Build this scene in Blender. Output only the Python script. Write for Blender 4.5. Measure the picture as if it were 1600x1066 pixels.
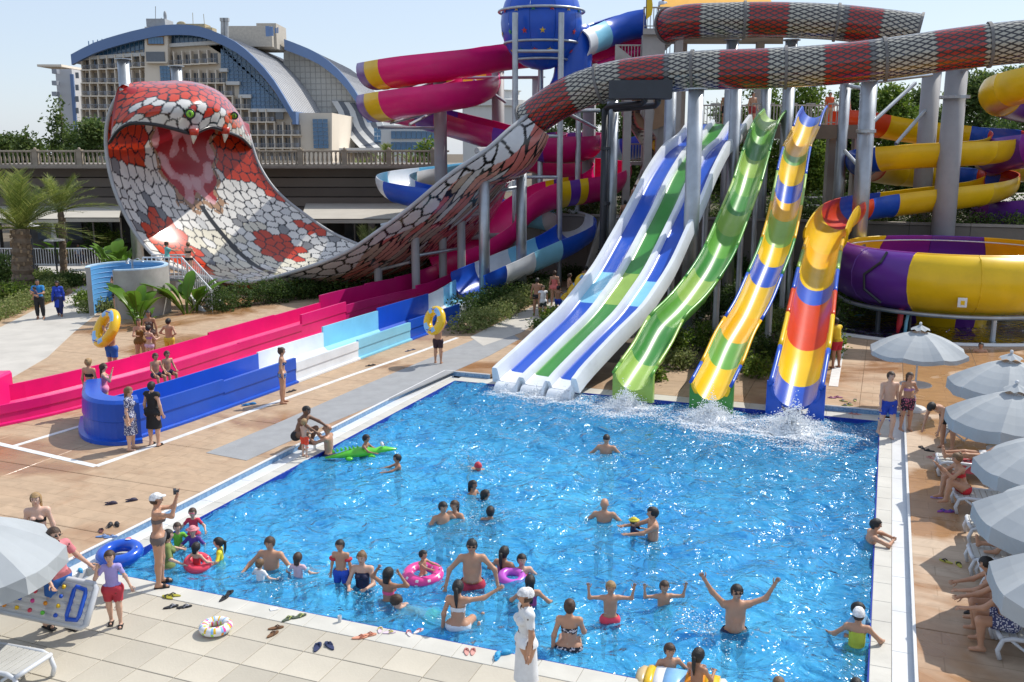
import bpy, math, random
import numpy as np
from math import sin, cos, pi, radians as R, atan2, sqrt, hypot
random.seed(7); RNG = np.random.default_rng(7)
sc = bpy.context.scene
for o in list(bpy.data.objects): bpy.data.objects.remove(o)
C = sc.collection
# ------------------------------------------------------------ camera, sky, sun, exposure
F, YH, CH = 1500.0, 228.0, 7.5                      # focal length / horizon row (1600 px wide picture), camera height
TH = math.atan((533 - YH) / F)
cd = bpy.data.cameras.new('camera'); cam = bpy.data.objects.new('camera', cd); C.objects.link(cam)
cam.location = (0, 0, CH); cam.rotation_euler = (pi / 2 - TH, 0, 0)
cd.sensor_width = 36; cd.lens = F / 1600 * 36; cd.clip_start = .2; cd.clip_end = 3000
sc.camera = cam
SUN_AZ, SUN_EL = 54.0, 49.0                          # degrees right of the view direction / above the horizon
w = bpy.data.worlds.new('World'); sc.world = w; w.use_nodes = True
wn = w.node_tree.nodes; wl = w.node_tree.links
bg = wn['Background']; sky = wn.new('ShaderNodeTexSky'); sky.sky_type = 'NISHITA'; sky.sun_disc = False
sky.sun_elevation = R(SUN_EL); sky.sun_rotation = R(SUN_AZ); sky.altitude = 0; sky.air_density = 1.0; sky.dust_density = .7; sky.ozone_density = 2.0
hz = wn.new('ShaderNodeMix'); hz.data_type = 'RGBA'; hz.inputs[0].default_value = .55; hz.inputs[7].default_value = (6.0, 6.8, 8.2, 1)   # even summer haze over the whole sky
wl.new(sky.outputs[0], hz.inputs[6]); wl.new(hz.outputs[2], bg.inputs[0]); bg.inputs[1].default_value = .125
sd = bpy.data.lights.new('sun', 'SUN'); sun = bpy.data.objects.new('sun', sd); C.objects.link(sun)
sd.energy = 4.2; sd.angle = R(.53); sd.color = (1, .955, .88)
sv = (sin(R(SUN_AZ)) * cos(R(SUN_EL)), cos(R(SUN_AZ)) * cos(R(SUN_EL)), sin(R(SUN_EL)))
from mathutils import Vector, Matrix
sun.rotation_euler = Vector(sv).to_track_quat('Z', 'Y').to_euler(); sun.location = (30, 20, 40)
vs = sc.view_settings; vs.view_transform = 'Standard'; vs.look = 'None'; vs.gamma = 1; vs.exposure = 0.10; vs.use_curve_mapping = False
sc.cycles.max_bounces = 8; sc.cycles.transparent_max_bounces = 12; sc.cycles.sample_clamp_indirect = 6
# ------------------------------------------------------------ photogrammetry helpers: picture position -> place in the world
def ray(px, py):
    x = (px - 800) / F; y = -(py - 533) / F
    return (x, cos(TH) + y * sin(TH), -sin(TH) + y * cos(TH))
def G(px, py, z=0.0):
    r = ray(px, py); t = (z - CH) / r[2]; return np.array((r[0] * t, r[1] * t, z))
def P(px, py, Y):
    r = ray(px, py); t = Y / r[1]; return np.array((r[0] * t, Y, CH + r[2] * t))
def A(*v): return np.array(v, float)
def unit(v): v = np.asarray(v, float); n = np.linalg.norm(v); return v / n if n > 1e-9 else v
# ------------------------------------------------------------ materials
MATS = {}
def srgb(h):
    h = h.lstrip('#'); c = [int(h[i:i + 2], 16) / 255 for i in (0, 2, 4)]
    return tuple(x / 12.92 if x <= .04045 else ((x + .055) / 1.055) ** 2.4 for x in c)
def M(name, col=(.5, .5, .5), rough=.5, metal=0, var=.12, vs=2.0, bump=0, bs=30, coat=0, spec=.5, dirt=0, sss=0):
    if name in MATS: return MATS[name]
    if isinstance(col, str): col = srgb(col)
    m = bpy.data.materials.new(name); m.use_nodes = True; n = m.node_tree.nodes; l = m.node_tree.links
    p = n['Principled BSDF']; p.inputs['Roughness'].default_value = rough; p.inputs['Metallic'].default_value = metal
    p.inputs['Specular IOR Level'].default_value = spec
    if coat: p.inputs['Coat Weight'].default_value = coat; p.inputs['Coat Roughness'].default_value = .08
    if sss: p.inputs['Subsurface Weight'].default_value = sss; p.inputs['Subsurface Radius'].default_value = (.02, .008, .004)
    tc = n.new('ShaderNodeTexCoord'); ns = n.new('ShaderNodeTexNoise'); ns.inputs['Scale'].default_value = vs; ns.inputs['Detail'].default_value = 5
    l.new(tc.outputs['Object'], ns.inputs['Vector'])
    mx = n.new('ShaderNodeMix'); mx.data_type = 'RGBA'
    mx.inputs[6].default_value = (*[c * (1 - var) for c in col], 1); mx.inputs[7].default_value = (*[min(1, c * (1 + var)) for c in col], 1)
    cr = n.new('ShaderNodeMapRange'); cr.inputs[1].default_value = .3; cr.inputs[2].default_value = .7
    l.new(ns.outputs[0], cr.inputs[0]); l.new(cr.outputs[0], mx.inputs[0]); out = mx.outputs[2]
    if dirt:
        n2 = n.new('ShaderNodeTexNoise'); n2.inputs['Scale'].default_value = vs * 3.1; n2.inputs['Detail'].default_value = 8; n2.inputs['Roughness'].default_value = .7
        l.new(tc.outputs['Object'], n2.inputs['Vector']); c2 = n.new('ShaderNodeMapRange'); c2.inputs[1].default_value = .52; c2.inputs[2].default_value = .78; c2.inputs[4].default_value = dirt
        l.new(n2.outputs[0], c2.inputs[0]); m2 = n.new('ShaderNodeMix'); m2.data_type = 'RGBA'; l.new(c2.outputs[0], m2.inputs[0]); l.new(out, m2.inputs[6])
        m2.inputs[7].default_value = (col[0] * .35 + .03, col[1] * .33 + .025, col[2] * .3 + .02, 1); out = m2.outputs[2]
        rr = n.new('ShaderNodeMapRange'); rr.inputs[3].default_value = rough; rr.inputs[4].default_value = min(1, rough + .3); l.new(c2.outputs[0], rr.inputs[0]); l.new(rr.outputs[0], p.inputs['Roughness'])
    l.new(out, p.inputs['Base Color'])
    if bump:
        b = n.new('ShaderNodeBump'); nb = n.new('ShaderNodeTexNoise'); nb.inputs['Scale'].default_value = bs; nb.inputs['Detail'].default_value = 4
        l.new(tc.outputs['Object'], nb.inputs['Vector']); l.new(nb.outputs[0], b.inputs['Height']); b.inputs['Strength'].default_value = bump; b.inputs['Distance'].default_value = .02
        l.new(b.outputs[0], p.inputs['Normal'])
    MATS[name] = m; return m
def gel(name, col): return M(name, col, rough=.30, var=.10, vs=.8, coat=.05, spec=.38, dirt=.16, bump=.05, bs=5)   # glossy fibreglass
# ------------------------------------------------------------ mesh helpers
ORG = {}
class MB:
    def __init__(s): s.v = []; s.f = []; s.m = []
    def add(s, vs, fs, mi=0):
        b = len(s.v); s.v.extend([tuple(x) for x in vs]); s.f.extend([tuple(i + b for i in f) for f in fs]); s.m.extend([mi] * len(fs)); return s
    def box(s, c, size, rz=0, mi=0, bev=0, ax=None):
        c = A(*c); hx, hy, hz = [k / 2 for k in size]
        if ax is None: ax = (A(cos(rz), sin(rz), 0), A(-sin(rz), cos(rz), 0), A(0, 0, 1))
        if bev <= 0:
            vs = [c + ax[0] * x * hx + ax[1] * y * hy + ax[2] * z * hz for z in (-1, 1) for x, y in ((-1, -1), (1, -1), (1, 1), (-1, 1))]
            return s.add(vs, [(3, 2, 1, 0), (4, 5, 6, 7), (0, 1, 5, 4), (1, 2, 6, 5), (2, 3, 7, 6), (3, 0, 4, 7)], mi)
        vs = []
        for z, k in ((-hz, 0), (hz - bev, 0), (hz, bev)):
            for x, y in ((-1, -1), (1, -1), (1, 1), (-1, 1)): vs.append(c + ax[0] * x * (hx - k) + ax[1] * y * (hy - k) + ax[2] * z)
        fs = [(3, 2, 1, 0), (8, 9, 10, 11)]
        for a in (0, 4):
            for i in range(4): j = (i + 1) % 4; fs.append((a + i, a + j, a + 4 + j, a + 4 + i))
        return s.add(vs, fs, mi)
    def rings(s, rs, closed=True, cap=True, mi=0):
        n = len(rs[0]); vs = [p for r in rs for p in r]; fs = []
        for i in range(len(rs) - 1):
            for j in range(n if closed else n - 1):
                k = (j + 1) % n; fs.append((i * n + j, i * n + k, (i + 1) * n + k, (i + 1) * n + j))
        if cap and closed: fs += [tuple(range(n - 1, -1, -1)), tuple((len(rs) - 1) * n + j for j in range(n))]
        return s.add(vs, fs, mi)
    def tube(s, pts, r, n=8, cap=True, mi=0, closed=False):
        pts = [A(*p) for p in pts]; N = len(pts); rs = []; rad = r if hasattr(r, '__len__') else [r] * N; up = None
        for i, p in enumerate(pts):
            t = unit(pts[min(i + 1, N - 1)] - pts[max(i - 1, 0)]) if not closed else unit(pts[(i + 1) % N] - pts[i - 1])
            if up is None: up = A(0, 0, 1) if abs(t[2]) < .9 else A(1, 0, 0)
            x = unit(np.cross(t, up)); y = unit(np.cross(x, t)); up = y
            rs.append([p + (x * cos(a) + y * sin(a)) * rad[i] for a in [2 * pi * k / n for k in range(n)]])
        if closed: rs.append(rs[0]); cap = False
        return s.rings(rs, True, cap, mi)
    def cyl(s, a, b, r, r2=None, n=10, mi=0): return s.tube([a, b], [r, r if r2 is None else r2], n, True, mi)
    def lathe(s, c, prof, n=24, a0=0, a1=2 * pi, mi=0, cap=False):
        full = abs(a1 - a0 - 2 * pi) < 1e-6; m = n if full else n + 1; c = A(*c); rs = []
        for r, z in prof: rs.append([c + A(r * cos(a0 + (a1 - a0) * k / n), r * sin(a0 + (a1 - a0) * k / n), z) for k in range(m)])
        return s.rings(rs, full, cap, mi)
    def ball(s, c, r, n=10, m=7, mi=0, ax=None):
        r = r if hasattr(r, '__len__') else (r, r, r); c = A(*c); ax = ax or (A(1, 0, 0), A(0, 1, 0), A(0, 0, 1)); rs = []
        for i in range(1, m):
            t = pi * i / m; rs.append([c + ax[0] * r[0] * sin(t) * cos(2 * pi * k / n) + ax[1] * r[1] * sin(t) * sin(2 * pi * k / n) - ax[2] * r[2] * cos(t) for k in range(n)])
        b = len(s.v); s.rings(rs, True, False, mi); s.v += [tuple(c - ax[2] * r[2]), tuple(c + ax[2] * r[2])]; t0 = len(s.v) - 2; L = b + (m - 2) * n
        for k in range(n): j = (k + 1) % n; s.f += [(t0, b + j, b + k), (t0 + 1, L + k, L + j)]; s.m += [mi, mi]
        return s
    def torus(s, c, Rr, r, ax=None, n=24, m=10, mi=0, mfun=None):
        c = A(*c); X, Y, Z = ax or (A(1, 0, 0), A(0, 1, 0), A(0, 0, 1)); b = len(s.v); k0 = len(s.f)
        rs = [[c + (X * cos(a) + Y * sin(a)) * (Rr + r * cos(q)) + Z * r * sin(q) for q in [2 * pi * j / m for j in range(m)]] for a in [2 * pi * i / n for i in range(n + 1)]]
        s.rings(rs, True, False, mi)
        if mfun:
            for i in range(n):
                for j in range(m): s.m[k0 + i * m + j] = mfun(i, j)
        return s
    def prism(s, poly, z0, z1, mi=0):
        n = len(poly); vs = [(*p[:2], z0) for p in poly] + [(*p[:2], z1) for p in poly]
        ar = sum(poly[i][0] * poly[(i + 1) % n][1] - poly[(i + 1) % n][0] * poly[i][1] for i in range(n))
        if ar < 0: vs = [(*p[:2], z0) for p in poly[::-1]] + [(*p[:2], z1) for p in poly[::-1]]
        return s.add(vs, [tuple(range(n - 1, -1, -1)), tuple(range(n, 2 * n))] + [(i, (i + 1) % n, n + (i + 1) % n, n + i) for i in range(n)], mi)
    def data(s, name, mats, org=(0, 0, 0), smooth=False):
        me = bpy.data.meshes.new(name); o = np.array(org, float)
        v = np.array(s.v, float) - o; me.from_pydata(v.tolist(), [], s.f)
        for mt in (mats if isinstance(mats, (list, tuple)) else [mats]): me.materials.append(mt)
        me.polygons.foreach_set('material_index', s.m); me.polygons.foreach_set('use_smooth', [bool(smooth)] * len(s.f)); me.update(); return me
    def build(s, name, mats, parent=None, org=None, smooth=False):
        if parent is not None: po = ORG[parent.name]; og = po if org is None else A(*org)
        else: po = A(0, 0, 0); og = A(0, 0, 0) if org is None else A(*org)
        me = s.data(name, mats, og, smooth); return place(me, name, og - po, 0, parent, og)
def place(me, name, loc, rz=0, parent=None, world=None):
    o = bpy.data.objects.new(name, me); C.objects.link(o); o.location = tuple(loc); o.rotation_euler = (0, 0, rz)
    if parent is not None: o.parent = parent
    ORG[o.name] = A(*(world if world is not None else (A(*loc) + (ORG[parent.name] if parent is not None else 0)))); return o
def tag(o, label=None, cat=None, group=None, kind=None):
    if label: o['label'] = label
    if cat: o['category'] = cat
    if group: o['group'] = group
    if kind: o['kind'] = kind
    return o
def thing(name, loc, label, cat, group=None):
    o = bpy.data.objects.new(name, None); C.objects.link(o); o.location = tuple(loc); o.empty_display_size = .2; ORG[o.name] = A(*loc)
    return tag(o, label, cat, group)
def struct(o): o['kind'] = 'structure'; return o
def grid_mesh(name, V, nu, nv, mat, parent=None, org=None, col=None, uv=None, smooth=True, kind=None):
    """regular (nu x nv) vertex grid -> one mesh, optional per-vertex colour"""
    po = ORG[parent.name] if parent is not None else A(0, 0, 0); og = po if org is None else A(*org)
    me = bpy.data.meshes.new(name); me.vertices.add(nu * nv); me.vertices.foreach_set('co', (V.reshape(-1, 3) - og).ravel())
    i = np.arange((nu - 1) * (nv - 1)); a = (i // (nv - 1)) * nv + i % (nv - 1); q = np.stack([a, a + 1, a + nv + 1, a + nv], 1)
    quads(me, q, smooth)
    if col is not None: ca = me.color_attributes.new('print', 'FLOAT_COLOR', 'POINT'); ca.data.foreach_set('color', np.concatenate([col.reshape(-1, 3), np.ones((nu * nv, 1))], 1).ravel())
    me.materials.append(mat); return place(me, name, og - po, 0, parent, og)
def quads(me, q, smooth):
    n = len(q); k = q.shape[1]; me.loops.add(n * k); me.loops.foreach_set('vertex_index', q.ravel().astype(np.int32)); me.polygons.add(n)
    me.polygons.foreach_set('loop_start', np.arange(0, n * k, k, dtype=np.int32)); me.polygons.foreach_set('loop_total', np.full(n, k, np.int32))
    me.polygons.foreach_set('use_smooth', np.full(n, smooth)); me.update(calc_edges=True); me.validate()
def catmull(pts, step=.35):
    """smooth resampled path through the points, about `step` apart"""
    p = np.array(pts, float); p = np.vstack([2 * p[0] - p[1], p, 2 * p[-1] - p[-2]]); out = []
    for i in range(1, len(p) - 2):
        a, b, c, d = p[i - 1:i + 3]; n = max(2, int(np.linalg.norm(c[:3] - b[:3]) / step))
        for k in range(n):
            t = k / n; out.append(.5 * ((2 * b) + (c - a) * t + (2 * a - 5 * b + 4 * c - d) * t * t + (3 * b - 3 * c + d - a) * t ** 3))
    out.append(p[-2]); return np.array(out)
def resample(path, n):
    d = np.r_[0, np.cumsum(np.linalg.norm(np.diff(path[:, :3], axis=0), axis=1))]; t = np.linspace(0, d[-1], n)
    return np.stack([np.interp(t, d, path[:, k]) for k in range(path.shape[1])], 1), d[-1]
# ============================================================ THE SETTING: ground, pool, decks, water
PO = G(710, 594.6); PA = R(-21.2); PU = A(cos(PA), sin(PA), 0); PV = A(sin(PA), -cos(PA), 0)     # pool frame: u along the far edge, v towards the camera
PW, PL, DZ, WZ = 13.0, 15.35, .15, -.06              # pool size, deck height above the ledge, water level
def W(u, v, z=0.0): p = PO + PU * u + PV * v; return A(p[0], p[1], z)
def UV(p): d = A(p[0], p[1], 0) - A(PO[0], PO[1], 0); return float(d @ PU), float(d @ PV)
earth = M('earth', (.13, .10, .065), rough=.95, var=.35, vs=.4, bump=.5, bs=8)
b = MB()
us, vs_ = [-700, -.8, PW + .8, 700], [-800, -.8, PL + .8, 120]
for i in range(3):
    for j in range(3):
        if (i, j) == (1, 1): continue
        b.add([W(us[i], vs_[j], -.12), W(us[i], vs_[j + 1], -.12), W(us[i + 1], vs_[j + 1], -.12), W(us[i + 1], vs_[j], -.12)], [(0, 1, 2, 3)])
struct(b.build('ground', earth))
# ---- pool basin
def mosaic(name, c1, c2, sc_=16, big=.0, c3=None, gloss=.25, caustic=0):
    m = bpy.data.materials.new(name); m.use_nodes = True; n = m.node_tree.nodes; l = m.node_tree.links; p = n['Principled BSDF']; p.inputs['Roughness'].default_value = gloss
    tc = n.new('ShaderNodeTexCoord'); mp = n.new('ShaderNodeMapping'); mp.inputs['Rotation'].default_value = (0, 0, -PA); l.new(tc.outputs['Object'], mp.inputs[0])
    vo = n.new('ShaderNodeTexVoronoi'); vo.distance = 'CHEBYCHEV'; vo.inputs['Scale'].default_value = sc_; vo.inputs['Randomness'].default_value = 0
    l.new(mp.outputs[0], vo.inputs['Vector']); mx = n.new('ShaderNodeMix'); mx.data_type = 'RGBA'; mx.inputs[6].default_value = (*c1, 1); mx.inputs[7].default_value = (*c2, 1)
    sp = n.new('ShaderNodeSeparateColor'); l.new(vo.outputs['Color'], sp.inputs[0]); l.new(sp.outputs[0], mx.inputs[0]); out = mx.outputs[2]
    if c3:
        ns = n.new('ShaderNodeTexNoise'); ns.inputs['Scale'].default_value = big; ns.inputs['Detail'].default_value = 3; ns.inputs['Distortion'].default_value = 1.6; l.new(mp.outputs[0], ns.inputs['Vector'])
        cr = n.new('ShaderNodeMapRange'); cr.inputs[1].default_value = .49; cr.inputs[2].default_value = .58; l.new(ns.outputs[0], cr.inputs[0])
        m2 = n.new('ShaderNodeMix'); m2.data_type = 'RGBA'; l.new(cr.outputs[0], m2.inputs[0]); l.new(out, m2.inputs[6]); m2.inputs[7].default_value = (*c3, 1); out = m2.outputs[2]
    if caustic:  # mid-blue patches: the water's caustic light mottling painted into the floor colour
        nm = n.new('ShaderNodeTexNoise'); nm.inputs['Scale'].default_value = caustic; nm.inputs['Detail'].default_value = 3; nm.inputs['Distortion'].default_value = 2.0; l.new(mp.outputs[0], nm.inputs['Vector']); c4 = n.new('ShaderNodeMapRange'); c4.inputs[1].default_value = .48; c4.inputs[2].default_value = .60; c4.inputs[4].default_value = .75; l.new(nm.outputs[0], c4.inputs[0])
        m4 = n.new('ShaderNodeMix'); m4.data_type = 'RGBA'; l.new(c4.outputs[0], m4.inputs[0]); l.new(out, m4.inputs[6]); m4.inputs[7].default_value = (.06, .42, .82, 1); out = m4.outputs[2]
    l.new(out, p.inputs['Base Color']); return m
floor_m = mosaic('pool_mosaic_caustic', (.26, .68, .92), (.48, .84, .98), 9, .30, (.008, .13, .50), .4, 1.0)
riser_m = mosaic('riser_mosaic', (.10, .22, .40), (.20, .36, .55), 24)
line_m = M('blue_edge_tile', (.01, .03, .30), rough=.25)
b = MB(); D = -1.45
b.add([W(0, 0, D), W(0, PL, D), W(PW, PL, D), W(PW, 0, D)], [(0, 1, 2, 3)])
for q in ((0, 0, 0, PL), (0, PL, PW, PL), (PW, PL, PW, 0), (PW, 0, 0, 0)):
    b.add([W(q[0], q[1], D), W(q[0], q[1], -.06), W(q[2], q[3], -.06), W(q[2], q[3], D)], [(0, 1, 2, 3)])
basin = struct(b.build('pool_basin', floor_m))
for k in range(3):                                   # three submerged steps along the near edge
    s = MB(); d = .45 * (k + 1); zt = -.42 - .3 * k
    s.box((W(PW / 2, PL - d / 2 - .002, (zt + D) / 2)), (PW - .02, d, zt - D), PA)
    s.build('pool_step', M('step_tile', (.22, .50, .78), .4), basin)
    e = MB(); e.box(W(PW / 2, PL - d + .04, zt + .004), (PW - .03, .07, .008), PA); e.build('step_edge_line', line_m, basin)
# ---- coping: pale ledge round the water, blue line of tiles at the lip
cop = M('coping_stone', (.55, .53, .475), rough=.55, var=.10, vs=1.2, bump=.12, bs=40, dirt=.18)
copw = M('coping_white', (.68, .685, .68), rough=.35, var=.06, vs=1.5, dirt=.12)
LW = .62
coping = struct(thing('pool_coping', W(0, 0, 0), None, None))
def strip(u0, v0, u1, v1, n, along, name, mat, zt=0.0, th=.16, gap=.006):
    for k in range(n):
        a, c = k / n, (k + 1) / n
        if along == 'u': q = (u0 + (u1 - u0) * a, v0, u0 + (u1 - u0) * c, v1)
        else: q = (u0, v0 + (v1 - v0) * a, u1, v0 + (v1 - v0) * c)
        s = MB(); s.box(W((q[0] + q[2]) / 2, (q[1] + q[3]) / 2, zt - th / 2), (abs(q[2] - q[0]) - (gap if along == 'u' else 0), abs(q[3] - q[1]) - (gap if along == 'v' else 0), th), PA, 0, .006)
        s.build(name, mat, coping)
strip(-.30, -.30, 0, PL, 22, 'v', 'coping_stone', cop, 0)
strip(-LW, -LW, -.305, PL + .6, 12, 'v', 'gutter_slab', copw, .004)
strip(PW, -.30, PW + .30, PL + .6, 22, 'v', 'coping_stone', cop, 0)
strip(PW + .305, -.62, PW + LW, PL + .6, 12, 'v', 'gutter_slab', copw, .004)
strip(.002, -.62, PW - .002, 0, 18, 'u', 'coping_stone', cop, .002)
strip(.002, PL, PW - .002, PL + .42, 20, 'u', 'coping_stone', M('coping_pale', (.56, .54, .48), rough=.6, var=.08, vs=2, bump=.1), .002)
for a, c in (((0, 0), (0, PL)), ((0, PL), (PW, PL)), ((PW, PL), (PW, 0)), ((PW, 0), (0, 0))):
    s = MB(); m_ = ((a[0] + c[0]) / 2, (a[1] + c[1]) / 2); al = a[1] == c[1]
    off = .012; uu = m_[0] + (off if m_[0] == 0 else -off if m_[0] == PW else 0); vv = m_[1] + (off if m_[1] == 0 else -off if m_[1] == PL else 0)
    s.box(W(uu, vv, -.09), (PW - .05 if al else .022, .022 if al else PL - .05, .17), PA); s.build('lip_tile_line', line_m, coping)
# blue mosaic riser between ledge and deck (left, far left and far right)
for (u0, v0, u1, v1) in ((-LW, -LW, -LW, PL + 1.5), (-LW, -LW, 1.0, -LW), (11.2, -LW, PW + LW, -LW), (PW + LW, -LW, PW + LW, PL + 4)):
    s = MB(); al = v0 == v1; s.box(W((u0 + u1) / 2, (v0 + v1) / 2, .065), (abs(u1 - u0) if al else .03, .03 if al else abs(v1 - v0), .15), PA); s.build('mosaic_riser', riser_m, coping)
    s = MB(); s.box(W((u0 + u1) / 2, (v0 + v1) / 2, DZ - .005), (abs(u1 - u0) if al else .05, .05 if al else abs(v1 - v0), .03), PA, 0, .004); s.build('white_edge', copw, coping)
# ---- stamped tan decks made of slabs
def deck_mat(lo, hi, tone=(1, 1, 1)):
    m = bpy.data.materials.new('stamped_stone'); m.use_nodes = True; n = m.node_tree.nodes; l = m.node_tree.links; p = n['Principled BSDF']
    g = n.new('ShaderNodeNewGeometry'); mp = n.new('ShaderNodeMapping'); mp.inputs['Rotation'].default_value = (0, 0, -PA); l.new(g.outputs['Position'], mp.inputs[0])
    br = n.new('ShaderNodeTexBrick'); br.inputs['Scale'].default_value = 1.0; br.inputs['Brick Width'].default_value = 1.25; br.inputs['Row Height'].default_value = .42; br.inputs['Mortar Size'].default_value = .010
    br.offset = .37; br.inputs['Color1'].default_value = (.485 * tone[0], .365 * tone[1], .26 * tone[2], 1); br.inputs['Color2'].default_value = (.515 * tone[0], .395 * tone[1], .285 * tone[2], 1); br.inputs['Mortar'].default_value = (.41 * tone[0], .305 * tone[1], .21 * tone[2], 1)
    l.new(mp.outputs[0], br.inputs['Vector'])
    n1 = n.new('ShaderNodeTexNoise'); n1.inputs['Scale'].default_value = 2.2; n1.inputs['Detail'].default_value = 8; n1.inputs['Roughness'].default_value = .65; n1.inputs['Distortion'].default_value = .8
    st = n.new('ShaderNodeMapping'); st.inputs['Scale'].default_value = (1.0, 1.25, 1); l.new(mp.outputs[0], st.inputs[0]); l.new(st.outputs[0], n1.inputs['Vector'])
    mx = n.new('ShaderNodeMix'); mx.data_type = 'RGBA'; mx.blend_type = 'OVERLAY'; mx.inputs[0].default_value = .38
    l.new(br.outputs[0], mx.inputs[6]); l.new(n1.outputs[0], mx.inputs[7])
    # wet patches: darker, more saturated and glossy, each with a shape of its own
    n2 = n.new('ShaderNodeTexNoise'); n2.inputs['Scale'].default_value = .22; n2.inputs['Detail'].default_value = 5; n2.inputs['Roughness'].default_value = .55; n2.inputs['Distortion'].default_value = .6; l.new(mp.outputs[0], n2.inputs['Vector'])
    cr = n.new('ShaderNodeMapRange'); cr.inputs[1].default_value = lo; cr.inputs[2].default_value = hi; l.new(n2.outputs[0], cr.inputs[0])
    wt = n.new('ShaderNodeMix'); wt.data_type = 'RGBA'; wt.blend_type = 'MULTIPLY'; l.new(cr.outputs[0], wt.inputs[0]); l.new(mx.outputs[2], wt.inputs[6]); wt.inputs[7].default_value = (.70, .50, .32, 1)
    l.new(wt.outputs[2], p.inputs['Base Color'])
    rr = n.new('ShaderNodeMapRange'); rr.inputs[3].default_value = .75; rr.inputs[4].default_value = .26; l.new(cr.outputs[0], rr.inputs[0]); l.new(rr.outputs[0], p.inputs['Roughness'])
    bp = n.new('ShaderNodeBump'); bp.inputs['Strength'].default_value = .35; bp.inputs['Distance'].default_value = .012; ad = n.new('ShaderNodeMath'); ad.operation = 'ADD'
    n3 = n.new('ShaderNodeTexNoise'); n3.inputs['Scale'].default_value = 9; n3.inputs['Detail'].default_value = 6; l.new(st.outputs[0], n3.inputs['Vector'])
    l.new(n3.outputs[0], ad.inputs[0]); ml = n.new('ShaderNodeMath'); ml.operation = 'MULTIPLY'; ml.inputs[1].default_value = -.5; l.new(br.outputs['Fac'], ml.inputs[0]); l.new(ml.outputs[0], ad.inputs[1])
    l.new(ad.outputs[0], bp.inputs['Height']); l.new(bp.outputs[0], p.inputs['Normal']); return m
dm = deck_mat(.50, .62, (.88, .82, .74)); dm_wet = deck_mat(.45, .52); joint = M('joint_sand', (.20, .14, .09), rough=.95)
def slab_field(name, u0, u1, v0, v1, su, sv, zt, mat, slab_name, jm, gap=.014, inside=None, th=.12, jit=0.002):
    b = MB(); b.box(W((u0 + u1) / 2, (v0 + v1) / 2, zt - .012 - .05), (u1 - u0, v1 - v0, .10), PA)
    base = struct(b.build(name, jm, org=W(u0, v0, zt)))
    data = {}
    nu, nv = max(1, round((u1 - u0) / su)), max(1, round((v1 - v0) / sv)); su = (u1 - u0) / nu; sv = (v1 - v0) / nv
    s = MB(); s.box((0, 0, -th / 2), (su - gap, sv - gap, th), 0, 0, .006); me = s.data(slab_name, mat)
    for i in range(nu):
        for j in range(nv):
            c = W(u0 + (i + .5) * su, v0 + (j + .5) * sv, zt + random.uniform(-jit, jit))
            if inside and not inside(c): continue
            o = place(me, slab_name, c - ORG[base.name], PA, base, c)
    return base
slab_field('pool_deck_left', -30, -LW - .015, -26, 16.8, 2.55, 2.5, DZ, dm, 'deck_slab', joint, inside=lambda c: abs(c[0]) < .60 * c[1] + 2)
slab_field('pool_deck_back', 1.02, 11.18, -4.4, -LW - .006, 2.0, 1.9, .004, dm, 'deck_slab', joint)
slab_field('pool_deck_corner', -LW - .01, 1.0, -9, -LW - .02, 1.6, 2.1, DZ - .001, dm, 'deck_slab', joint)
slab_field('pool_deck_side', 11.2, PW + LW + .012, -18, -LW - .02, 1.2, 1.9, DZ - .001, dm, 'deck_slab', joint)
slab_field('pool_deck_right', PW + LW + .016, 30, -22, 20, 2.5, 2.5, DZ, dm_wet, 'deck_slab', joint, inside=lambda c: abs(c[0]) < .62 * c[1] + 2)
tile_m = M('pale_paving', (.49, .445, .36), rough=.62, var=.09, vs=1.1, bump=.15, bs=25, dirt=.16, spec=.4)
def tiles2():   # colour differs a little from tile to tile
    m = tile_m; n = m.node_tree.nodes; l = m.node_tree.links; p = n['Principled BSDF']; oi = n.new('ShaderNodeObjectInfo'); hs = n.new('ShaderNodeHueSaturation')
    src = p.inputs['Base Color'].links[0].from_socket; mr = n.new('ShaderNodeMapRange'); mr.inputs[3].default_value = .88; mr.inputs[4].default_value = 1.10; l.new(oi.outputs['Random'], mr.inputs[0])
    l.new(mr.outputs[0], hs.inputs['Value']); l.new(src, hs.inputs['Color']); l.new(hs.outputs[0], p.inputs['Base Color'])
tiles2()
slab_field('front_paving', -11, PW + 4, PL + .426, PL + 7.6, .66, .66, 0, tile_m, 'paving_tile', M('tile_joint', (.30, .27, .22), .95), .012, inside=lambda c: c[1] > 7.3 and abs(c[0]) < .56 * c[1] + .8 and (UV(c)[0] > -LW or UV(c)[1] > 16.8))
# ---- painted lines, grey rubber walkway, pale concrete path
def ribbon(name, pts, wd, z, mat, th=.012):
    pts = [A(*p) for p in pts]; L, Rr = [], []
    for i, p in enumerate(pts):
        t = unit(pts[min(i + 1, len(pts) - 1)] - pts[max(i - 1, 0)]); nrm = A(-t[1], t[0], 0); L.append(p + nrm * wd / 2); Rr.append(p - nrm * wd / 2)
    return struct(MB().prism([(q[0], q[1]) for q in L + Rr[::-1]], z - .03, z + th).build(name, mat))
lw_m = M('white_line_paint', (.72, .72, .70), rough=.5, dirt=.35, vs=4)
ribbon('painted_line', [G(-10, 692, DZ), G(150, 729, DZ)], .17, DZ, lw_m, .010)
ribbon('painted_line', [G(20, 698, DZ), G(136, 663, DZ)], .15, DZ, lw_m, .011)
ribbon('painted_line', [G(150, 729, DZ), G(275, 685, DZ), G(400, 640, DZ), G(545, 588, DZ), G(650, 552, DZ), G(715, 528, DZ)], .16, DZ, lw_m, .012)
rub = M('rubber_walkway', (.30, .305, .31), rough=.8, var=.08, vs=3, bump=.3, bs=120, dirt=.1)
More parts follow.
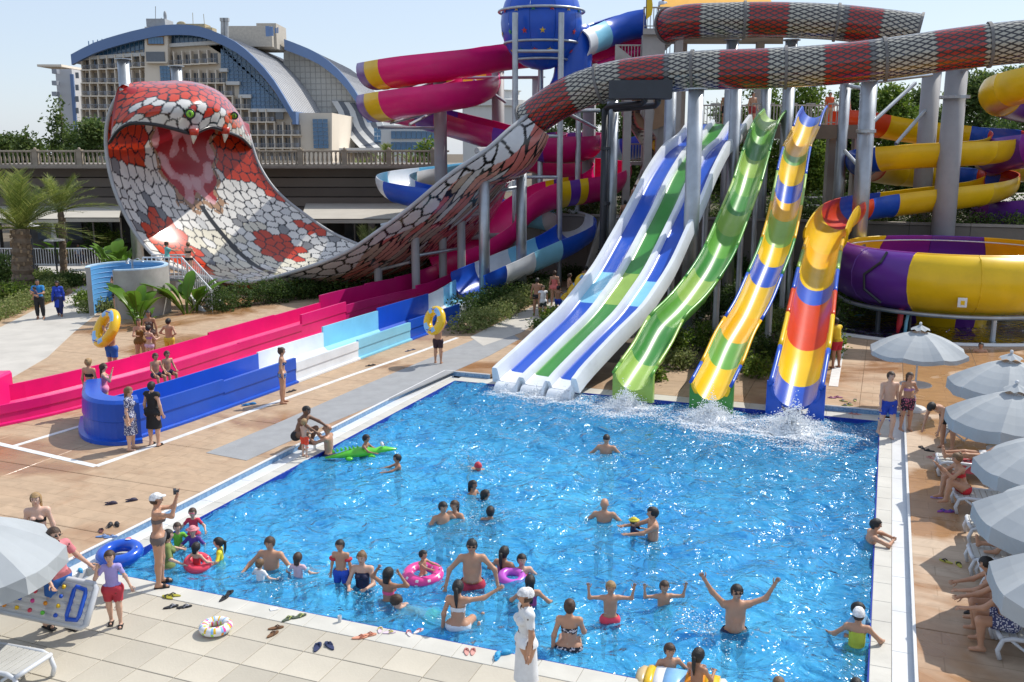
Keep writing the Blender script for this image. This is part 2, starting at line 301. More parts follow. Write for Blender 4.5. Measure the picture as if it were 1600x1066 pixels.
b = MB(); b.prism([G(*q, DZ)[:2] for q in ((322, 708), (385, 720), (520, 660), (660, 602), (765, 556), (812, 530), (786, 512), (700, 548), (560, 606), (430, 663))], DZ - .03, DZ + .009); struct(b.build('rubber_walkway', rub))
conc = M('pale_concrete', (.50, .47, .42), rough=.8, var=.1, vs=1.0, bump=.2, bs=30, dirt=.18)
b = MB(); b.prism([G(*q, DZ)[:2] for q in ((-60, 640), (20, 590), (75, 558), (115, 520), (150, 492), (165, 470), (170, 448), (250, 432), (250, 420), (60, 412), (60, 424), (140, 436), (110, 460), (60, 482), (0, 512), (-60, 540))], DZ - .03, DZ + .010); struct(b.build('path', conc))
b = MB(); b.prism([G(*q, DZ)[:2] for q in ((755, 541), (815, 520), (850, 497), (905, 470), (945, 455), (945, 440), (900, 446), (852, 470), (795, 497), (735, 527))], DZ - .03, DZ + .012); struct(b.build('stair_path', conc))
# ---- water: a real wavy surface
def wave_field(n, m, du, lo, hi, seed, p=2.2):
    rg = np.random.default_rng(seed); kx = np.fft.fftfreq(n, du)[:, None]; ky = np.fft.fftfreq(m, du)[None, :]; k = np.sqrt(kx ** 2 + ky ** 2) + 1e-9
    sp = np.where((k > 1 / hi) & (k < 1 / lo), k ** -p, 0) * (1 + .7 * (kx * .5 + ky * .86) ** 2 / k ** 2)
    h = np.fft.ifft2(sp * np.exp(2j * pi * rg.random((n, m)))).real; return h
def water_mat(name, tint=(.62, .95, 1.0), murk=.34, mc=(.08, .54, .98)):
    m = bpy.data.materials.new(name); m.use_nodes = True; n = m.node_tree.nodes; l = m.node_tree.links; n.remove(n['Principled BSDF']); out = n['Material Output']; tc = n.new('ShaderNodeTexCoord')
    def noise(s_, det, dist, st, dd, prev=None):
        q = n.new('ShaderNodeTexNoise'); q.inputs['Scale'].default_value = s_; q.inputs['Detail'].default_value = det; q.inputs['Roughness'].default_value = .55; q.inputs['Distortion'].default_value = dist; l.new(tc.outputs['Object'], q.inputs['Vector'])
        b_ = n.new('ShaderNodeBump'); b_.inputs['Strength'].default_value = st; b_.inputs['Distance'].default_value = dd; l.new(q.outputs[0], b_.inputs['Height'])
        if prev: l.new(prev, b_.inputs['Normal'])
        return b_.outputs[0]
    n1 = noise(1.7, 2, .8, 1.0, .22); n2 = noise(3.0, 2, .9, 1.0, .11, n1)
    fr = n.new('ShaderNodeFresnel'); fr.inputs['IOR'].default_value = 1.33; l.new(n2, fr.inputs['Normal'])
    gl = n.new('ShaderNodeBsdfGlossy'); gl.inputs['Roughness'].default_value = .15; l.new(n2, gl.inputs['Normal'])
    tr = n.new('ShaderNodeBsdfTransparent'); tr.inputs[0].default_value = (*tint, 1)
    rf = n.new('ShaderNodeBsdfRefraction'); rf.inputs['Color'].default_value = (*tint, 1); rf.inputs['IOR'].default_value = 1.33; l.new(n1, rf.inputs['Normal'])
    df = n.new('ShaderNodeBsdfDiffuse'); df.inputs[0].default_value = (*mc, 1); l.new(n2, df.inputs['Normal'])     # chlorinated, bubble-filled water scatters light
    m1 = n.new('ShaderNodeMixShader'); m1.inputs[0].default_value = .45; l.new(tr.outputs[0], m1.inputs[1]); l.new(rf.outputs[0], m1.inputs[2])
    m2 = n.new('ShaderNodeMixShader'); m2.inputs[0].default_value = murk; l.new(m1.outputs[0], m2.inputs[1]); l.new(df.outputs[0], m2.inputs[2])
    m3 = n.new('ShaderNodeMixShader'); l.new(fr.outputs[0], m3.inputs[0]); l.new(m2.outputs[0], m3.inputs[1]); l.new(gl.outputs[0], m3.inputs[2]); l.new(m3.outputs[0], out.inputs[0]); return m
wat = water_mat('pool_water')
nu, nv = 261, 308; du = PW / (nu - 1)
h = wave_field(nu, nv, .05, .32, 2.2, 3, 1.9); gx, gy = np.gradient(h, .05); h *= .22 / np.sqrt((gx ** 2 + gy ** 2).mean())
uu, vv = np.meshgrid(np.linspace(.012, PW - .012, nu), np.linspace(.012, PL - .012, nv), indexing='ij')
V = PO[None, None, :] + uu[..., None] * PU + vv[..., None] * PV; V[..., 2] = WZ + np.clip(h, -.10, .10)
pool_water = struct(grid_mesh('water', V, nu, nv, wat, smooth=True))
# ============================================================ BUILDINGS BEHIND
cream = M('hotel_cream', (.74, .65, .53), .8, var=.06, vs=.1); fascia = M('blue_fascia', (.12, .20, .38), .4, var=.06, vs=.1)
hglass = M('hotel_glass', (.045, .14, .27), .12, var=.5, vs=.15, spec=.8); roofp = M('roof_panel', (.46, .46, .46), .45, var=.06, vs=.2); dglass = M('dark_glass', (.10, .11, .13), .2, spec=.7)
hwhite = M('hotel_white', (.62, .62, .60), .7, var=.05, vs=.2); rail_m = M('balcony_rail', (.30, .32, .36), .4); grey_m = M('plant_grey', (.36, .37, .38), .6)
HY = 205.0
def hp(px, py, dY=0): return P(px, py, HY + dY)
hotel = thing('hotel_building', hp(300, 282), 'large cream hotel with blue arched roof and rows of balconies beyond the terrace', 'hotel')
# facade with a curved top: polygon extruded back
arc = [(115, 92), (150, 74), (190, 61), (226, 52), (262, 46), (300, 46), (330, 53), (370, 72), (400, 97), (430, 132), (459, 180)]
apts = catmull([hp(*q) for q in arc], 2.5)
bodyp = [hp(126, 284)] + [hp(126, 92)] + [p - A(0, 0, 1.6) for p in apts if hp(126, 90)[0] < p[0] < hp(452, 90)[0]] + [hp(452, 176), hp(516, 176), hp(516, 284)]
b = MB(); n = len(bodyp); fr = [p + A(0, 1.9, 0) for p in bodyp]; bk = [p + A(0, 42, 0) for p in bodyp]
b.add(fr + bk, [tuple(range(n))[::-1], tuple(range(n, 2 * n))] + [(i, (i + 1) % n, n + (i + 1) % n, n + i) for i in range(n)]); b.build('wall', cream, hotel)
b = MB(); b.rings([[p + A(0, 0, .5), p + A(0, 50, .5), p + A(0, 50, -.9), p + A(0, 0, -.9)] for p in apts]); roof = b.build('roof', roofp, hotel)
b = MB()
for k in range(26):
    y = 1.5 + k * 1.9; b.rings([[p + A(0, y - .12, .62), p + A(0, y + .12, .62), p + A(0, y + .12, .4), p + A(0, y - .12, .4)] for p in apts])
b.build('roof_seam', M('roof_seam', (.22, .23, .26), .5), roof)
b = MB(); b.rings([[p + A(0, -1.2, .75), p + A(0, -.05, .75), p + A(0, -.05, -1.3), p + A(0, -1.2, -1.3)] for p in apts]); b.build('fascia', fascia, roof)
e = apts[-1]; b = MB(); b.box(e + A(.3, 25, -.6), (.8, 52.5, 2.6)); b.build('eave', fascia, roof)
# blue glazing under the arch: stepped strip of panes, each pane its own piece
def gpane(px0, py0, px1, py1, dY, nx, ny, host, name='pane', mat=None):
    a, c = hp(px0, py1, dY), hp(px1, py0, dY); w_, h_ = (c[0] - a[0]) / nx, (c[2] - a[2]) / ny
    s = MB(); s.box((0, 0, 0), (w_ * .94, .12, h_ * .94)); me = s.data(name, mat or hglass)
    for i in range(nx):
        for j in range(ny):
            o = A(a[0] + (i + .5) * w_, a[1], a[2] + (j + .5) * h_); place(me, name, o - ORG[host.name], 0, host, o)
def gpoly(pts, dY, name, mat, host, th=.3):
    q = [hp(*p, dY) for p in pts]; m = len(q); s = MB()
    s.add(q + [p + A(0, th, 0) for p in q], [tuple(range(m))[::-1], tuple(range(m, 2 * m))] + [(i, (i + 1) % m, m + (i + 1) % m, m + i) for i in range(m)]); return s.build(name, mat, host)
gz = gpoly([(135, 88), (160, 77), (190, 67), (226, 59), (226, 77), (135, 91)], 1.6, 'glazing', hglass, hotel)
gz2 = gpoly([(262, 55), (300, 55), (330, 62), (368, 80), (395, 104), (420, 133), (448, 172), (392, 172), (392, 150), (374, 150), (374, 129), (355, 129), (355, 109), (345, 109), (345, 69), (262, 73)], 1.6, 'glazing', hglass, hotel)
mull = M('mullion', (.16, .26, .40), .5)
b = MB()
for x in range(140, 226, 7): b.box(hp(x, 84 - (x - 140) * .16, 1.5), (.16, .2, 5))
for x in range(266, 346, 7): b.box(hp(x, 63, 1.5), (.16, .2, 2.2))
tag(b.build('mullion', mull, gz), kind='stuff')
b = MB()
for y in range(80, 172, 6):
    x1 = np.interp(y, [72, 97, 132, 168], [368, 393, 420, 444]); x0 = 346 if y < 109 else 356 if y < 129 else 375 if y < 150 else 393
    if x1 - x0 > 2: b.box((hp(x0, y, 1.5) + hp(x1, y, 1.5)) / 2, ((x1 - x0) * HY / F, .2, .14))
for x in range(350, 446, 7):
    y0 = np.interp(x, [345, 368, 393, 420, 446], [70, 80, 103, 133, 170]); y1 = 109 if x < 355 else 129 if x < 374 else 150 if x < 392 else 171
    if y1 > y0 + 2: b.box((hp(x, y0, 1.5) + hp(x, y1, 1.5)) / 2, (.16, .2, (y1 - y0) * HY / F))
tag(b.build('mullion', mull, gz2), kind='stuff')
for (x0, x1, y) in ((126, 226, 84.5), (262, 345, 71), (343, 355, 109.5), (353, 374, 130), (372, 392, 150.5), (390, 452, 172.5)):
    yy = lambda x: y + (7 - (x - 126) * .07 if y == 84.5 else 0) + (-(x - 262) * .06 if y == 71 else 0)
    b = MB(); b.rings([[hp(x, yy(x), .4) + A(0, dy, dz) for dy, dz in ((0, .35), (2, .35), (2, -.35), (0, -.35))] for x in (x0, x1)]); b.build('white_band', hwhite, hotel)
# balconies: one of them, copied; slab, side wall, railing, dark door
BW, BHh = 13.1 * HY / F, 20.4 * HY / F
def balcony_mesh(var):
    s = MB(); s.box((0, .9, -BHh / 2 + .12), (BW, 1.9, .24), mi=0); s.box((-BW / 2, .85, 0), (.20, 1.7, BHh), mi=0)
    s.box((0, 1.86, -.15), (BW * .8, .10, BHh * .72), mi=1); s.box((BW * (.12 if var else -.1), 1.78, -.15), (.10, .08, BHh * .72), mi=0)
    s.box((0, -.02, -.36), (BW * .97, .05, .07), mi=2)
    for k in range(7): s.box((-BW / 2 + BW * (k + .5) / 7, -.02, -.66), (.05, .05, .62), mi=2)
    if var: s.box((.25, .9, -.62), (.45, .5, .8), mi=2)
    return s.data('balcony', [cream, dglass if not var else M('curtain', (.30, .28, .26), .8), rail_m])
bms = [balcony_mesh(0), balcony_mesh(1)]
right_lim = [345, 355, 373, 394, 440, 478, 478, 478, 478]
for r_ in range(9):
    y = 99.5 + 20.4 * r_
    for c_ in range(28):
        x = 134 + 13.1 * c_
        if x > right_lim[r_] - 6 or 226 < x < 264 and r_ < 9: continue
        if r_ == 0: y = 99.5 - (x - 134) * .055
        o = hp(x, y, 0); place(random.choice(bms), 'balcony', o - ORG[hotel.name], 0, hotel, o)
# lift tower on the front, plant on the roof
b = MB(); q = [hp(226, 284, -.6), hp(262, 284, -.6), hp(262, 44, -.6), hp(226, 42, -.6)]; b.add(q + [p + A(0, 8, 0) for p in q], [(0, 1, 2, 3), (1, 5, 6, 2), (4, 0, 3, 7), (3, 2, 6, 7)]); tw = b.build('lift_tower', cream, hotel)
b = MB(); b.box(hp(243, 63.5, -.7), (3.4, .3, 1.7)); f_ = b.build('window', M('brown_frame', (.30, .17, .08), .6), tw); gpane(232, 58, 255, 69, -.9, 5, 1, tw, 'pane', hglass)
b = MB(); b.box(hp(243, 89, -.7), (3.8, .3, 2.0)); b.build('window', dglass, tw); b = MB(); b.box(hp(245, 98, -1.2), (4.4, .9, .3)); b.build('ledge', cream, tw)
gpane(251, 103, 265, 128, -.75, 3, 4, tw, 'pane', hglass)
b = MB(); b.box(hp(250, 38, 2), (3.8, 5, 1.6)); b.box(hp(252, 34.5, 2), (2.2, 3, .8)); b.cyl(hp(243, 40, 1), hp(243, 10, 1), .07); b.cyl(hp(234, 40, 1), hp(233, 30, 1), .15); b.ball(hp(258, 25, 1), (.35, .35, 1.0)); b.cyl(hp(252, 36, 1), hp(252, 28, 1), .1)
b.build('rooftop_equipment', grey_m, roof)
b = MB(); b.ball(hp(283, 38, 4), (1.0, .4, .6)); b.box(hp(310, 43, 6), (4.0, 4, 1.0)); b.box(hp(327, 47, 6), (2.2, 3, .7)); b.cyl(hp(302, 45, 4), hp(301, 20, 4), .06); b.cyl(hp(320, 45, 4), hp(318, 22, 4), .06); b.build('rooftop_equipment', M('tan_plant', (.40, .33, .20), .7), roof)
b = MB()
for x in (348, 354): b.cyl(hp(x, 62, 10), hp(x, 31, 10), .42); b.box(hp(x, 31, 10), (1.0, 1.0, .7))
b.build('chimney', grey_m, roof)
b = MB(); b.box(hp(398, 62, 30), (11.5, 14, 4.5)); b.box(hp(425, 60, 30), (4.5, 10, 5.6)); pl = b.build('plant_room', M('plant_room', (.45, .41, .35), .8), roof)
b = MB(); b.box(hp(418, 49, 20), (.8, .3, 2.2)); b.box(hp(424, 49, 20), (.8, .3, 2.0)); b.cyl(hp(431, 52, 20), hp(431, 44, 20), .2); b.cyl(hp(434, 52, 20), hp(434, 43, 20), .15); b.build('rooftop_equipment', fascia, roof)
# lower right end: blank wall, tall blue glazing
gpane(490, 186, 512, 232, 1.2, 3, 7, hotel)
b = MB(); b.box(hp(437, 181, .9), (1.6, .4, 1.5)); b.build('window', dglass, hotel)
# grey wing on the left
wing = thing('hotel_wing', P(100, 275, 230), 'plain grey hotel wing with a tall blue stripe at far left', 'hotel')
b = MB(); a, c = P(86, 108, 230), P(127, 280, 230); b.box(((a[0] + c[0]) / 2, 238, (a[2] + c[2]) / 2), (c[0] - a[0], 16, a[2] - c[2])); b.build('wall', M('wing_grey', (.55, .55, .56), .8, var=.05, vs=.1), wing)
b = MB(); b.box(P(103, 107, 238), (5.6, 17, .5)); b.build('parapet', cream, wing)
b = MB(); b.rings([[P(x, y, 229.6) + A(0, d, 0) for x, d in ((x0, 0), (x0 + 5, 0), (x0 + 5, .5), (x0, .5))] for x0, y in ((109, 116), (117, 225))]); b.build('blue_stripe', fascia, wing)
for y in (112, 130, 147):
    b = MB(); b.box(P(87, y, 228), (1.1, 1.5, 1.0)); b.build('balcony', rail_m, wing)
for k, y in enumerate((118, 137, 155, 173)):
    b = MB(); b.box(P(120.5, y, 229.8), (.7, .3, 1.3)); b.build('window', dglass, wing)
# second hotel block with its curved roof and the wave of bands
H2 = 235.0
def h2(px, py, d=0): return P(px, py, H2 + d)
blk = thing('hotel_block', h2(540, 275), 'second hotel block with curved roof and white wave facade behind the pink flume', 'hotel')
arc2 = catmull([h2(*q) for q in ((446, 67), (470, 76), (500, 90), (530, 114), (555, 145), (575, 180), (590, 212))], 2.5)
b = MB(); b.rings([[p + A(0, 0, .5), p + A(0, 46, .5), p + A(0, 46, -.9), p + A(0, 0, -.9)] for p in arc2]); rf2 = b.build('roof', roofp, blk)
b = MB()
for k in range(20):
    y = 1.5 + k * 2.2; b.rings([[p + A(0, y - .12, .64), p + A(0, y + .12, .64), p + A(0, y + .12, .4), p + A(0, y - .12, .4)] for p in arc2])
b.build('roof_seam', MATS['roof_seam'], rf2)
b = MB(); b.rings([[p + A(0, -1.4, .7), p + A(0, -.05, .7), p + A(0, -.05, -1.7), p + A(0, -1.4, -1.7)] for p in arc2]); b.build('fascia', fascia, rf2)
tilew = M('hotel_tile_wall', (.50, .50, .47), .7, var=.05, vs=.2)
wp = [h2(440, 275), h2(440, 80)] + [p - A(0, 0, 1.5) for p in arc2 if p[0] < h2(586, 0)[0]] + [h2(586, 275)]
b = MB(); m = len(wp); b.add([p + A(0, 2, 0) for p in wp] + [p + A(0, 40, 0) for p in wp], [tuple(range(m))[::-1]] + [(i, (i + 1) % m, m + (i + 1) % m, m + i) for i in range(m)]); b.build('wall', tilew, blk)
b = MB()
def top2(x): return float(np.interp(x, [446, 470, 500, 530, 555, 575, 590], [67, 76, 90, 114, 145, 180, 212])) + 12
for y in range(95, 235, 9):
    xe = max([x for x in range(446, 587) if top2(x) < y] + [447]); b.box((h2(446, y, 1.9) + h2(xe, y, 1.9)) / 2, ((xe - 446) * H2 / F, .12, .12))
for x in range(455, 586, 8): b.box((h2(x, top2(x), 1.92) + h2(x, 240, 1.92)) / 2, (.1, .1, (240 - top2(x)) * H2 / F))
b.build('tile_joint', M('tile_line', (.36, .36, .35), .8), blk)
for k in range(7):      # wave bands, alternately white and dark glass, real ribs curving down and forward
    x0 = 522 + k * 9; cw = [(x0 - 4, 158 + 1 * k, 1), (x0 + 6, 175, 0), (x0 + 14, 198, -2), (x0 + 28 + k, 218, -5), (x0 + 40 + k * 2.2, 231, -9)]
    pp = catmull([P(x, y, H2 + d) for x, y, d in cw], 1.5); b = MB()
    b.rings([[p + A(dx, dy, 0) for dx, dy in ((0, 0), (1.45, 0), (1.45, .8), (0, .8))] for p in pp]); b.build('wave_band', dglass if k % 2 else hwhite, blk)
b = MB(); b.prism([P(x, 0, Y)[:2] for x, Y in ((515, 215), (610, 222), (610, 236), (515, 236))], P(560, 238, 222)[2], P(560, 231.5, 222)[2]); b.build('podium', hwhite, blk)
gpane(585, 200, 600, 232, 24, 3, 5, blk)
low = thing('glass_building', P(640, 270, 190), 'low white building with blue glass bands behind the balustrade', 'building')
b = MB(); b.box(P(642, 245, 194), (10.5, 8, 12)); b.build('wall', hwhite, low)
for y0, y1 in ((177, 186), (205, 217), (222, 234)):
    a, c = P(611, y1, 189.8), P(682, y0, 189.8); w_ = (c[0] - a[0]) / 9; s = MB(); s.box((0, 0, 0), (w_ * .92, .15, c[2] - a[2])); me = s.data('window', hglass)
    for i in range(9): o = A(a[0] + (i + .5) * w_, a[1], (a[2] + c[2]) / 2); place(me, 'window', o - ORG[low.name], 0, low, o)
rnd = thing('round_building', P(760, 270, 170), 'pale round building with small windows behind the flume pillars', 'building')
b = MB(); b.lathe(P(770, 228, 170), [(5.2, -8), (5.2, 6.5), (5.8, 6.6), (5.8, 7.6), (4.6, 7.8), (4.6, 9), (5, 9.2), (0, 9.4)], 28); b.build('wall', hwhite, rnd)
for k in range(5):
    b = MB(); b.box(P(756 + k * 5, 150 - 0 * k, 164.5), (.35, .5, .9)); b.build('window', dglass, rnd)
# ---- restaurant terrace: brown slatted wall, balustrade, awnings
TY = 68.0
ter = thing('terrace_building', P(330, 395, TY), 'long brown terrace building with grooved wall and shaded restaurant below', 'building')
brown = M('terrace_brown', (.20, .172, .15), .8, var=.08, vs=.5); brown2 = M('terrace_brown_dark', (.155, .132, .115), .8, var=.08, vs=.5)
x0, x1 = P(-60, 300, TY)[0], P(705, 300, TY)[0]; zt = P(300, 262, TY)[2]; zb = P(300, 338, TY)[2]
for k in range(5):
    h_ = (zt - zb) / 5; b = MB(); b.box(((x0 + x1) / 2, TY + 6 - .12 * (k % 2), zb + h_ * (k + .5)), (x1 - x0, 12, h_ - .06), 0, 0, .02); b.build('wall_panel', brown if k % 2 else brown2, ter)
b = MB(); b.box(((x0 + x1) / 2, TY + 4, zt + .08), (x1 - x0 + .4, 13, .16)); b.build('cornice', M('terrace_edge', (.23, .20, .17), .8), ter)
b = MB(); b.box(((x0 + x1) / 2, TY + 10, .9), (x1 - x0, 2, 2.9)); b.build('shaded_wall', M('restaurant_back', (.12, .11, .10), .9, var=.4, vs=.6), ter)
for k in range(9):
    b = MB(); b.box((x0 + (x1 - x0) * (k + .5) / 9, TY + .6, zb / 2), (.45, .45, zb)); b.build('pillar', M('terrace_pillar', (.26, .24, .22), .8), ter)
for k in range(14):
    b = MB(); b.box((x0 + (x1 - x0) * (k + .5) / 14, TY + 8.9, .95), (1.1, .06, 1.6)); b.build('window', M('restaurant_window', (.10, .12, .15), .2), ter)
bal = thing('balustrade', A(P(300, 262, TY)[0], TY, zt + .16), 'weathered stone balustrade along the top of the brown terrace', 'balustrade')
stone = M('baluster_stone', (.33, .28, .215), .85, var=.15, vs=3, dirt=.3); bz = zt + .16; by = TY - 1.6
b = MB(); b.box(((x0 + x1) / 2, by, bz + .97), (x1 - x0, .26, .12), 0, 0, .02); b.build('top_rail', stone, bal)
b = MB(); b.box(((x0 + x1) / 2, by, bz + .05), (x1 - x0, .24, .10)); b.build('bottom_rail', stone, bal)
s = MB(); s.lathe((0, 0, 0), [(.09, 0), (.05, .1), (.10, .3), (.06, .58), (.05, .68), (.09, .80)], 6, cap=True); me = s.data('baluster', stone, smooth=True)
s = MB(); s.box((0, 0, .5), (.34, .34, 1.02)); s.box((0, 0, 1.04), (.40, .40, .08)); s.ball((0, 0, 1.12), .11, 8, 5); mp_ = s.data('post', stone)
k = 0; x = x0 + .2
while x < x1:
    o = A(x, by, bz + .10); 
    if k % 10 == 0: place(mp_, 'post', o - A(0, 0, .1) - ORG[bal.name], 0, bal, o)
    else: place(me, 'baluster', o - ORG[bal.name], 0, bal, o)
    x += .30; k += 1
aw_m = M('awning_cloth', (.46, .43, .37), .85, var=.06, vs=1, bump=.1); awf = M('awning_frame', (.10, .09, .08), .5)
def awning(pxa, pxb, ytop, ybot, Yb, Yf, label):
    a, c = P(pxa, ytop, Yb), P(pxb, ytop, Yb); d, e = P(pxa - 8, ybot, Yf), P(pxb - 4, ybot, Yf); t = thing('awning', (a + c + d + e) / 4 * A(1, 1, 0), label, 'awning', 'awnings along the terrace')
    n = max(2, int(abs(c[0] - a[0]) / 1.6))
    for k in range(n):
        f0, f1 = k / n, (k + 1) / n; q = [a + (c - a) * f0, a + (c - a) * f1, d + (e - d) * f1, d + (e - d) * f0]; mid = (q[0] + q[1] + q[2] + q[3]) / 4 - A(0, 0, .06)
        b = MB(); b.add(q + [p - A(0, 0, .05) for p in q], [(3, 2, 1, 0), (4, 5, 6, 7), (0, 1, 5, 4), (1, 2, 6, 5), (2, 3, 7, 6), (3, 0, 4, 7)]); b.build('cloth_panel', aw_m, t)
    b = MB(); b.add([d, e, e - A(0, 0, .28), d - A(0, 0, .28), d + A(0, .04, 0), e + A(0, .04, 0), e + A(0, .04, -.28), d + A(0, .04, -.28)], [(0, 3, 2, 1), (4, 5, 6, 7), (0, 1, 5, 4), (3, 7, 6, 2), (0, 4, 7, 3), (1, 2, 6, 5)]); b.build('valance', aw_m, t)
    b = MB(); b.cyl(d + A(0, .1, -.05), e + A(0, .1, -.05), .05); b.build('front_bar', awf, t)
    for q in (d, (d + e) / 2, e): b = MB(); b.cyl(A(q[0], q[1] + .15, .0), A(q[0], q[1] + .15, q[2] - .05), .05); b.build('post', awf, t)
awning(-50, 105, 322, 342, 66.3, 61, 'pale cloth awning behind the tallest palm at far left')
awning(108, 190, 322, 340, 66.3, 61, 'pale cloth awning between the small palm and the snake slide')
awning(478, 640, 318, 342, 66.3, 60.5, 'wide pale cloth awning right of the snake bowl')
# ---- planted upper terrace behind the slides: retaining wall with hedge on top
ret = M('retaining_wall', (.19, .165, .14), .85, var=.12, vs=.6, bump=.2, bs=20, dirt=.25)
ut0, ut1 = A(1.5, 54.6, 0), A(30, 44.0, 0); dv = unit(ut1 - ut0); nv_ = A(-dv[1], dv[0], 0)
UTZ = 3.7
b = MB(); b.prism([p[:2] for p in (ut0 - dv * 8, ut1, ut1 + nv_ * 60, ut0 - dv * 8 + nv_ * 60)], -.1, UTZ - .35); struct(b.build('upper_terrace', M('terrace_soil', (.10, .085, .05), .95, var=.3, bump=.4)))
rw = thing('retaining_wall', (ut0 + ut1) / 2, 'brown retaining wall carrying the planted upper terrace behind the slides', 'wall')
Lw = np.linalg.norm(ut1 - ut0) + 8; n = 14
for k in range(n):
    c = ut0 - dv * 8 + dv * Lw * (k + .5) / n - nv_ * .15; b = MB(); b.box(c + A(0, 0, UTZ / 2 - .05), (Lw / n - .02, .28, UTZ), atan2(dv[1], dv[0])); b.build('wall_panel', ret, rw)
    b = MB(); b.box(c + A(0, 0, UTZ + .04), (Lw / n - .02, .42, .12), atan2(dv[1], dv[0]), 0, .01); b.build('coping_piece', M('wall_coping', (.30, .27, .235), .85, dirt=.2), rw)
# ============================================================ SLIDES AND FLUMES
pink = gel('gel_pink', (.72, .012, .165)); magenta = gel('gel_magenta', (.46, .008, .13)); purple = gel('gel_purple', (.13, .03, .30)); yellow = gel('gel_yellow', (.78, .50, .006))
blue = gel('gel_blue', (.012, .085, .50)); lblue = gel('gel_light_blue', (.24, .58, .76)); white = gel('gel_white', (.74, .77, .80)); red = gel('gel_red', (.62, .055, .008)); orange = gel('gel_orange', (.72, .16, .01))
green = gel('gel_green', (.05, .25, .045)); lgreen = gel('gel_light_green', (.30, .47, .09)); mgreen = gel('gel_mid_green', (.13, .36, .055)); amber = gel('gel_amber', (.80, .43, .002)); plum = gel('gel_plum', (.22, .02, .28))
galv = M('galvanised_steel', (.42, .45, .48), rough=.42, metal=.75, var=.16, vs=1.5, bump=.05, dirt=.18); paintg = M('grey_painted_steel', (.31, .305, .31), rough=.55, var=.08, vs=1, dirt=.15)
def frames(path, up0=A(0, 0, 1)):
    p = path[:, :3]; t = np.gradient(p, axis=0); t /= np.linalg.norm(t, axis=1)[:, None]
    s = np.cross(t, up0); s /= np.linalg.norm(s, axis=1)[:, None] + 1e-9; n = np.cross(s, t)
    if path.shape[1] > 3:
        b = np.radians(path[:, 3])[:, None]; s, n = s * np.cos(b) + n * np.sin(b), n * np.cos(b) - s * np.sin(b)
    return t, s, n
def arcprof(r, a, n=12, lip=0.0, a2=None):
    a2 = a if a2 is None else a2; pr = [(r * sin(q), r - r * cos(q)) for q in np.linspace(-R(a2), R(a), n)]
    if lip: pr = [(pr[0][0] - lip, pr[0][1] + .01)] + pr + [(pr[-1][0] + lip, pr[-1][1] + .01)]
    return pr
def thick(pr, th):
    p = np.array(pr); t = np.gradient(p, axis=0); t /= np.linalg.norm(t, axis=1)[:, None] + 1e-9; nn = np.stack([t[:, 1], -t[:, 0]], 1); return np.vstack([p, (p + nn * th)[::-1]])
def sweep(t, name, path, prof, secs, th=.05, flange=.03, closed=False, uv=False, smooth=True):
    """secs: list of (length in m, material); each section becomes one part of t. prof: list of 2D points or function(fraction along)->points"""
    T, S, N = frames(path); d = np.r_[0, np.cumsum(np.linalg.norm(np.diff(path[:, :3], axis=0), axis=1))]; tot = sum(x[0] for x in secs); sc_ = d[-1] / tot; e = 0; objs = []
    for L, mt in secs:
        a = e; e += L * sc_; i0 = int(np.searchsorted(d, a - 1e-6)); i1 = int(min(len(d) - 1, np.searchsorted(d, e - 1e-6)))
        if i1 <= i0: continue
        rs = []; vv = []
        for i in range(i0, i1 + 1):
            pr = prof(d[i] / d[-1]) if callable(prof) else prof
            lp = np.array(pr) if closed else thick(pr, th + (flange if i in (i0, i1) and i1 - i0 > 1 else 0))
            rs.append([path[i, :3] + S[i] * x + N[i] * z for x, z in lp])
        if i1 - i0 > 3 and flange:       # narrow flange: second ring back on the normal thickness
            for k, i, j in ((1, i0, i0 + 1), (len(rs) - 1, i1, i1 - 1)):
                pr = prof(d[i] / d[-1]) if callable(prof) else prof; lp = np.array(pr) if closed else thick(pr, th); f_ = min(.3, .08 / max(.01, abs(d[j] - d[i])))
                c = path[i, :3] * (1 - f_) + path[j, :3] * f_; fl = [c + S[i] * x + N[i] * z for x, z in lp]
                if k == 1: rs.insert(1, fl)
                else: rs.insert(len(rs) - 1, fl)
        b = MB(); b.rings(rs, True, not closed); o = b.build('section', mt, t, smooth=False); objs.append(o)
        me = o.data
        if uv:
            ul = me.uv_layers.new(name='UVMap'); n = len(rs[0]); ds = np.interp(np.arange(len(rs)), [0, len(rs) - 1], [a, e]); per = 2 * pi * 1.12
            uvs = []
            for i in range(len(rs) - 1):
                for j in range(n): uvs += [ds[i], j * per / n, ds[i], (j + 1) * per / n, ds[i + 1], (j + 1) * per / n, ds[i + 1], j * per / n]
            buf = np.zeros(len(me.loops) * 2); buf[:len(uvs)] = uvs[:len(buf)]; ul.data.foreach_set('uv', buf)
        me.polygons.foreach_set('use_smooth', [len(p.vertices) == 4 for p in me.polygons])
        try: me.set_sharp_from_angle(angle=R(38))
        except Exception: pass
    return objs
def flume(name, label, pix, prof, secs, step=.4, th=.05, cat='water slide', **k):
    pts = [P(*q[:3]) if len(q) == 3 else np.r_[P(*q[:3]), q[3]] for q in pix]; path = catmull(pts, step); base = path[-1][:3] * A(1, 1, 0)
    t = thing(name, base, label, cat); sweep(t, name, path, prof, secs, th=th, **k); return t, path
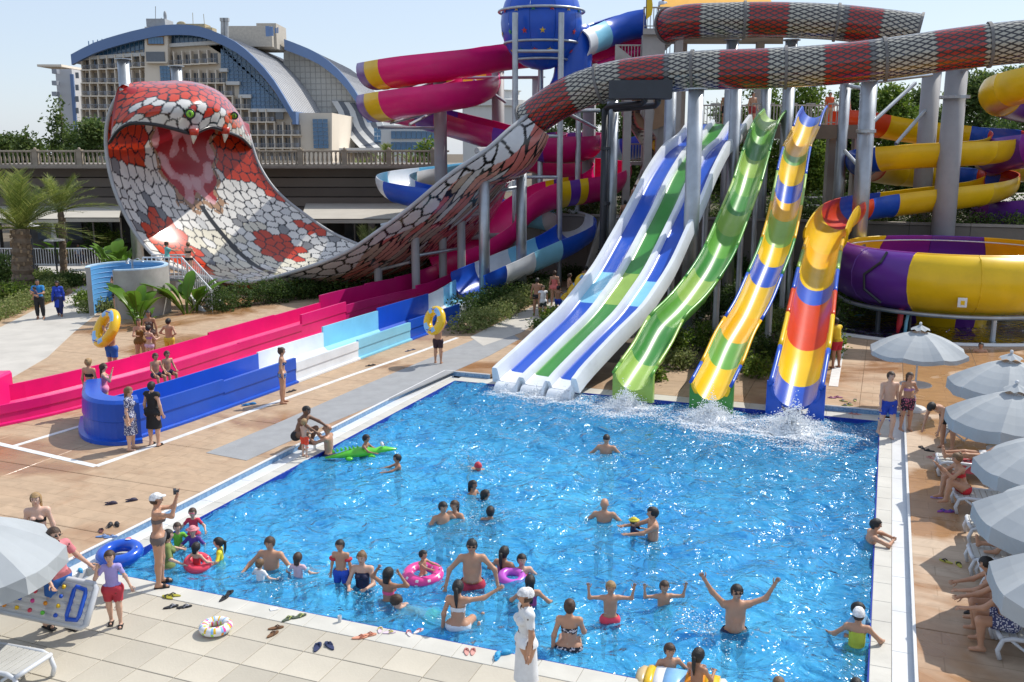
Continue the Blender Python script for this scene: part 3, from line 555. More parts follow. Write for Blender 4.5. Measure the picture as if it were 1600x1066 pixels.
def column(px, ytop, Y, r, label, zb=0.0, name='steel_column', mat=None, rt=None, collar=None):
    top = P(px, ytop, Y); b0 = A(top[0], Y, zb); t = thing(name, b0, label, 'column', 'steel columns of the slides'); b = MB(); b.cyl(b0, top, r, rt or r, 16); b.build('shaft', mat or galv, t, smooth=False)
    for p in t.children[0].data.polygons: p.use_smooth = len(p.vertices) == 4
    b = MB(); b.lathe(b0, [(r * 1.7, 0), (r * 1.7, .05), (r * 1.05, .06)], 14, cap=True); b.build('base_plate', mat or galv, t)
    b = MB(); b.lathe(top, [(r * 1.02, -.06), (r * 1.45, -.05), (r * 1.45, 0), (0, .01)], 14); b.build('cap_plate', galv, t)
    for zc in (collar or []):
        z = P(px, zc, Y)[2]; b = MB(); b.lathe(A(b0[0], b0[1], z), [(r * 1.01, -.08), (r * 1.2, -.07), (r * 1.2, .07), (r * 1.01, .08)], 16); b.build('flange_collar', galv, t)
    return t
# ---- white three-lane racing slide
def lanes_profile():
    pr = []; Wd, hw = 2.75, .30; xs = [-Wd / 2, -Wd / 6, Wd / 6, Wd / 2]
    pr += [(xs[0] - .20, -.05), (xs[0] - .2, .40), (xs[0] - .06, .42)]
    return xs
tri_px = [(836, 603, 29.1), (850, 588, 29.6), (876, 562, 30.4), (905, 533, 31.3), (940, 498, 32.5), (965, 465, 33.8), (990, 428, 35.3), (1015, 380, 37.2), (1040, 330, 39.2), (1062, 282, 41.6), (1084, 244, 44.3), (1096, 232, 45.6), (1108, 222, 47.0), (1120, 204, 48.6), (1128, 194, 49.8)]
path = catmull([P(*q) for q in tri_px][::-1], .4); T, S, N = frames(path)
tri = thing('racing_slide', path[-1] * A(1, 1, 0), 'white three-lane racing slide with blue and green stripes', 'water slide')
xs = (-.93, 0, .93)
for i, x in enumerate(xs):                      # lane floors in coloured lengths
    lp = path.copy()[:, :3] + S * x + N * .0
    cols = [blue, lblue, blue, white] if i != 1 else [green, lgreen, green, white]
    ln = ([15.3, 1.6 + .3 * i, 4.4, .8])
    sweep(tri, 'lane', lp, [(-.33, .05), (-.28, .01), (-.15, 0), (.15, 0), (.28, .01), (.33, .05)], list(zip(ln, cols)), th=.04, flange=.0)
for x, hh, nm in ((-1.40, .46, 'side_wall'), (-.465, .24, 'divider'), (.465, .24, 'divider'), (1.40, .46, 'side_wall')):
    lp = path[:, :3] + S * x; wd = .14
    pr = [(-wd, .0), (-wd + .03, hh * .75), (-wd * .55, hh), (wd * .55, hh), (wd - .03, hh * .75), (wd, .0), (wd, -.05), (-wd, -.05)]
    T2, S2, N2 = frames(lp)
    for a, c in [(k * len(lp) // 7, (k + 1) * len(lp) // 7) for k in range(7)]:
        rs = [[lp[i] + S2[i] * q[0] + N2[i] * q[1] for q in pr] for i in range(a, min(c + 1, len(lp)))]
        b = MB(); b.rings(rs); o = b.build(nm, white, tri, smooth=True); o.data.set_sharp_from_angle(angle=R(50))
for i, x in enumerate(xs):                      # rounded white lips at the pool
    e = path[-1][:3] + S[-1] * x; b = MB(); b.rings([[e + S[-1] * (.40 * cos(a) if True else 0) + T[-1] * (.02 + .32 * sin(q)) + A(0, 0, -.30 * (1 - cos(q)) + .0 + .05 * abs(cos(a)) ** 6) for a in np.linspace(0, pi, 9)] for q in np.linspace(0, pi / 2, 7)], False); b.build('lane_lip', white, tri, smooth=True)
    b = MB(); b.rings([[e + S[-1] * sx * .41 + T[-1] * (.30 * sin(q)) + A(0, 0, dz - .32 * (1 - cos(q))) for sx, dz in ((-1.08, .22), (-.9, .22), (-.9, -.1), (-1.08, -.1))] for q in np.linspace(0, pi / 2, 6)]); b.build('lip_cheek', white, tri)
b = MB()
for k in range(10, len(path) - 8, 9):
    p = path[k][:3]
    if p[2] > 1.0: b.box(p - N[k] * .18, (2.9, .16, .16), ax=(S[k], T[k], N[k]))
tag(b.build('cross_beam', galv, tri), kind='stuff')
for k in (18, 34, 50): 
    p = path[min(k, len(path) - 1)][:3]
    if p[2] > .8:
        for sx in (-1.0, 1.0): b = MB(); q = p + S[k] * sx; b.cyl(A(q[0], q[1], 0), q - A(0, 0, .25), .13, n=12); b.build('support_leg', galv, tri)
# ---- single body slides into the pool
def body_slide(name, label, pix, cols, ln, r=.50, a=92, rim=None):
    path = catmull([P(*q) for q in pix][::-1], .3); t = thing(name, path[-1] * A(1, 1, 0), label, 'water slide')
    L = float(np.linalg.norm(np.diff(path, axis=0), axis=1).sum()); secs = []; k = 0
    while sum(s_[0] for s_ in secs) < L - .3: secs.append((ln[k % len(ln)], cols[k % len(cols)])); k += 1
    sweep(t, name, path, arcprof(r, a, 15, .07), secs, th=.045)
    if rim:
        T, S, N = frames(path); h_ = r * (1 - cos(R(a)))
        for sx in (-1, 1):
            lp = path + S * sx * (r * sin(R(a)) + .085) + N * (h_ + .03); b = None
            d = np.r_[0, np.cumsum(np.linalg.norm(np.diff(lp, axis=0), axis=1))]
            for k in range(int(d[-1] / 3.0) + 1):
                i0, i1 = np.searchsorted(d, k * 3.0), min(len(lp) - 1, np.searchsorted(d, (k + 1) * 3.0))
                if i1 > i0: b = MB(); b.tube(lp[i0:i1 + 1], .055, 6); b.build('rim_rail', rim[k % len(rim)], t, smooth=True)
    # square mouth panel at the pool
    T, S, N = frames(path); e = path[-1]; n = 16; ri, h_ = r, r
    inner = [e + S[-1] * ri * sin(q) * .99 + A(0, 0, r - r * cos(q)) for q in np.linspace(-R(a), R(a), n)]; zt = e[2] + r * (1 - cos(R(a))) + .05
    outer = []
    for q in np.linspace(-R(a), R(a), n):
        f_ = q / R(a); sx = max(-1, min(1, f_ * 2.2)) * (r + .13); zz = -.32 if abs(f_) < .5 else -.32 + (zt - e[2] + .32) * (abs(f_) - .5) / .5
        outer.append(e + S[-1] * sx + A(0, 0, zz))
    b = MB(); tt = A(T[-1][0], T[-1][1], 0); tt = unit(tt)
    b.rings([[p + tt * .02 for p in inner], [p + tt * .05 for p in inner], [p + tt * .05 for p in outer], [p - tt * .12 for p in outer]], False); b.build('mouth_panel', cols[-1] if rim is None else rim[-1], t, smooth=False)
    for k in range(1, 4):
        i = int(len(path) * k / 4.6); p = path[i]
        if p[2] > 1.2: b = MB(); b.cyl(A(p[0], p[1], 0), p - A(0, 0, .1), .12, n=12); b.build('support_leg', galv, t)
    return t, path
gs_px = [(989, 610, 28.0), (1003, 588, 28.8), (1020, 562, 29.7), (1043, 520, 31), (1070, 492, 32), (1093, 463, 33.2), (1119, 422, 35), (1139, 376, 37.2), (1154, 338, 39), (1167, 303, 41), (1177, 268, 42.8), (1190, 225, 46), (1200, 202, 47.6), (1212, 188, 49)]
body_slide('green_slide', 'green body slide in light and dark bands beside the white racing slide', gs_px, [lgreen, mgreen, green, lgreen, mgreen, green], [1.9, 1.7, 2.1], rim=[mgreen, green, mgreen, lgreen])
ys_px = [(1111, 626, 27.0), (1120, 608, 27.6), (1131, 585, 28.4), (1148, 545, 29.8), (1175, 498, 31.5), (1195, 450, 33.3), (1212, 405, 35.2), (1225, 353, 37.7), (1233, 308, 40), (1239, 272, 42), (1245, 246, 44.0), (1251, 234, 45.2), (1259, 216, 46.4), (1266, 195, 47.9), (1272, 184, 49)]
body_slide('striped_slide', 'yellow, blue and green striped body slide right of the green slide', ys_px, [blue, yellow, amber, mgreen, yellow, blue, amber, lgreen, yellow], [1.6, 2.2, 1.8], rim=[blue, amber, blue, lgreen, amber, green])
# ---- spiral of yellow, blue and red that ends in the right-hand pool slide
rs_px = [(1304, 206, 52), (1345, 209, 52.5), (1400, 219, 53), (1460, 226, 53.5), (1520, 231, 53.2), (1562, 236, 52), (1574, 245, 50), (1555, 254, 48.4), (1495, 259, 47.2), (1430, 262, 47), (1380, 266, 47.4), (1352, 271, 48.6), (1350, 279, 51), (1378, 286, 52.8), (1430, 291, 53.5), (1500, 295, 53), (1550, 299, 51.5), (1563, 308, 49.8), (1542, 318, 48.2), (1490, 326, 47.2), (1430, 333, 46.8), (1390, 338, 46.6), (1358, 342, 46.2), (1330, 349, 45), (1309, 361, 42.9), (1297, 378, 40.8), (1288, 398, 38.8), (1280, 430, 36.3), (1272, 472, 33.4), (1264, 523, 30.5), (1257, 565, 28.6), (1249, 605, 27.3), (1242, 637, 26.3)]
pts = [P(*q) for q in rs_px]; path = catmull(pts, .35); spl = thing('spiral_slide', path[-1] * A(1, 1, 0), 'spiralling slide in yellow, blue and red that drops into the pool at the right', 'water slide')
cut = int(np.argmin(np.linalg.norm(path - P(1288, 398, 38.8), axis=1)))
cyc = [red, yellow, yellow, blue, red, yellow, yellow, yellow, blue, red, yellow, yellow, blue, red, yellow, yellow, yellow, blue, red, yellow, yellow]
sweep(spl, 'spiral', path[:cut + 1], arcprof(.80, 112, 17, .06), [(2.2, c) for c in cyc], th=.05)
sweep(spl, 'drop', path[cut:], arcprof(.60, 96, 15, .07), [(1.4, amber), (2.4, yellow), (1.2, blue), (3.4, red), (1.9, yellow), (1.0, blue)], th=.05)
T, S, N = frames(path[cut:]); lpz = path[cut:]
for sx in (-1, 1):
    lp = lpz + S * sx * .69 + N * .70; n7 = 6
    for k in range(n7):
        i0, i1 = k * (len(lp) - 1) // n7, (k + 1) * (len(lp) - 1) // n7; b = MB(); b.tube(lp[i0:i1 + 1], .075, 6); b.build('rim_rail', [amber, lgreen, blue, red, yellow, blue][k], spl, smooth=True)
e = path[-1]; s_ = S[-1]; tt = unit(T[-1] * A(1, 1, 0))
for sx in (-1, 1):
    q = [e + s_ * sx * .25 + A(0, 0, -.32), e + s_ * sx * .80 + A(0, 0, -.32), e + s_ * sx * .80 + A(0, 0, .72), e + s_ * sx * .60 + A(0, 0, .70), e + s_ * sx * .58 + A(0, 0, .40), e + s_ * sx * .40 + A(0, 0, .12)]
    b = MB(); m = len(q); b.add([p + tt * .06 for p in q] + [p - tt * .10 for p in q], [tuple(range(m)), tuple(range(2 * m - 1, m - 1, -1))] + [(i, (i + 1) % m, m + (i + 1) % m, m + i) for i in range(m)]); b.build('mouth_panel', blue, spl)
# ---- purple and yellow flume leaving the picture at the right
cc = P(1708, 160, 50); pts = []
for k in range(0, 40):
    a = pi * 1.5 - k * 2 * pi / 16; pts.append(cc + A(4.3 * cos(a), 4.3 * sin(a), .6 - k * .20))
path = np.array(pts); path = catmull(path, .4); pf = thing('purple_flume', cc * A(1, 1, 0), 'purple and yellow tube flume curling in from the right edge', 'water slide')
sweep(pf, 'flume', path, arcprof(.95, 128, 18, .05), [(2.9, [purple, yellow, yellow, purple, plum][k % 5]) for k in range(int(len(path) * .4 / 2.9))])
# ---- pink flume: two stacked loops, lower loops, long run-out
pk_px = [(1000, 92, 57), (940, 96, 57), (860, 102, 57), (800, 108, 56.6), (762, 114, 55.6), (705, 124, 54.4), (645, 132, 54.4), (604, 138, 55.8), (588, 139, 58.5), (604, 137, 61.6), (650, 138, 63), (708, 143, 63), (744, 148, 61), (752, 156, 58), (735, 166, 55.6), (690, 174, 54.4), (645, 181, 54.4), (604, 187, 55.8), (588, 189, 58.5), (604, 190, 61.2), (650, 199, 62), (720, 218, 60), (780, 236, 57), (840, 251, 55), (890, 254, 55), (914, 247, 57.5), (890, 243, 60.5), (838, 250, 61.5), (832, 268, 61), (890, 281, 60), (940, 288, 58.4), (956, 297, 56), (938, 312, 54), (895, 320, 53), (858, 328, 52.5), (825, 347, 52), (800, 372, 51.4), (772, 398, 50.2), (738, 420, 49), (700, 435, 47.6)]
path = catmull([P(*q) for q in pk_px], .42)
pf2 = thing('pink_flume', path[-1] * A(1, 1, 0), 'pink flume with two stacked loops and a long trough across the deck', 'water slide')
seq = [(6, pink), (7.5, pink), (5.2, pink)] 
dd = np.r_[0, np.cumsum(np.linalg.norm(np.diff(path, axis=0), axis=1))]
def at_px(px, py, Y): return float(dd[int(np.argmin(np.linalg.norm(path - P(px, py, Y), axis=1)))])
marks = [(0, pink), (at_px(622, 136, 55), yellow), (at_px(600, 138, 56.2), purple), (at_px(588, 139, 58), yellow), (at_px(592, 139, 59.5), magenta), (at_px(640, 138, 62.8), pink), (at_px(708, 143, 63), yellow), (at_px(735, 147, 62), magenta), (at_px(752, 156, 58), pink), (at_px(622, 184, 55), yellow), (at_px(600, 188, 56.2), purple), (at_px(588, 189, 58.2), yellow), (at_px(594, 190, 60), magenta), (at_px(660, 201, 61.8), purple), (at_px(690, 210, 61), magenta), (at_px(790, 239, 56.6), purple), (at_px(818, 246, 55.6), yellow), (at_px(832, 249, 55.2), purple), (at_px(852, 252, 55), magenta), (at_px(890, 243, 60.5), purple), (at_px(850, 249, 61.5), yellow), (at_px(832, 268, 61), pink), (at_px(938, 312, 54), magenta), (at_px(905, 319, 53.2), yellow), (at_px(893, 320.5, 53), purple), (at_px(880, 323, 52.8), yellow), (at_px(868, 326, 52.6), pink), (dd[-1], None)]
marks.sort(key=lambda q: q[0])
sweep(pf2, 'loop', path, arcprof(1.08, 108, 19, .05), [(max(.3, marks[k + 1][0] - marks[k][0]), marks[k][1]) for k in range(len(marks) - 1)])
# long trough: outer section with wall heights that step down
def trough(t, p0, pts, wd, segs, foot=.10, th=.07):
    """pts: world centre line on the deck; segs: (length fraction end, height near wall, height far wall, material)"""
    path = catmull(pts, .5); d = np.r_[0, np.cumsum(np.linalg.norm(np.diff(path, axis=0), axis=1))]; d /= d[-1]; T, S, N = frames(path); a = 0
    for (e, hn, hf, mt) in segs:
        idx = [i for i in range(len(path)) if a - 1e-6 <= d[i] <= e + 1e-6]; lo = max(0, idx[0] - 1) if a > 0 else 0; idx = list(range(lo, idx[-1] + 1)); rs = []
        for i in idx:
            w2 = wd / 2; pr = [(-w2 - th - foot, 0), (-w2 - th - foot, .06), (-w2 - th - .01, .08), (-w2 - th, hn * .55), (-w2 - th - .03, hn * .57), (-w2 - th - .03, hn), (-w2, hn), (-w2, .32), (-w2 + .12, .22), (w2 - .12, .22), (w2, .32), (w2, hf), (w2 + th, hf), (w2 + th, .08), (w2 + th + foot, .06), (w2 + th + foot, 0)]
            rs.append([path[i] + S[i] * x + N[i] * z for x, z in pr])
        b = MB(); b.rings(rs); b.build('trough_section', mt, t); a = e
    return path, d
DK = DZ + .004
pkr = [path[-1] * A(1, 1, 0) + A(0, 0, DK + .3)] + [G(*q, DK) for q in ((655, 470), (600, 483), (540, 499), (450, 528), (350, 560), (250, 592), (150, 620), (60, 643), (-30, 662))]
trough(pf2, None, pkr, 1.15, [(.13, .95, 1.25, magenta), (.22, .80, 1.2, magenta), (.36, .8, 1.15, magenta), (.50, .95, .85, pink), (.64, .60, .88, pink), (.8, .58, .80, pink), (.9, .56, .78, pink), (1.0, .56, .78, pink)])
b = MB(); c = G(16, 655, DK); c2 = G(24, 640, DK)
b.rings([[c + A(-1.2 + 1.0 * sx, dy - .25 * sx ** 2, z) for sx, z in ((-1.5, 0), (.9, 0), (.95, .08), (.86, .12), (.86, 1.08), (.80, 1.14), (-1.5, 1.14))] for dy in (-.25, 0, .9, 1.15)]); b.build('end_wall', pink, pf2)
# ---- blue flume
bl_px = [(1045, 236, 60), (1000, 246, 62), (940, 252, 63.5), (850, 266, 64.5), (760, 280, 64.5), (690, 290, 63.5), (640, 297, 61.5), (616, 305, 59), (624, 316, 56.5), (665, 326, 55), (730, 338, 54.6), (800, 350, 54.5), (850, 358, 54.3), (888, 368, 53), (902, 382, 51), (885, 398, 49.4), (850, 415, 48.3), (810, 433, 47.2), (770, 451, 45.8), (735, 467, 44.5)]
path = catmull([P(*q) for q in bl_px], .42); bf = thing('blue_flume', path[-1] * A(1, 1, 0), 'blue, white and light blue flume with a long trough beside the pool walkway', 'water slide')
bs = [(4, blue), (4, lblue), (5, blue), (4, white), (4, lblue), (3.2, white), (2.6, lblue), (3.0, white), (3.4, blue), (3, lblue), (3, blue), (2.6, lblue), (2.5, white), (2.2, blue), (2.6, blue), (2.8, lblue), (2.6, white), (2.6, blue)]
sweep(bf, 'loop', path, arcprof(.98, 104, 17, .05), bs)
blr = [path[-1] * A(1, 1, 0) + A(0, 0, DK + .1)] + [G(*q, DK) for q in ((700, 498), (650, 517), (590, 538), (520, 563), (450, 588), (380, 613), (300, 641), (240, 661), (185, 678))]
trough(bf, None, blr, 1.35, [(.10, .75, 1.1, lblue), (.20, .66, 1.1, white), (.40, .78, 1.15, blue), (.56, .70, 1.05, lblue), (.72, .64, .85, white), (.88, .80, .80, blue), (1.0, .86, .80, blue)])
ec = G(172, 690, DK); b = MB(); cu = catmull([G(*q, DK) for q in ((136, 655), (134, 678), (150, 690), (185, 694), (222, 690))], .15); T, S, N = frames(cu)
b.rings([[cu[i] + S[i] * x + A(0, 0, z) for x, z in ((.16, 0), (.16, .10), (.03, .12), (.02, .55), (.04, .57), (.0, 1.02), (-.08, 1.10), (-.45, 1.12), (-.45, .3), (-.45, 0))] for i in range(len(cu))]); b.build('end_wall', blue, bf, smooth=False)
# ---- light tube from the tower to the blue ball
tb_px = [(1010, 58, 55.5), (985, 62, 55.5), (955, 72, 55), (925, 84, 54), (905, 92, 53)]
t_, path = flume('ball_feeder_flume', 'blue and white tube feeding the star-covered ball from the tower', tb_px, arcprof(.75, 150, 18), [(2.6, blue), (2.2, lblue), (1.2, white)])
b = MB(); lp = path - A(0, .2, .75); b.tube(lp[:-3] + A(0, 0, -.05), .22, 8); b.build('red_underside', pink, t_, smooth=True)
bc = P(846, 36, 53); ball = thing('space_ball', bc * A(1, 1, 0), 'big blue ball covered with coloured stars on steel posts', 'water slide'); BR = 2.15
s = MB(); 
for k in range(10):
    s = MB(); a0, a1 = 2 * pi * k / 10, 2 * pi * (k + 1) / 10
    s.lathe(bc, [(BR * cos(q), BR * 1.12 * sin(q)) for q in np.linspace(-pi / 2 + .03, pi / 2 - .03, 15)], 4, a0 + .004, a1 - .004); s.build('shell_panel', blue, ball, smooth=True)
stm = [M('star_' + n_, c_, .4) for n_, c_ in (('green', (.03, .30, .10)), ('red', (.55, .04, .03)), ('yellow', (.6, .40, .03)))]
for i, el in enumerate((-38, -14, 12, 36)):
    for k in range(14):
        az = 2 * pi * (k + .5 * (i % 2)) / 14; d = A(cos(R(el)) * cos(az), cos(R(el)) * sin(az), sin(R(el)) * 1.1); c = bc + d * (BR + .03) * A(1, 1, 1.02)
        if d[1] > .3: continue
        nn = unit(d); xx = unit(np.cross(A(0, 0, 1), nn)); yy = np.cross(nn, xx); b = MB(); rr = [.17 if j % 2 == 0 else .07 for j in range(10)]
        b.add([c + (xx * sin(2 * pi * j / 10) + yy * cos(2 * pi * j / 10)) * rr[j] for j in range(10)] + [c + nn * .02], [(j, (j + 1) % 10, 10) for j in range(10)]); b.build('star', stm[(k + i) % 3], ball)
for z, rr in ((.55, 1.0), (-1.05, .86), (-1.9, .62)):
    b = MB(); b.torus(bc + A(0, 0, z), BR * rr + .10, .07, n=32, m=8); b.build('ring_beam', galv, ball, smooth=True)
b = MB(); lp = catmull([bc + A(1.6, .4, -.2), bc + A(1.75, .4, -1.6), bc + A(1.6, .4, -3.0), bc + A(1.0, .5, -4.2)], .3); b.tube(lp, [1.0] * len(lp), 16); b.build('outlet_tube', blue, ball, smooth=True)
for px, y0, Y in ((805, 20, 50.6), (877, 20, 50.6), (845, 106, 54.8), (905, 100, 54)):
    b = MB(); tp = P(px, y0, Y); b.cyl(A(tp[0], Y, 0), tp, .15, n=12); b.build('post', galv, ball, smooth=False)
for y in (213, 277, 80):
    b = MB(); b.cyl(P(805, y, 50.6), P(877, y, 50.6), .09); b.build('cross_bar', galv, ball)
# ---- yellow and purple bowl
bo = A(P(1528, 0, 40)[0], 40.2, 0); bowl = thing('bowl_slide', bo, 'huge purple and yellow bowl slide standing in a splash pool', 'water slide')
prof = [(4.26, 3.42), (4.52, 3.33), (4.83, 2.98), (4.97, 2.5), (4.92, 2.0), (4.64, 1.52), (4.1, 1.18), (3.1, .98), (2.0, .88)]
pin = [(4.15, 3.42), (4.5, 2.95), (4.7, 2.4), (4.6, 2.05), (4.1, 1.75), (2.5, 1.5), (1.2, 1.4)]
bcols = {0: yellow, 1: yellow, 2: purple, 3: plum, 4: yellow, 5: yellow, 6: purple, 7: purple, 8: yellow, 9: yellow, 10: yellow, 11: purple}
for k in range(12):
    a0 = 2 * pi * k / 12 - R(12); a1 = a0 + 2 * pi / 12; b = MB(); b.lathe(bo, prof[:9], 6, a0 + .002, a1 - .002); b.build('outer_panel', bcols[k], bowl, smooth=True)
    b = MB(); b.lathe(bo, pin[::-1] + [(4.17, 3.46), (4.23, 3.46), (4.27, 3.42)], 6, a0 + .002, a1 - .002); b.build('inner_panel', bcols[k] if k in (2, 3, 4) else (plum if bcols[k] in (purple, plum) else amber), bowl, smooth=True)
    b = MB(); b.lathe(bo, [(2.0, .88), (1.85, .80), (1.6, .5), (1.5, .05)], 4, a0, a1); b.build('outlet_panel', purple if k % 3 == 0 else yellow, bowl, smooth=True)
    b = MB(); b.tube([bo + A(r_ * cos(a0), r_ * sin(a0), z_) for r_, z_ in prof[:8]], .025, 6); b.build('seam_flange', bcols[k], bowl)
b = MB(); b.torus(bo + A(0, 0, 1.10), 4.38, .09, n=48, m=8); b.build('support_ring', galv, bowl, smooth=True)
b = MB(); b.torus(bo + A(0, 0, 3.24), 4.20, .03, n=48, m=6); b.build('water_pipe', white, bowl, smooth=True)
dk = M('dark_pipe', (.03, .035, .045), .45)
for k in range(6):
    a = 2 * pi * k / 6 + .5; b = MB(); b.cyl(bo + A(4.2 * cos(a), 4.2 * sin(a), 0), bo + A(4.2 * cos(a), 4.2 * sin(a), 1.1), .10); b.build('leg', dk if k % 2 else galv, bowl)
a = R(214); b = MB(); b.tube([bo + A(cos(a) * r_, sin(a) * r_, z_) for r_, z_ in ((4.50, 3.40), (4.86, 3.02))] + [bo + A(cos(a - .12) * r_, sin(a - .12) * r_, z_) for r_, z_ in ((5.04, 2.5), (4.98, 1.9))] + [bo + A(cos(a) * 4.65, sin(a) * 4.65, 1.4)], .055, 6); b.build('drain_pipe', dk, bowl)
c = bo + A(4.97 * cos(R(251)), 4.97 * sin(R(251)), 1.75); b = MB(); b.box(c, (.32, .03, .36), R(251 + 90)); b.build('warning_sign', white, bowl)
b = MB(); b.lathe(c - A(0, .03, 0), [(0, 0)] , 3) if False else b.box(c + A(.006, -.02, -.01), (.14, .02, .16), R(251 + 90)); b.build('sign_symbol', yellow, bowl)
# splash pool under the bowl
bp_ = [bo[:2] + np.array([7.0 * cos(a) * (1 + .05 * sin(3 * a)), 5.1 * sin(a)]) for a in np.linspace(0, 2 * pi, 40)[:-1]]
b = MB(); b.prism(bp_, DZ - .05, DZ + .012); struct(b.build('bowl_pool_floor', M('bowl_pool_blue', (.14, .42, .55), .5)))
nb = 60; V = np.zeros((nb, 81, 3)); hh = wave_field(nb, 81, .15, .5, 3, 9); hh *= .02 / hh.std()
for i in range(nb):
    for j in range(81): a = 2 * pi * j / 80; V[i, j] = (bo[0] + 6.9 * cos(a) * (1 + .05 * sin(3 * a)) * (i + .01) / (nb - 1), bo[1] + 5.0 * sin(a) * (i + .01) / (nb - 1), DZ + .05 + (hh[i, j % 80] if i < nb - 2 else 0))
struct(grid_mesh('water', V, nb, 81, water_mat('bowl_water', (.55, .80, .9), .45, (.12, .36, .46))))
rim_ = [A(q[0], q[1], DZ + .03) for q in bp_]; b = MB(); b.tube(rim_ + [rim_[0]], .10, 6); struct(b.build('bowl_pool_edge', copw))
# ============================================================ SNAKE SLIDE
def print_mat(name, rough=.22):
    m = bpy.data.materials.new(name); m.use_nodes = True; n = m.node_tree.nodes; l = m.node_tree.links; p = n['Principled BSDF']; p.inputs['Roughness'].default_value = rough; p.inputs['Coat Weight'].default_value = .3; p.inputs['Coat Roughness'].default_value = .1
    at = n.new('ShaderNodeAttribute'); at.attribute_name = 'print'; ns = n.new('ShaderNodeTexNoise'); ns.inputs['Scale'].default_value = 1.3; ns.inputs['Detail'].default_value = 6; tc = n.new('ShaderNodeTexCoord'); l.new(tc.outputs['Object'], ns.inputs['Vector'])
    mr = n.new('ShaderNodeMapRange'); mr.inputs[1].default_value = .35; mr.inputs[2].default_value = .7; mr.inputs[3].default_value = .88; mr.inputs[4].default_value = 1.05; l.new(ns.outputs[0], mr.inputs[0])
    hs = n.new('ShaderNodeHueSaturation'); l.new(at.outputs['Color'], hs.inputs['Color']); l.new(mr.outputs[0], hs.inputs['Value']); l.new(hs.outputs[0], p.inputs['Base Color']); return m
skin_print = print_mat('snake_print')
def spline3(pix, n):
    pth = catmull([P(*q) for q in pix], .2); return resample(pth, n)[0]
def cells(S_, T_, cs, ct, seed, jit=.28, row=True):
    """cell centre index + distance to border for points (S_, T_) on a jittered brick-like lattice; sizes cs, ct"""
    rg = np.random.default_rng(seed); f = S_ / cs; g = T_ / ct; best = np.full(f.shape, 9e9); sec = best.copy(); cu = np.zeros(f.shape); cv = np.zeros(f.shape); cid = np.zeros(f.shape, int)
    jt = rg.random((64, 64, 2)) - .5; i0 = np.floor(f).astype(int)
    for di in (-1, 0, 1, 2):
        i = i0 + di; off = .5 * (i % 2); j0 = np.floor(g - off).astype(int)
        for dj in (-1, 0, 1, 2):
            j = j0 + dj; J = jt[i % 64, j % 64]; x = i + jit * 2 * J[..., 0]; y = j + off + jit * 2 * J[..., 1]; d = np.sqrt(((f - x) * .92) ** 2 + (g - y) ** 2)
            nb = d < best; sec = np.where(nb, best, np.minimum(sec, d)); cu = np.where(nb, x * cs, cu); cv = np.where(nb, y * ct, cv); cid = np.where(nb, (i % 64) * 64 + j % 64, cid); best = np.where(nb, d, best)
    return cu, cv, sec - best, cid
NEAR = [(822, 182, 44.6), (795, 203, 43.9), (760, 234, 43.3), (700, 275, 43), (640, 325, 43.5), (590, 362, 44), (545, 392, 44.6), (490, 415, 45.5), (400, 440, 47.3), (340, 438, 48.6), (290, 425, 49.7), (250, 408, 50.6), (212, 365, 51.4), (180, 300, 52), (166, 235, 52.2), (170, 180, 52), (193, 132, 51.6)]
FAR = [(838, 195, 46.4), (822, 222, 47), (800, 262, 48.5), (778, 320, 50), (742, 372, 51.6), (690, 402, 53.5), (630, 402, 55), (590, 394, 55.6), (555, 380, 56), (525, 367, 56.6), (500, 352, 57), (475, 334, 57.5), (450, 315, 58), (425, 290, 58.6), (405, 258, 59), (395, 230, 59.3), (388, 205, 59.6)]
NS, NT = 420, 170
nr, fr_ = spline3(NEAR, NS), spline3(FAR, NS); mid = (nr + fr_) / 2
tg = np.gradient(mid, axis=0); tg /= np.linalg.norm(tg, axis=1)[:, None]; wd = fr_ - nr; wl_ = np.linalg.norm(wd, axis=1)[:, None]; nrm = np.cross(tg, wd / wl_); nrm /= np.linalg.norm(nrm, axis=1)[:, None]
nrm *= np.sign(nrm[int(NS * .5), 2])
sag = np.interp(np.linspace(0, 1, NS), [0, .05, .12, .25, .5, .7, .9, 1], [.5, .34, .14, .07, .10, .12, .10, .08])[:, None]
tt = np.linspace(0, 1, NT)[None, :, None]; V = nr[:, None] * (1 - tt) + fr_[:, None] * tt - (nrm * wl_ * sag)[:, None] * (1 - np.abs(2 * tt - 1) ** 2.2)
ds = np.r_[0, np.cumsum(np.linalg.norm(np.diff(mid, axis=0), axis=1))]; Lh = ds[-1]
Sg = ds[:, None] * np.ones((1, NT)); Tg = (np.linspace(-.5, .5, NT)[None, :] * np.maximum(wl_, 3.5) * 1.05)
cu, cv, bd, cid = cells(Sg, Tg, .62, .50, 5)
rnd_ = np.random.default_rng(3).random(4096)[cid]
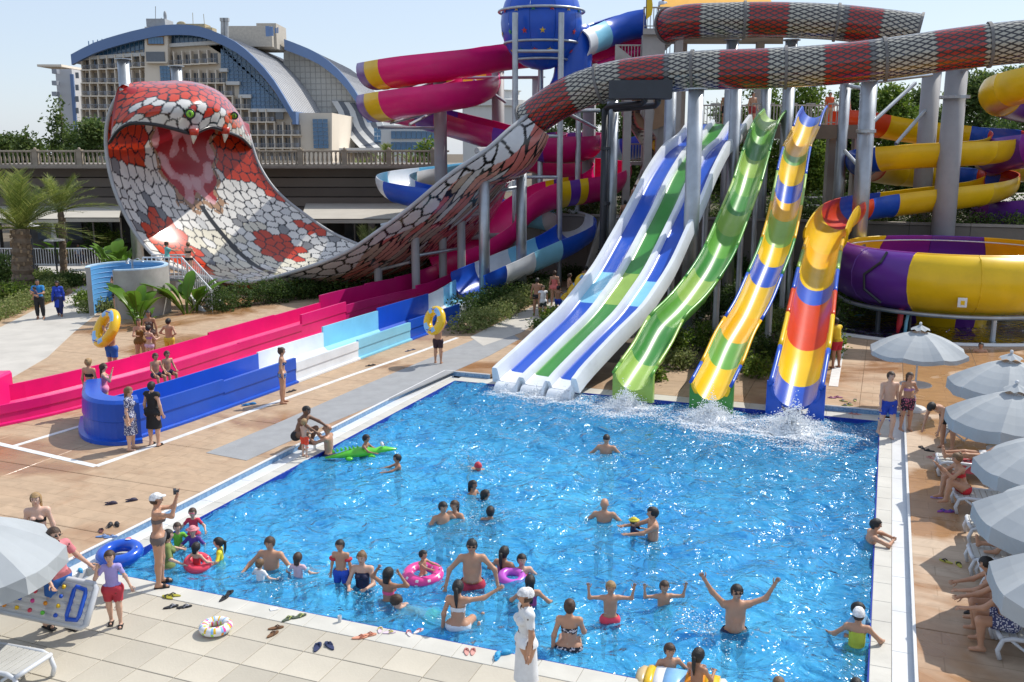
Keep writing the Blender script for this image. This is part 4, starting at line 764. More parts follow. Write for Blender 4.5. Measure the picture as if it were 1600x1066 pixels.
def zone(s, t, rn):
    """printed colour of a scale centred at fraction s (0 tube .. 1 head), lateral t (-1 near .. 1 far)"""
    c = np.empty(s.shape + (3,)); c[:] = (.80, .78, .72)
    c[s < .55] = (.76, .76, .75)
    c[rn > .86] = (.62, .615, .59); c[(rn > .72) & (rn < .76)] = (.26, .26, .26)
    cr = (s > .42) & (s < .78) & (np.abs(t) < .62); c[cr] = (.78, .73, .58); c[cr & (rn > .7)] = (.80, .78, .72)
    rd = ((s - .735) ** 2 / .006 + (t + .62) ** 2 / .05 < 1) | ((s - .71) ** 2 / .0026 + (t - .46) ** 2 / .035 < 1) | ((s - .49) ** 2 / .0016 + (t - .55) ** 2 / .10 < 1) | ((s - .545) ** 2 / .0012 + (t + .60) ** 2 / .07 < 1)
    rd |= (t > .86) & (np.sin(s * 46) > .25) & (s > .45); rd |= (s > .89) & (np.abs(t) > .45)
    c[rd] = (.60, .05, .012); c[rd & (s < .6)] = (.68, .07, .012)
    gr = ((s - .735) ** 2 / .010 + (t + .55) ** 2 / .09 < 1) & ~rd & (rn > .5); c[gr] = (.20, .21, .22)
    return c
sf, tf = cu / Lh, cv / (np.maximum(wl_, 3.5) * .525)
col = zone(sf, tf, rnd_); s01, t01 = Sg / Lh, np.linspace(-1, 1, NT)[None, :] * np.ones((NS, 1))
lw_ = np.where(s01 > .42, .10, .16); col[bd < lw_] = (.012, .013, .016)
# open mouth: dark red throat with pink tongue pattern, tan lip lines, dark middle seam
wob = .03 * np.sin(s01 * 130) + .02 * np.sin(s01 * 57); hwm = .24 + .24 * np.clip((s01 - .84) / .16, 0, 1) + wob; mo = (s01 > .845 + .012 * np.sin(t01 * 24)) & (np.abs(t01 - .05) < hwm); nx = np.sin(np.abs(t01 - .05) * 15 + 2.2 * np.sin(s01 * 75)) + np.cos(s01 * 70 + 3.0 * np.sin(np.abs(t01 - .05) * 11)); col[mo] = (.42, .02, .022); col[mo & (nx > .15) & (s01 < .955)] = (.68, .30, .31); col[mo & (nx > .8) & (s01 < .93)] = (.76, .44, .45)
le = (s01 > .822 + .012 * np.sin(t01 * 24)) & (np.abs(t01 - .05) < hwm + .05) & ~mo; col[le & (bd > .12)] = (.42, .25, .14)
sm = (s01 < .83) & (s01 > .40) & (np.abs(t01 - .03) < .035); col[sm] = (.015, .015, .014); col[sm & (np.sin(s01 * 260) > .2) & (s01 < .66)] = (.36, .34, .20)
edge = (np.abs(t01) > .965) & (s01 < .6); col[edge] = (.60, .60, .60); 
snake = thing('snake_slide', P(400, 455, 48) * A(1, 1, 0), 'giant half-pipe slide printed with red and white snake scales and an open-mouthed head', 'water slide')
grid_mesh('half_pipe', V, NS, NT, skin_print, snake, col=col)
# underside: ribbed outer shell with elongated pink and cream scales
cu2, cv2, bd2, cid2 = cells(Sg, Tg, 1.7, .34, 11, .3); r2 = np.random.default_rng(8).random(4096)[cid2]; c2 = np.empty(V.shape); c2[:] = (.46, .36, .28); c2[r2 < .35] = (.58, .17, .14); c2[(r2 > .35) & (r2 < .6)] = (.60, .28, .22); c2[r2 > .85] = (.60, .60, .58)
cu3, cv3, bd3, cid3 = cells(Sg, Tg, .85, .65, 15, .25); nearband = t01 < -.80 + .10 * np.sin(s01 * 40); c2[nearband] = (.66, .67, .68); c2[bd2 < .13] = (.012, .012, .014); c2[nearband] = np.where((bd3 < .13)[..., None], .012, .68)[nearband]
rdn = nearband & (cu3 / Lh > .50) & (cu3 / Lh < .56); c2[rdn & (bd3 >= .13)] = (.66, .06, .012)
grid_mesh('under_shell', V - (nrm * .14)[:, None] * np.ones((1, NT, 1)), NS, NT, skin_print, snake, col=c2)
b = MB(); b.tube(nr[::4], .10, 8); b.build('rim', M('snake_rim', (.40, .41, .42), .5), snake, smooth=True); b = MB(); b.tube(fr_[::4], .09, 8); b.build('rim', MATS['snake_rim'], snake, smooth=True)
# head: ridge, brow, lip lines lofted into a domed skull
NH = 150
ridge = spline3([(190, 133, 52), (215, 128, 53), (250, 127, 54), (285, 126, 54.6), (315, 131, 55.4), (345, 145, 56.8), (368, 170, 58.3), (389, 207, 59.8)], NH)
crown = spline3([(186, 145, 51.5), (212, 142, 51.8), (250, 139, 52.3), (287, 134, 53), (318, 138, 54), (349, 153, 55.5), (373, 178, 57.6), (391, 212, 59.6)], NH)
brow = spline3([(179, 182, 51), (208, 170, 50.7), (248, 165, 50.8), (287, 164, 51.3), (320, 165, 52.3), (350, 174, 54), (375, 193, 56.8), (393, 220, 59.3)], NH)
lip = spline3([(172, 222, 51.4), (186, 203, 50.9), (206, 193, 50.6), (242, 195, 50.8), (276, 203, 51.3), (301, 209, 51.8), (329, 199, 52.9), (353, 206, 54.3), (377, 216, 56.9), (393, 232, 59.2)], NH)
NQ = 70; q = np.linspace(0, 1, NQ); ctrl = np.stack([ridge, crown, brow, lip])
def bez(ts):
    k = [(1 - ts) ** 3, 3 * ts * (1 - ts) ** 2 * 1.0, 3 * ts ** 2 * (1 - ts), ts ** 3]; return k
out = np.zeros((NH, NQ, 3))
for i in range(NH):
    pth = catmull([ridge[i], crown[i], brow[i], lip[i]], .05); out[i] = resample(pth, NQ)[0]
hs_ = np.r_[0, np.cumsum(np.linalg.norm(np.diff(brow, axis=0), axis=1))]; Sh = hs_[:, None] * np.ones((1, NQ)); Th = np.linspace(0, 3.6, NQ)[None, :] * np.ones((NH, 1))
cu, cv, bd, cid = cells(Sh, Th, .62, .50, 21, .3); rn = np.random.default_rng(2).random(4096)[cid]; hc = np.empty(out.shape); hc[:] = (.60, .055, .016); hc[rn > .7] = (.50, .035, .015); lo = cv > 2.25; hc[lo & (rn < .62)] = (.66, .65, .62); hc[lo & (cu > 7.2) & (cu < 10.2)] = (.64, .07, .014); hc[lo & (cv > 3.1) & (rn > .2)] = (.66, .64, .58); hc[bd < .13] = (.012, .012, .014)
hc[(Th > 3.52)] = (.02, .012, .012)
head_skull = grid_mesh('head', out, NH, NQ, skin_print, snake, col=hc)
top_edge = np.stack([nr[-1] * (1 - f_) + fr_[-1] * f_ - nrm[-1] * wl_[-1] * .07 * (1 - (2 * f_ - 1) ** 2) for f_ in np.linspace(0, 1, NH)])
thr = M('mouth_red', (.34, .012, .014), .3, var=.2, vs=.8, coat=.3)
n5 = 12; MV = np.stack([lip * (1 - f_) + top_edge * f_ + A(0, 0, .9 * sin(pi * f_)) for f_ in np.linspace(0, 1, n5)], 1); grid_mesh('mouth_roof', MV - A(0, 0, .03), NH, n5, thr, snake)
BV = np.stack([ridge * (1 - f_) + top_edge * f_ for f_ in np.linspace(0, 1, 5)], 1); grid_mesh('head_back', BV, NH, 5, MATS['snake_rim'], snake)
b = MB(); b.tube(lip[::3], .09, 8); b.build('lip_edge', M('snake_black', (.015, .015, .018), .3), snake, smooth=True)
for px, py, Y, sc_ in ((297, 178, 51.15, .23), (366, 181, 55.4, .18)):
    c = P(px, py, Y); e_ = M('eye_green', (.22, .50, .04), .15, var=.4, vs=6); n_ = unit(A(0, 0, CH) - c); b = MB(); b.ball(c, sc_, 14, 10); ey = b.build('eye', e_, snake, smooth=True)
    b = MB(); b.ball(c + n_ * sc_ * .93, (.035, .035, .13), 8, 6); b.build('pupil', MATS['snake_black'], ey, smooth=True)
    b = MB(); xx = unit(np.cross(A(0, 0, 1), n_)); b.torus(c + n_ * .08, sc_ * .98, .05, (xx, np.cross(n_, xx), n_), 18, 6); b.build('eyelid', MATS['snake_black'], ey, smooth=True)
for px, py, Y in ((303, 205, 51.6), (352, 203, 54.0)):
    a, c = P(px, py, Y), P(px - 1, py + 20, Y); b = MB(); b.tube([a, a * .5 + c * .5 + A(.03, -.05, 0), c], [.20, .14, .02], 10); fg = b.build('fang', M('fang_ivory', (.66, .62, .50), .3), snake, smooth=True)
    b = MB(); b.tube([a + A(0, 0, .12), a - A(0, 0, .22)], [.26, .21], 10); b.build('gum', M('gum_red', (.5, .04, .02), .3), fg, smooth=True)
# ---- tube printed with a scale lattice
def lattice_mat():
    m = bpy.data.materials.new('snake_lattice'); m.use_nodes = True; n = m.node_tree.nodes; l = m.node_tree.links; p = n['Principled BSDF']; p.inputs['Roughness'].default_value = .2; p.inputs['Coat Weight'].default_value = .3
    uv = n.new('ShaderNodeUVMap'); sp = n.new('ShaderNodeSeparateXYZ'); l.new(uv.outputs[0], sp.inputs[0])
    def mt(op, a, b=None, c=None):
        q = n.new('ShaderNodeMath'); q.operation = op
        for i, x in enumerate((a, b, c)):
            if x is None: continue
            if isinstance(x, (int, float)): q.inputs[i].default_value = x
            else: l.new(x, q.inputs[i])
        return q.outputs[0]
    a = mt('DIVIDE', sp.outputs[0], .50); b_ = mt('DIVIDE', sp.outputs[1], 2 * pi * 1.12 / 24)
    A1, B1 = mt('ADD', a, b_), mt('SUBTRACT', a, b_)
    dl = lambda x: mt('ABSOLUTE', mt('SUBTRACT', mt('FRACT', x), .5))
    ed = mt('MAXIMUM', dl(A1), dl(B1)); line = mt('GREATER_THAN', ed, .345)
    cu = mt('MULTIPLY', mt('ADD', mt('ADD', mt('FLOOR', A1), mt('FLOOR', B1)), 1.0), .25)     # u of the cell centre
    ph = mt('FRACT', mt('DIVIDE', cu, 4.15)); isr = mt('LESS_THAN', ph, .44); isb = mt('MULTIPLY', mt('GREATER_THAN', ph, .44), mt('LESS_THAN', ph, .47)); isb2 = mt("GREATER_THAN", ph, .97)
    def mix(f_, x, y):
        q = n.new('ShaderNodeMix'); q.data_type = 'RGBA'; l.new(f_, q.inputs[0])
        for i, v in ((6, x), (7, y)):
            if isinstance(v, tuple): q.inputs[i].default_value = (*v, 1)
            else: l.new(v, q.inputs[i])
        return q.outputs[2]
    c = mix(isr, (.42, .40, .33), (.36, .020, .013)); c = mix(isb2, c, (.16, .155, .15)); c = mix(line, c, (.03, .028, .03))
    l.new(c, p.inputs['Base Color']); return m
lat = lattice_mat(); circ = [(.83 * sin(a), .83 - .83 * cos(a)) for a in np.linspace(0, 2 * pi, 25)[:-1]]
def tube_run(pix, name, secn):
    pts = [P(*q) - A(0, 0, .83) for q in pix]; path = catmull(pts, .35); d = float(np.linalg.norm(np.diff(path, axis=0), axis=1).sum()); k = max(1, round(d / secn))
    sweep(snake, name, path, circ, [(secn, lat)] * k, closed=True, uv=True, flange=0)
    cc = [(.90 * sin(a), .83 - .90 * cos(a)) for a in np.linspace(0, 2 * pi, 25)[:-1]]; T, S, N = frames(path); dd = np.r_[0, np.cumsum(np.linalg.norm(np.diff(path, axis=0), axis=1))]
    for j in range(k + 1):
        i = min(len(path) - 1, int(np.searchsorted(dd, dd[-1] * j / k))); b = MB(); b.rings([[path[i] + T[i] * e + S[i] * x + N[i] * z for x, z in cc] for e in (-.06, .06)], True, False)
        b.rings([[path[i] + T[i] * e + S[i] * x * f_ + N[i] * (.83 + (z - .83) * f_) for x, z in cc] for e, f_ in ((.06, 1), (.06, .93))], True, False); b.rings([[path[i] + T[i] * e + S[i] * x * f_ + N[i] * (.83 + (z - .83) * f_) for x, z in cc] for e, f_ in ((-.06, .93), (-.06, 1))], True, False); b.build('flange_ring', M('flange_grey', (.15, .145, .14), .6), snake)
    return path
tube_run([(1720, 58, 39.0), (1600, 65, 39.6), (1500, 76, 40.2), (1400, 90, 40.8), (1300, 101, 41.4), (1200, 107, 42), (1100, 110, 42.6), (1030, 116, 43.2), (970, 124, 43.7), (920, 138, 44.2), (878, 158, 44.7), (838, 186, 45.4)], 'tube', 3.6)
tube_run([(1045, 40, 50.5), (1075, 34, 49.5), (1130, 32, 49), (1200, 31, 48.6), (1290, 34, 48), (1370, 42, 47.4), (1430, 50, 46.8)], 'tube', 3.6)
b = MB(); b.box(P(1000, 141, 43), (2.7, 1.6, .75), R(-6)); b.build('drain_trough', dk, snake)
# steel frames carrying the ramp
def ramp_frame(k, px1, px2, ybeam, Yb, label):
    pass
for (pxa, pxb, y, Y) in ((634, 712, 334, 45.4), (575, 662, 388, 46.6), (505, 618, 425, 48), (745, 815, 236, 44.6), (700, 790, 298, 45.6), (690, 800, 372, 49)):
    b = MB(); a, c = P(pxa, y, Y), P(pxb, y - 4, Y + 2.5); b.tube([a, c], .16, 8); b.build('support_beam', paintg, snake)
for (px, y0, Y) in ((648, 338, 45.6), (691, 334, 47.2), (515, 428, 48.2), (601, 424, 50), (590, 392, 46.8), (720, 300, 46.5)):
    b = MB(); tp = P(px, y0, Y); b.cyl(A(tp[0], Y, 0), tp, .20, n=12); b.build('support_post', paintg, snake)
for (a, c) in (((648, 400, 45.6), (720, 388, 47)), ((595, 352, 46), (700, 330, 46)), ((691, 350, 47.2), (760, 330, 46)), ((760, 300, 46), (815, 292, 47.5)), ((520, 440, 48.2), (640, 410, 46))):
    b = MB(); b.cyl(P(*a), P(*c), .08); b.build('brace', galv, snake)
# ---- columns
cl = 'galvanised column '
column(1088, 138, 37.6, .30, 'thick galvanised column standing in front of the white racing slide')
column(1359, 122, 44.2, .36, 'thick galvanised column between the striped slide and the purple bowl', collar=(205,))
column(1497, 92, 46.2, .56, 'thickest grey column rising behind the purple bowl', mat=paintg, rt=.48, collar=(152,))
column(1457, 106, 50.4, .46, 'grey column inside the yellow and blue spiral', mat=paintg)
column(1322, 122, 50.2, .27, 'slim galvanised column beside the top of the spiral slide')
column(1151, 128, 45.0, .27, 'slim galvanised column behind the top of the racing slide')
column(1198, 130, 50.5, .27, 'slim galvanised column behind the green slide top')
column(1233, 128, 48.5, .29, 'slim galvanised column left of the striped slide top')
column(958, 150, 45.8, .27, 'galvanised column next to the black drain pipe')
column(756, 236, 44.4, .25, 'galvanised column under the snake ramp by the blue flume')
column(815, 232, 46.6, .25, 'galvanised column under the snake tube beside the pink flume')
column(687, 124, 58.0, .38, 'grey column holding the left end of the pink loops', mat=paintg)
column(778, 106, 60.0, .38, 'grey column behind the steel posts of the blue ball', mat=paintg)
column(840, 120, 62.0, .34, 'grey column seen through the posts below the blue ball', mat=paintg)
column(922, 94, 57.5, .38, 'grey column left of the concrete stair tower', mat=paintg)
column(1050, 85, 50.2, .30, 'galvanised column under the upper snake tube by the stairs')
column(1145, 62, 49.6, .30, 'galvanised column under the middle of the upper snake tube')
column(1237, 62, 49.0, .30, 'galvanised column under the right part of the upper snake tube')
column(192, 92, 57.5, .33, 'pale grey column behind the back of the snake head', mat=galv)
column(275, 103, 61, .33, 'short pale column top showing above the snake head', mat=galv)
def barset(name, label, rows, r=.09, mat=None):
    a0 = P(*rows[0][0]); t = thing(name, a0 * A(1, 1, 0), label, 'beam')
    for a, c in rows: b = MB(); b.cyl(P(*a), P(*c), r, n=8); b.build('bar', mat or galv, t)
    return t
barset('bracing', 'steel arms bracing the pink loops to their columns', [((690, 122, 58), (845, 121, 57.5)), ((690, 122, 58), (640, 140, 55)), ((687, 172, 58), (610, 192, 56)), ((687, 200, 58), (590, 200, 57)), ((740, 125, 58), (790, 160, 59)), ((640, 195, 56), (687, 170, 58))])
barset('bracing', 'steel arms between the columns under the snake tube', [((1365, 128, 44.2), (1455, 117, 49)), ((1365, 190, 44.2), (1430, 130, 46)), ((1325, 134, 50), (1357, 140, 45)), ((1345, 145, 44.5), (1353, 190, 44.4)), ((1500, 112, 46), (1545, 95, 43)), ((1400, 225, 48.5), (1448, 170, 50.2)), ((1340, 258, 45), (1320, 236, 49.5)), ((890, 173, 45.5), (937, 173, 46)), ((885, 176, 45.5), (930, 200, 56))])
pp = thing('drain_pipe', P(945, 440, 45.4) * A(1, 1, 0), 'black drain pipe dropping from the snake tube beside the stairs', 'pipe')
for k, rr in ((0, ((1007, 148, 43.2), (1007, 158, 43.4), (1003, 162, 43.5), (952, 166, 45.2), (946, 172, 45.4))), (1, ((1028, 150, 43.2), (1028, 160, 43.6), (1024, 165, 43.8), (960, 171, 45.6)))):
    b = MB(); b.tube([P(*q_) for q_ in rr], .14, 10); b.build('elbow_run', dk, pp, smooth=True)
tp = P(946, 170, 45.4); b = MB(); b.cyl(A(tp[0], 45.4, 0), tp, .17, n=12); b.build('riser', dk, pp, smooth=True)
for y in (232, 318, 395): b = MB(); c = P(946, y, 45.4); b.lathe(A(c[0], 45.4, c[2]), [(.17, -.08), (.215, -.07), (.215, .07), (.17, .08)], 12); b.build('joint_collar', dk, pp)
# ============================================================ TOWER, STAIRS, SMALL STRUCTURES
cstone = M('tower_concrete', (.42, .39, .36), .85, var=.1, vs=.7, bump=.15, dirt=.2); tanp = M('tower_tan', (.44, .28, .17), .8, var=.08, dirt=.15); treadm = M('dark_tread', (.10, .098, .10), .75); railm = M('tan_rail', (.40, .37, .33), .6); woodp = M('stair_parapet', (.42, .38, .33), .8, dirt=.2)
tower = thing('stair_tower', P(990, 420, 53) * A(1, 1, 0), 'tall concrete stair tower with landings and railings behind the racing slide', 'tower')
def flight(t, a, c, wd, n, par=1.0, mat=None, sides=(-1, 1)):
    a, c = A(*a), A(*c); d = (c - a) / n; fw = unit(d * A(1, 1, 0)); sd = A(-fw[1], fw[0], 0)
    for k in range(n):
        p = a + d * (k + .5); b = MB(); b.box(A(p[0], p[1], a[2] + d[2] * (k + 1) - .035), (wd, np.linalg.norm(d[:2]) + .04, .07), atan2(-fw[0], fw[1])); b.build('tread', treadm, t)
    for s_ in sides:
        e = sd * s_ * (wd / 2 + .06); q = [a + e - A(0, 0, .35), c + e - A(0, 0, .35), c + e + A(0, 0, par), a + e + A(0, 0, par)]; q2 = [p + sd * s_ * .1 for p in q]
        b = MB(); b.add(q + q2, [(0, 1, 2, 3), (7, 6, 5, 4), (3, 2, 6, 7), (1, 0, 4, 5), (0, 3, 7, 4), (2, 1, 5, 6)]); b.build('parapet', mat or cstone, t)
def railing(t, a, c, h=1.0, gap=.16, mat=None, r=.03):
    a, c = A(*a), A(*c); L = np.linalg.norm(c - a); n = max(1, int(L / gap)); m = mat or railm
    b = MB(); b.cyl(a + A(0, 0, h), c + A(0, 0, h), r * 1.5, n=6); b.cyl(a + A(0, 0, .12), c + A(0, 0, .12), r, n=6); tag(b.build('rail', m, t), kind='stuff')
    s = MB(); s.box((0, 0, h / 2), (r * 1.3, r * 1.3, h)); me = s.data('baluster', m)
    for k in range(n + 1):
        p = a + (c - a) * k / n; place(me, 'baluster', p - ORG[t.name], 0, t, p)
def slab(t, pts, z0, z1, mat, name='landing'): b = MB(); b.prism([p[:2] for p in pts], z0, z1); return b.build(name, mat, t)
def X(px, Y): return P(px, 228, Y)[0]
# lower flights
g0, g1 = P(938, 446, 49.2) * A(1, 1, 0), P(972, 345, 51.6)
flight(tower, (g0[0], 49.2, .15), (g1[0], 51.8, 3.7), 1.5, 16, 1.0, woodp)
slab(tower, [A(X(955, 52), 51.8), A(X(1015, 52), 51.8), A(X(1015, 53.6), 53.6), A(X(955, 53.6), 53.6)], 3.5, 3.7, cstone)
flight(tower, (X(1008, 53), 53.0, 3.7), (X(1040, 56.4), 56.4, 6.6), 1.35, 14, 1.0)
slab(tower, [A(X(975, 56.4), 56.4), A(X(1070, 56.4), 56.4), A(X(1070, 58), 58), A(X(975, 58), 58)], 6.4, 6.6, cstone)
railing(tower, A(X(980, 56.4), 56.4, 6.6), A(X(1012, 56.4), 56.4, 6.6))
flight(tower, (X(1040, 57.2), 57.2, 6.6), (X(985, 55.2), 55.2, 9.6), 1.2, 14, .9)
z2 = P(1000, 104, 54)[2]; z1 = P(1000, 48, 54)[2]
slab(tower, [A(X(958, 53.5), 53.5), A(X(1040, 53.5), 53.5), A(X(1040, 56), 56), A(X(958, 56), 56)], z2 - .25, z2, cstone)
railing(tower, A(X(959, 53.5), 53.5, z2), A(X(1012, 53.5), 53.5, z2), 1.05); railing(tower, A(X(1012, 53.5), 53.5, z2), A(X(1042, 53.5), 53.5, z2), 1.1)
b = MB(); b.add([A(X(958, 53.4), 53.4, z2), A(X(1000, 53.4), 53.4, z2), A(X(958, 53.4), 53.4, z2 + 1.1)] + [A(X(958, 53.3), 53.3, z2), A(X(1000, 53.3), 53.3, z2), A(X(958, 53.3), 53.3, z2 + 1.1)], [(0, 1, 2), (5, 4, 3), (0, 2, 5, 3), (1, 4, 5, 2), (0, 3, 4, 1)]); b.build('side_panel', railm, tower)
flight(tower, (X(1000, 54.3), 54.3, z2), (X(1052, 54.3), 54.3, z1), 1.2, 12, .9)
slab(tower, [A(X(1000, 53), 53), A(X(1215, 53), 53), A(X(1215, 58), 58), A(X(1000, 58), 58)], z1 - .3, z1, cstone, 'top_deck')
railing(tower, A(X(1001, 53), 53, z1), A(X(1050, 53), 53, z1), 1.05); railing(tower, A(X(1001, 53), 53, z1), A(X(1001, 58), 58, z1), 1.05, .3)
b = MB(); b.box((X(1017, 53.3), 53.5, z1 - 1.3), (1.2, .5, 2.0)); b.build('tower_wall', cstone, tower)
for px, Y, z in ((979, 54.5, z2), (1008, 57.5, z1), (1030, 55.8, z2), (1055, 53.4, z1), (1062, 57.6, z1), (1012, 54, z2 - .2), (1180, 57, z1)):
    b = MB(); b.box((X(px, Y), Y, z / 2), (.42, .42, z)); b.build('pillar', cstone, tower)
bl = catmull([A(X(1050, 55.6), 55.6, z2 - .3), A(X(1052, 55.5), 55.5, 9.6), A(X(1035, 55.3), 55.3, 8.6), A(X(1005, 55.2), 55.2, 8.4), A(X(990, 55.2), 55.2, 9.2), A(X(985, 55.3), 55.3, z2 - .3)], .3)
b = MB(); b.rings([[p + A(0, dy, 0) for p in bl] for dy in (0, 1.6)]); b.build('curved_belly', tanp, tower)
can = thing('shade_canopy', A(X(1110, 55), 55, z1), 'yellow fabric canopy over the top deck of the stair tower', 'canopy')
ym = M('canopy_yellow', (.72, .36, .03), .7, var=.06); q = [P(1030, 13, 53), P(1207, 7, 53), P(1190, -45, 58), P(1050, -45, 58)]
for k in range(4):
    f0, f1 = k / 4, (k + 1) / 4; a, c, d, e = q[0] + (q[1] - q[0]) * f0, q[0] + (q[1] - q[0]) * f1, q[3] + (q[2] - q[3]) * f1, q[3] + (q[2] - q[3]) * f0
    b = MB(); b.add([a, c, d, e] + [p - A(0, 0, .04) for p in (a, c, d, e)], [(0, 1, 2, 3), (7, 6, 5, 4), (0, 4, 5, 1), (2, 6, 7, 3), (1, 5, 6, 2), (3, 7, 4, 0)]); b.build('cloth_panel', ym, can)
for a in ((1034, 13, 53), (1124, 10, 53), (1205, 7, 53)): b = MB(); p = P(*a); b.cyl(A(p[0], p[1] + .1, z1), p, .05, n=6); b.build('pole', dk, can)
fl = thing('beach_flag', A(X(1004, 52.8), 52.8, z1), 'yellow feather flag on the tower railing', 'flag'); b = MB(); p = A(X(1004, 52.8), 52.8, z1); b.tube([p, p + A(0, 0, 2.2)], .02, 6); b.build('pole', dk, fl)
b = MB(); b.rings([[p + A(w_, dy, z) for z, w_ in zip(np.linspace(.4, 2.2, 8), s_ * np.array([0, .3, .34, .34, .3, .24, .14, .02]))] for s_, dy in ((0, 0), (1, .03))], False); b.build('cloth', yellow, fl)
# start platform of the slides
pz = 8.55; plat = thing('start_platform', A(X(1220, 51), 51, 0), 'start platform with railing where riders queue above the slides', 'platform')
for k in range(8):
    xa, xb = X(1097, 50.6) + k * 1.06, X(1097, 50.6) + (k + 1) * 1.06; b = MB(); b.box(((xa + xb) / 2, 52, pz - .12), (xb - xa - .01, 3.4, .24)); b.build('deck_panel', cstone, plat)
b = MB(); b.box((X(1097, 50.6) + 4.24, 50.25, pz - .35), (8.5, .14, .7)); b.build('fascia', M('brown_beam', (.20, .15, .11), .8), plat)
railing(plat, A(X(1095, 50.6), 53.6, pz), A(X(1345, 50.6), 53.6, pz), 1.1, .17)
for px in (1108, 1172, 1193, 1228, 1256, 1290): railing(plat, A(X(px, 50.4), 50.4, pz), A(X(px + 14, 50.4), 50.4, pz), 1.05, .16)
for px, Y in ((1105, 52), (1170, 52.5), (1240, 52.2), (1300, 52.5), (1340, 52)):
    b = MB(); b.box((X(px, Y), Y, pz / 2), (.5, .5, pz - .3)); b.build('pillar', cstone, plat)
# open shower with curved wall
shc = G(205, 489, DZ); sh = thing('shower_wall', shc, 'curved shower wall, sky blue inside and grey outside, left of the plants', 'wall'); n = 40
bt = M('shower_blue', (.12, .36, .66), .45, var=.06, vs=3, bump=.2, bs=40); a_ = np.linspace(R(-88), R(212), n); zt = lambda a: 2.15 - .12 * max(0, cos(a - pi))
ri, ro = 1.55, 1.72; ins = [shc + A(ri * cos(a), ri * sin(a), 0) for a in a_]; ous = [shc + A(ro * cos(a), ro * sin(a), 0) for a in a_]
b = MB(); b.rings([[p for p in ins], [p + A(0, 0, 2.1) for p in ins]], False); b.build('blue_lining', bt, sh, smooth=True)
b = MB(); b.rings([[p + A(0, 0, 2.1) for p in ous], [p for p in ous]], False); b.build('outer_shell', M('shower_grey', (.36, .35, .33), .85, bump=.2, dirt=.3), sh, smooth=True)
b = MB(); b.rings([[p + A(0, 0, 2.1) for p in ins], [p + A(0, 0, 2.16) for p in ins], [p + A(0, 0, 2.16) for p in ous], [p + A(0, 0, 2.1) for p in ous]], False); b.build('top_edge', M('shower_edge', (.45, .62, .78), .5), sh)
for i in (0, n - 1): b = MB(); b.box((ins[i] + ous[i]) / 2 + A(0, 0, 1.07), (.05, .20, 2.14), a_[i] + pi / 2); b.build('end_post', MATS['shower_grey'], sh)
for k in range(9):
    b = MB(); b.torus(shc + A(0, 0, .25 + k * .22), 1.547, .008, n=40, m=4) if False else b.tube([shc + A(1.542 * cos(a), 1.542 * sin(a), .2 + k * .22) for a in a_], .012, 4); b.build('groove', M('shower_groove', (.10, .30, .58), .5), sh)
shp = thing('shower_column', shc + A(.1, .3, 0), 'steel shower column with several heads inside the blue wall', 'shower')
b = MB(); b.cyl(shc + A(.1, .3, 0), shc + A(.1, .3, 2.35), .045); b.build('pipe', galv, shp)
for k in range(3): b = MB(); a = k * 2.1 + .4; c = shc + A(.1, .3, 2.3); b.tube([c, c + A(.25 * cos(a), .25 * sin(a), .1), c + A(.42 * cos(a), .42 * sin(a), -.02)], .025, 6); b.ball(c + A(.42 * cos(a), .42 * sin(a), -.05), (.08, .08, .03), 8, 4); b.build('shower_head', galv, shp)
# little white stair by the snake
st = thing('steel_stair', G(310, 486, DZ), 'small white steel stair and landing in front of the snake slide', 'stair'); wr = M('white_rail', (.66, .67, .68), .4)
p0, p1 = G(338, 484, DZ), G(292, 478, DZ); l0 = A(p1[0], p1[1], 1.5)
flight(st, A(p0[0], p0[1], DZ), A(p1[0], p1[1] + .3, 1.45), .95, 6, .0, wr); b = MB(); b.box((p1[0] - .9, p1[1] + .3, 1.42), (1.8, 1.3, .1)); b.build('landing', M('grate', (.25, .26, .27), .6, metal=.4), st)
for sy in (-.55, .55): railing(st, A(p0[0], p0[1] + sy, DZ), A(p1[0], p1[1] + .3 + sy, 1.45), 1.0, .18, wr, .025); railing(st, A(p1[0], p1[1] + .3 + sy, 1.45), A(p1[0] - 1.8, p1[1] + .3 + sy, 1.45), 1.0, .18, wr, .025)
# fence and lamp at the restaurant, ground lights
fc = thing('railing', G(60, 400, DZ) , 'white railing before the restaurant at the far left', 'railing'); a, c = P(-20, 400, 60), P(172, 398, 60); railing(fc, a * A(1, 1, 0) + A(0, 0, .1), c * A(1, 1, 0) + A(0, 0, .1), 1.1, .16, wr, .025)
for px, pyb, hgt, lab in ((54, 424, 2.7, 'dark lamp post with pointed shade next to the tallest palm'), (91, 440, 2.3, 'dark lamp post with a wide pale shade by the hedge')):
    c = G(px, pyb, .1); lp = thing('street_lamp', c, lab, 'lamp post'); b = MB(); b.tube([c, c + A(0, 0, hgt)], [.06, .045], 8); b.build('post', dk, lp); b = MB(); b.lathe(c + A(0, 0, hgt), [(.55, -.03), (.52, .03), (.14, .12), (.10, .55), (.02, .95)], 12); b.build('shade', M('lamp_shade', (.5, .5, .5), .4), lp, smooth=True); b = MB(); b.cyl(c, c + A(0, 0, .25), .12, .09); b.build('base', dk, lp)
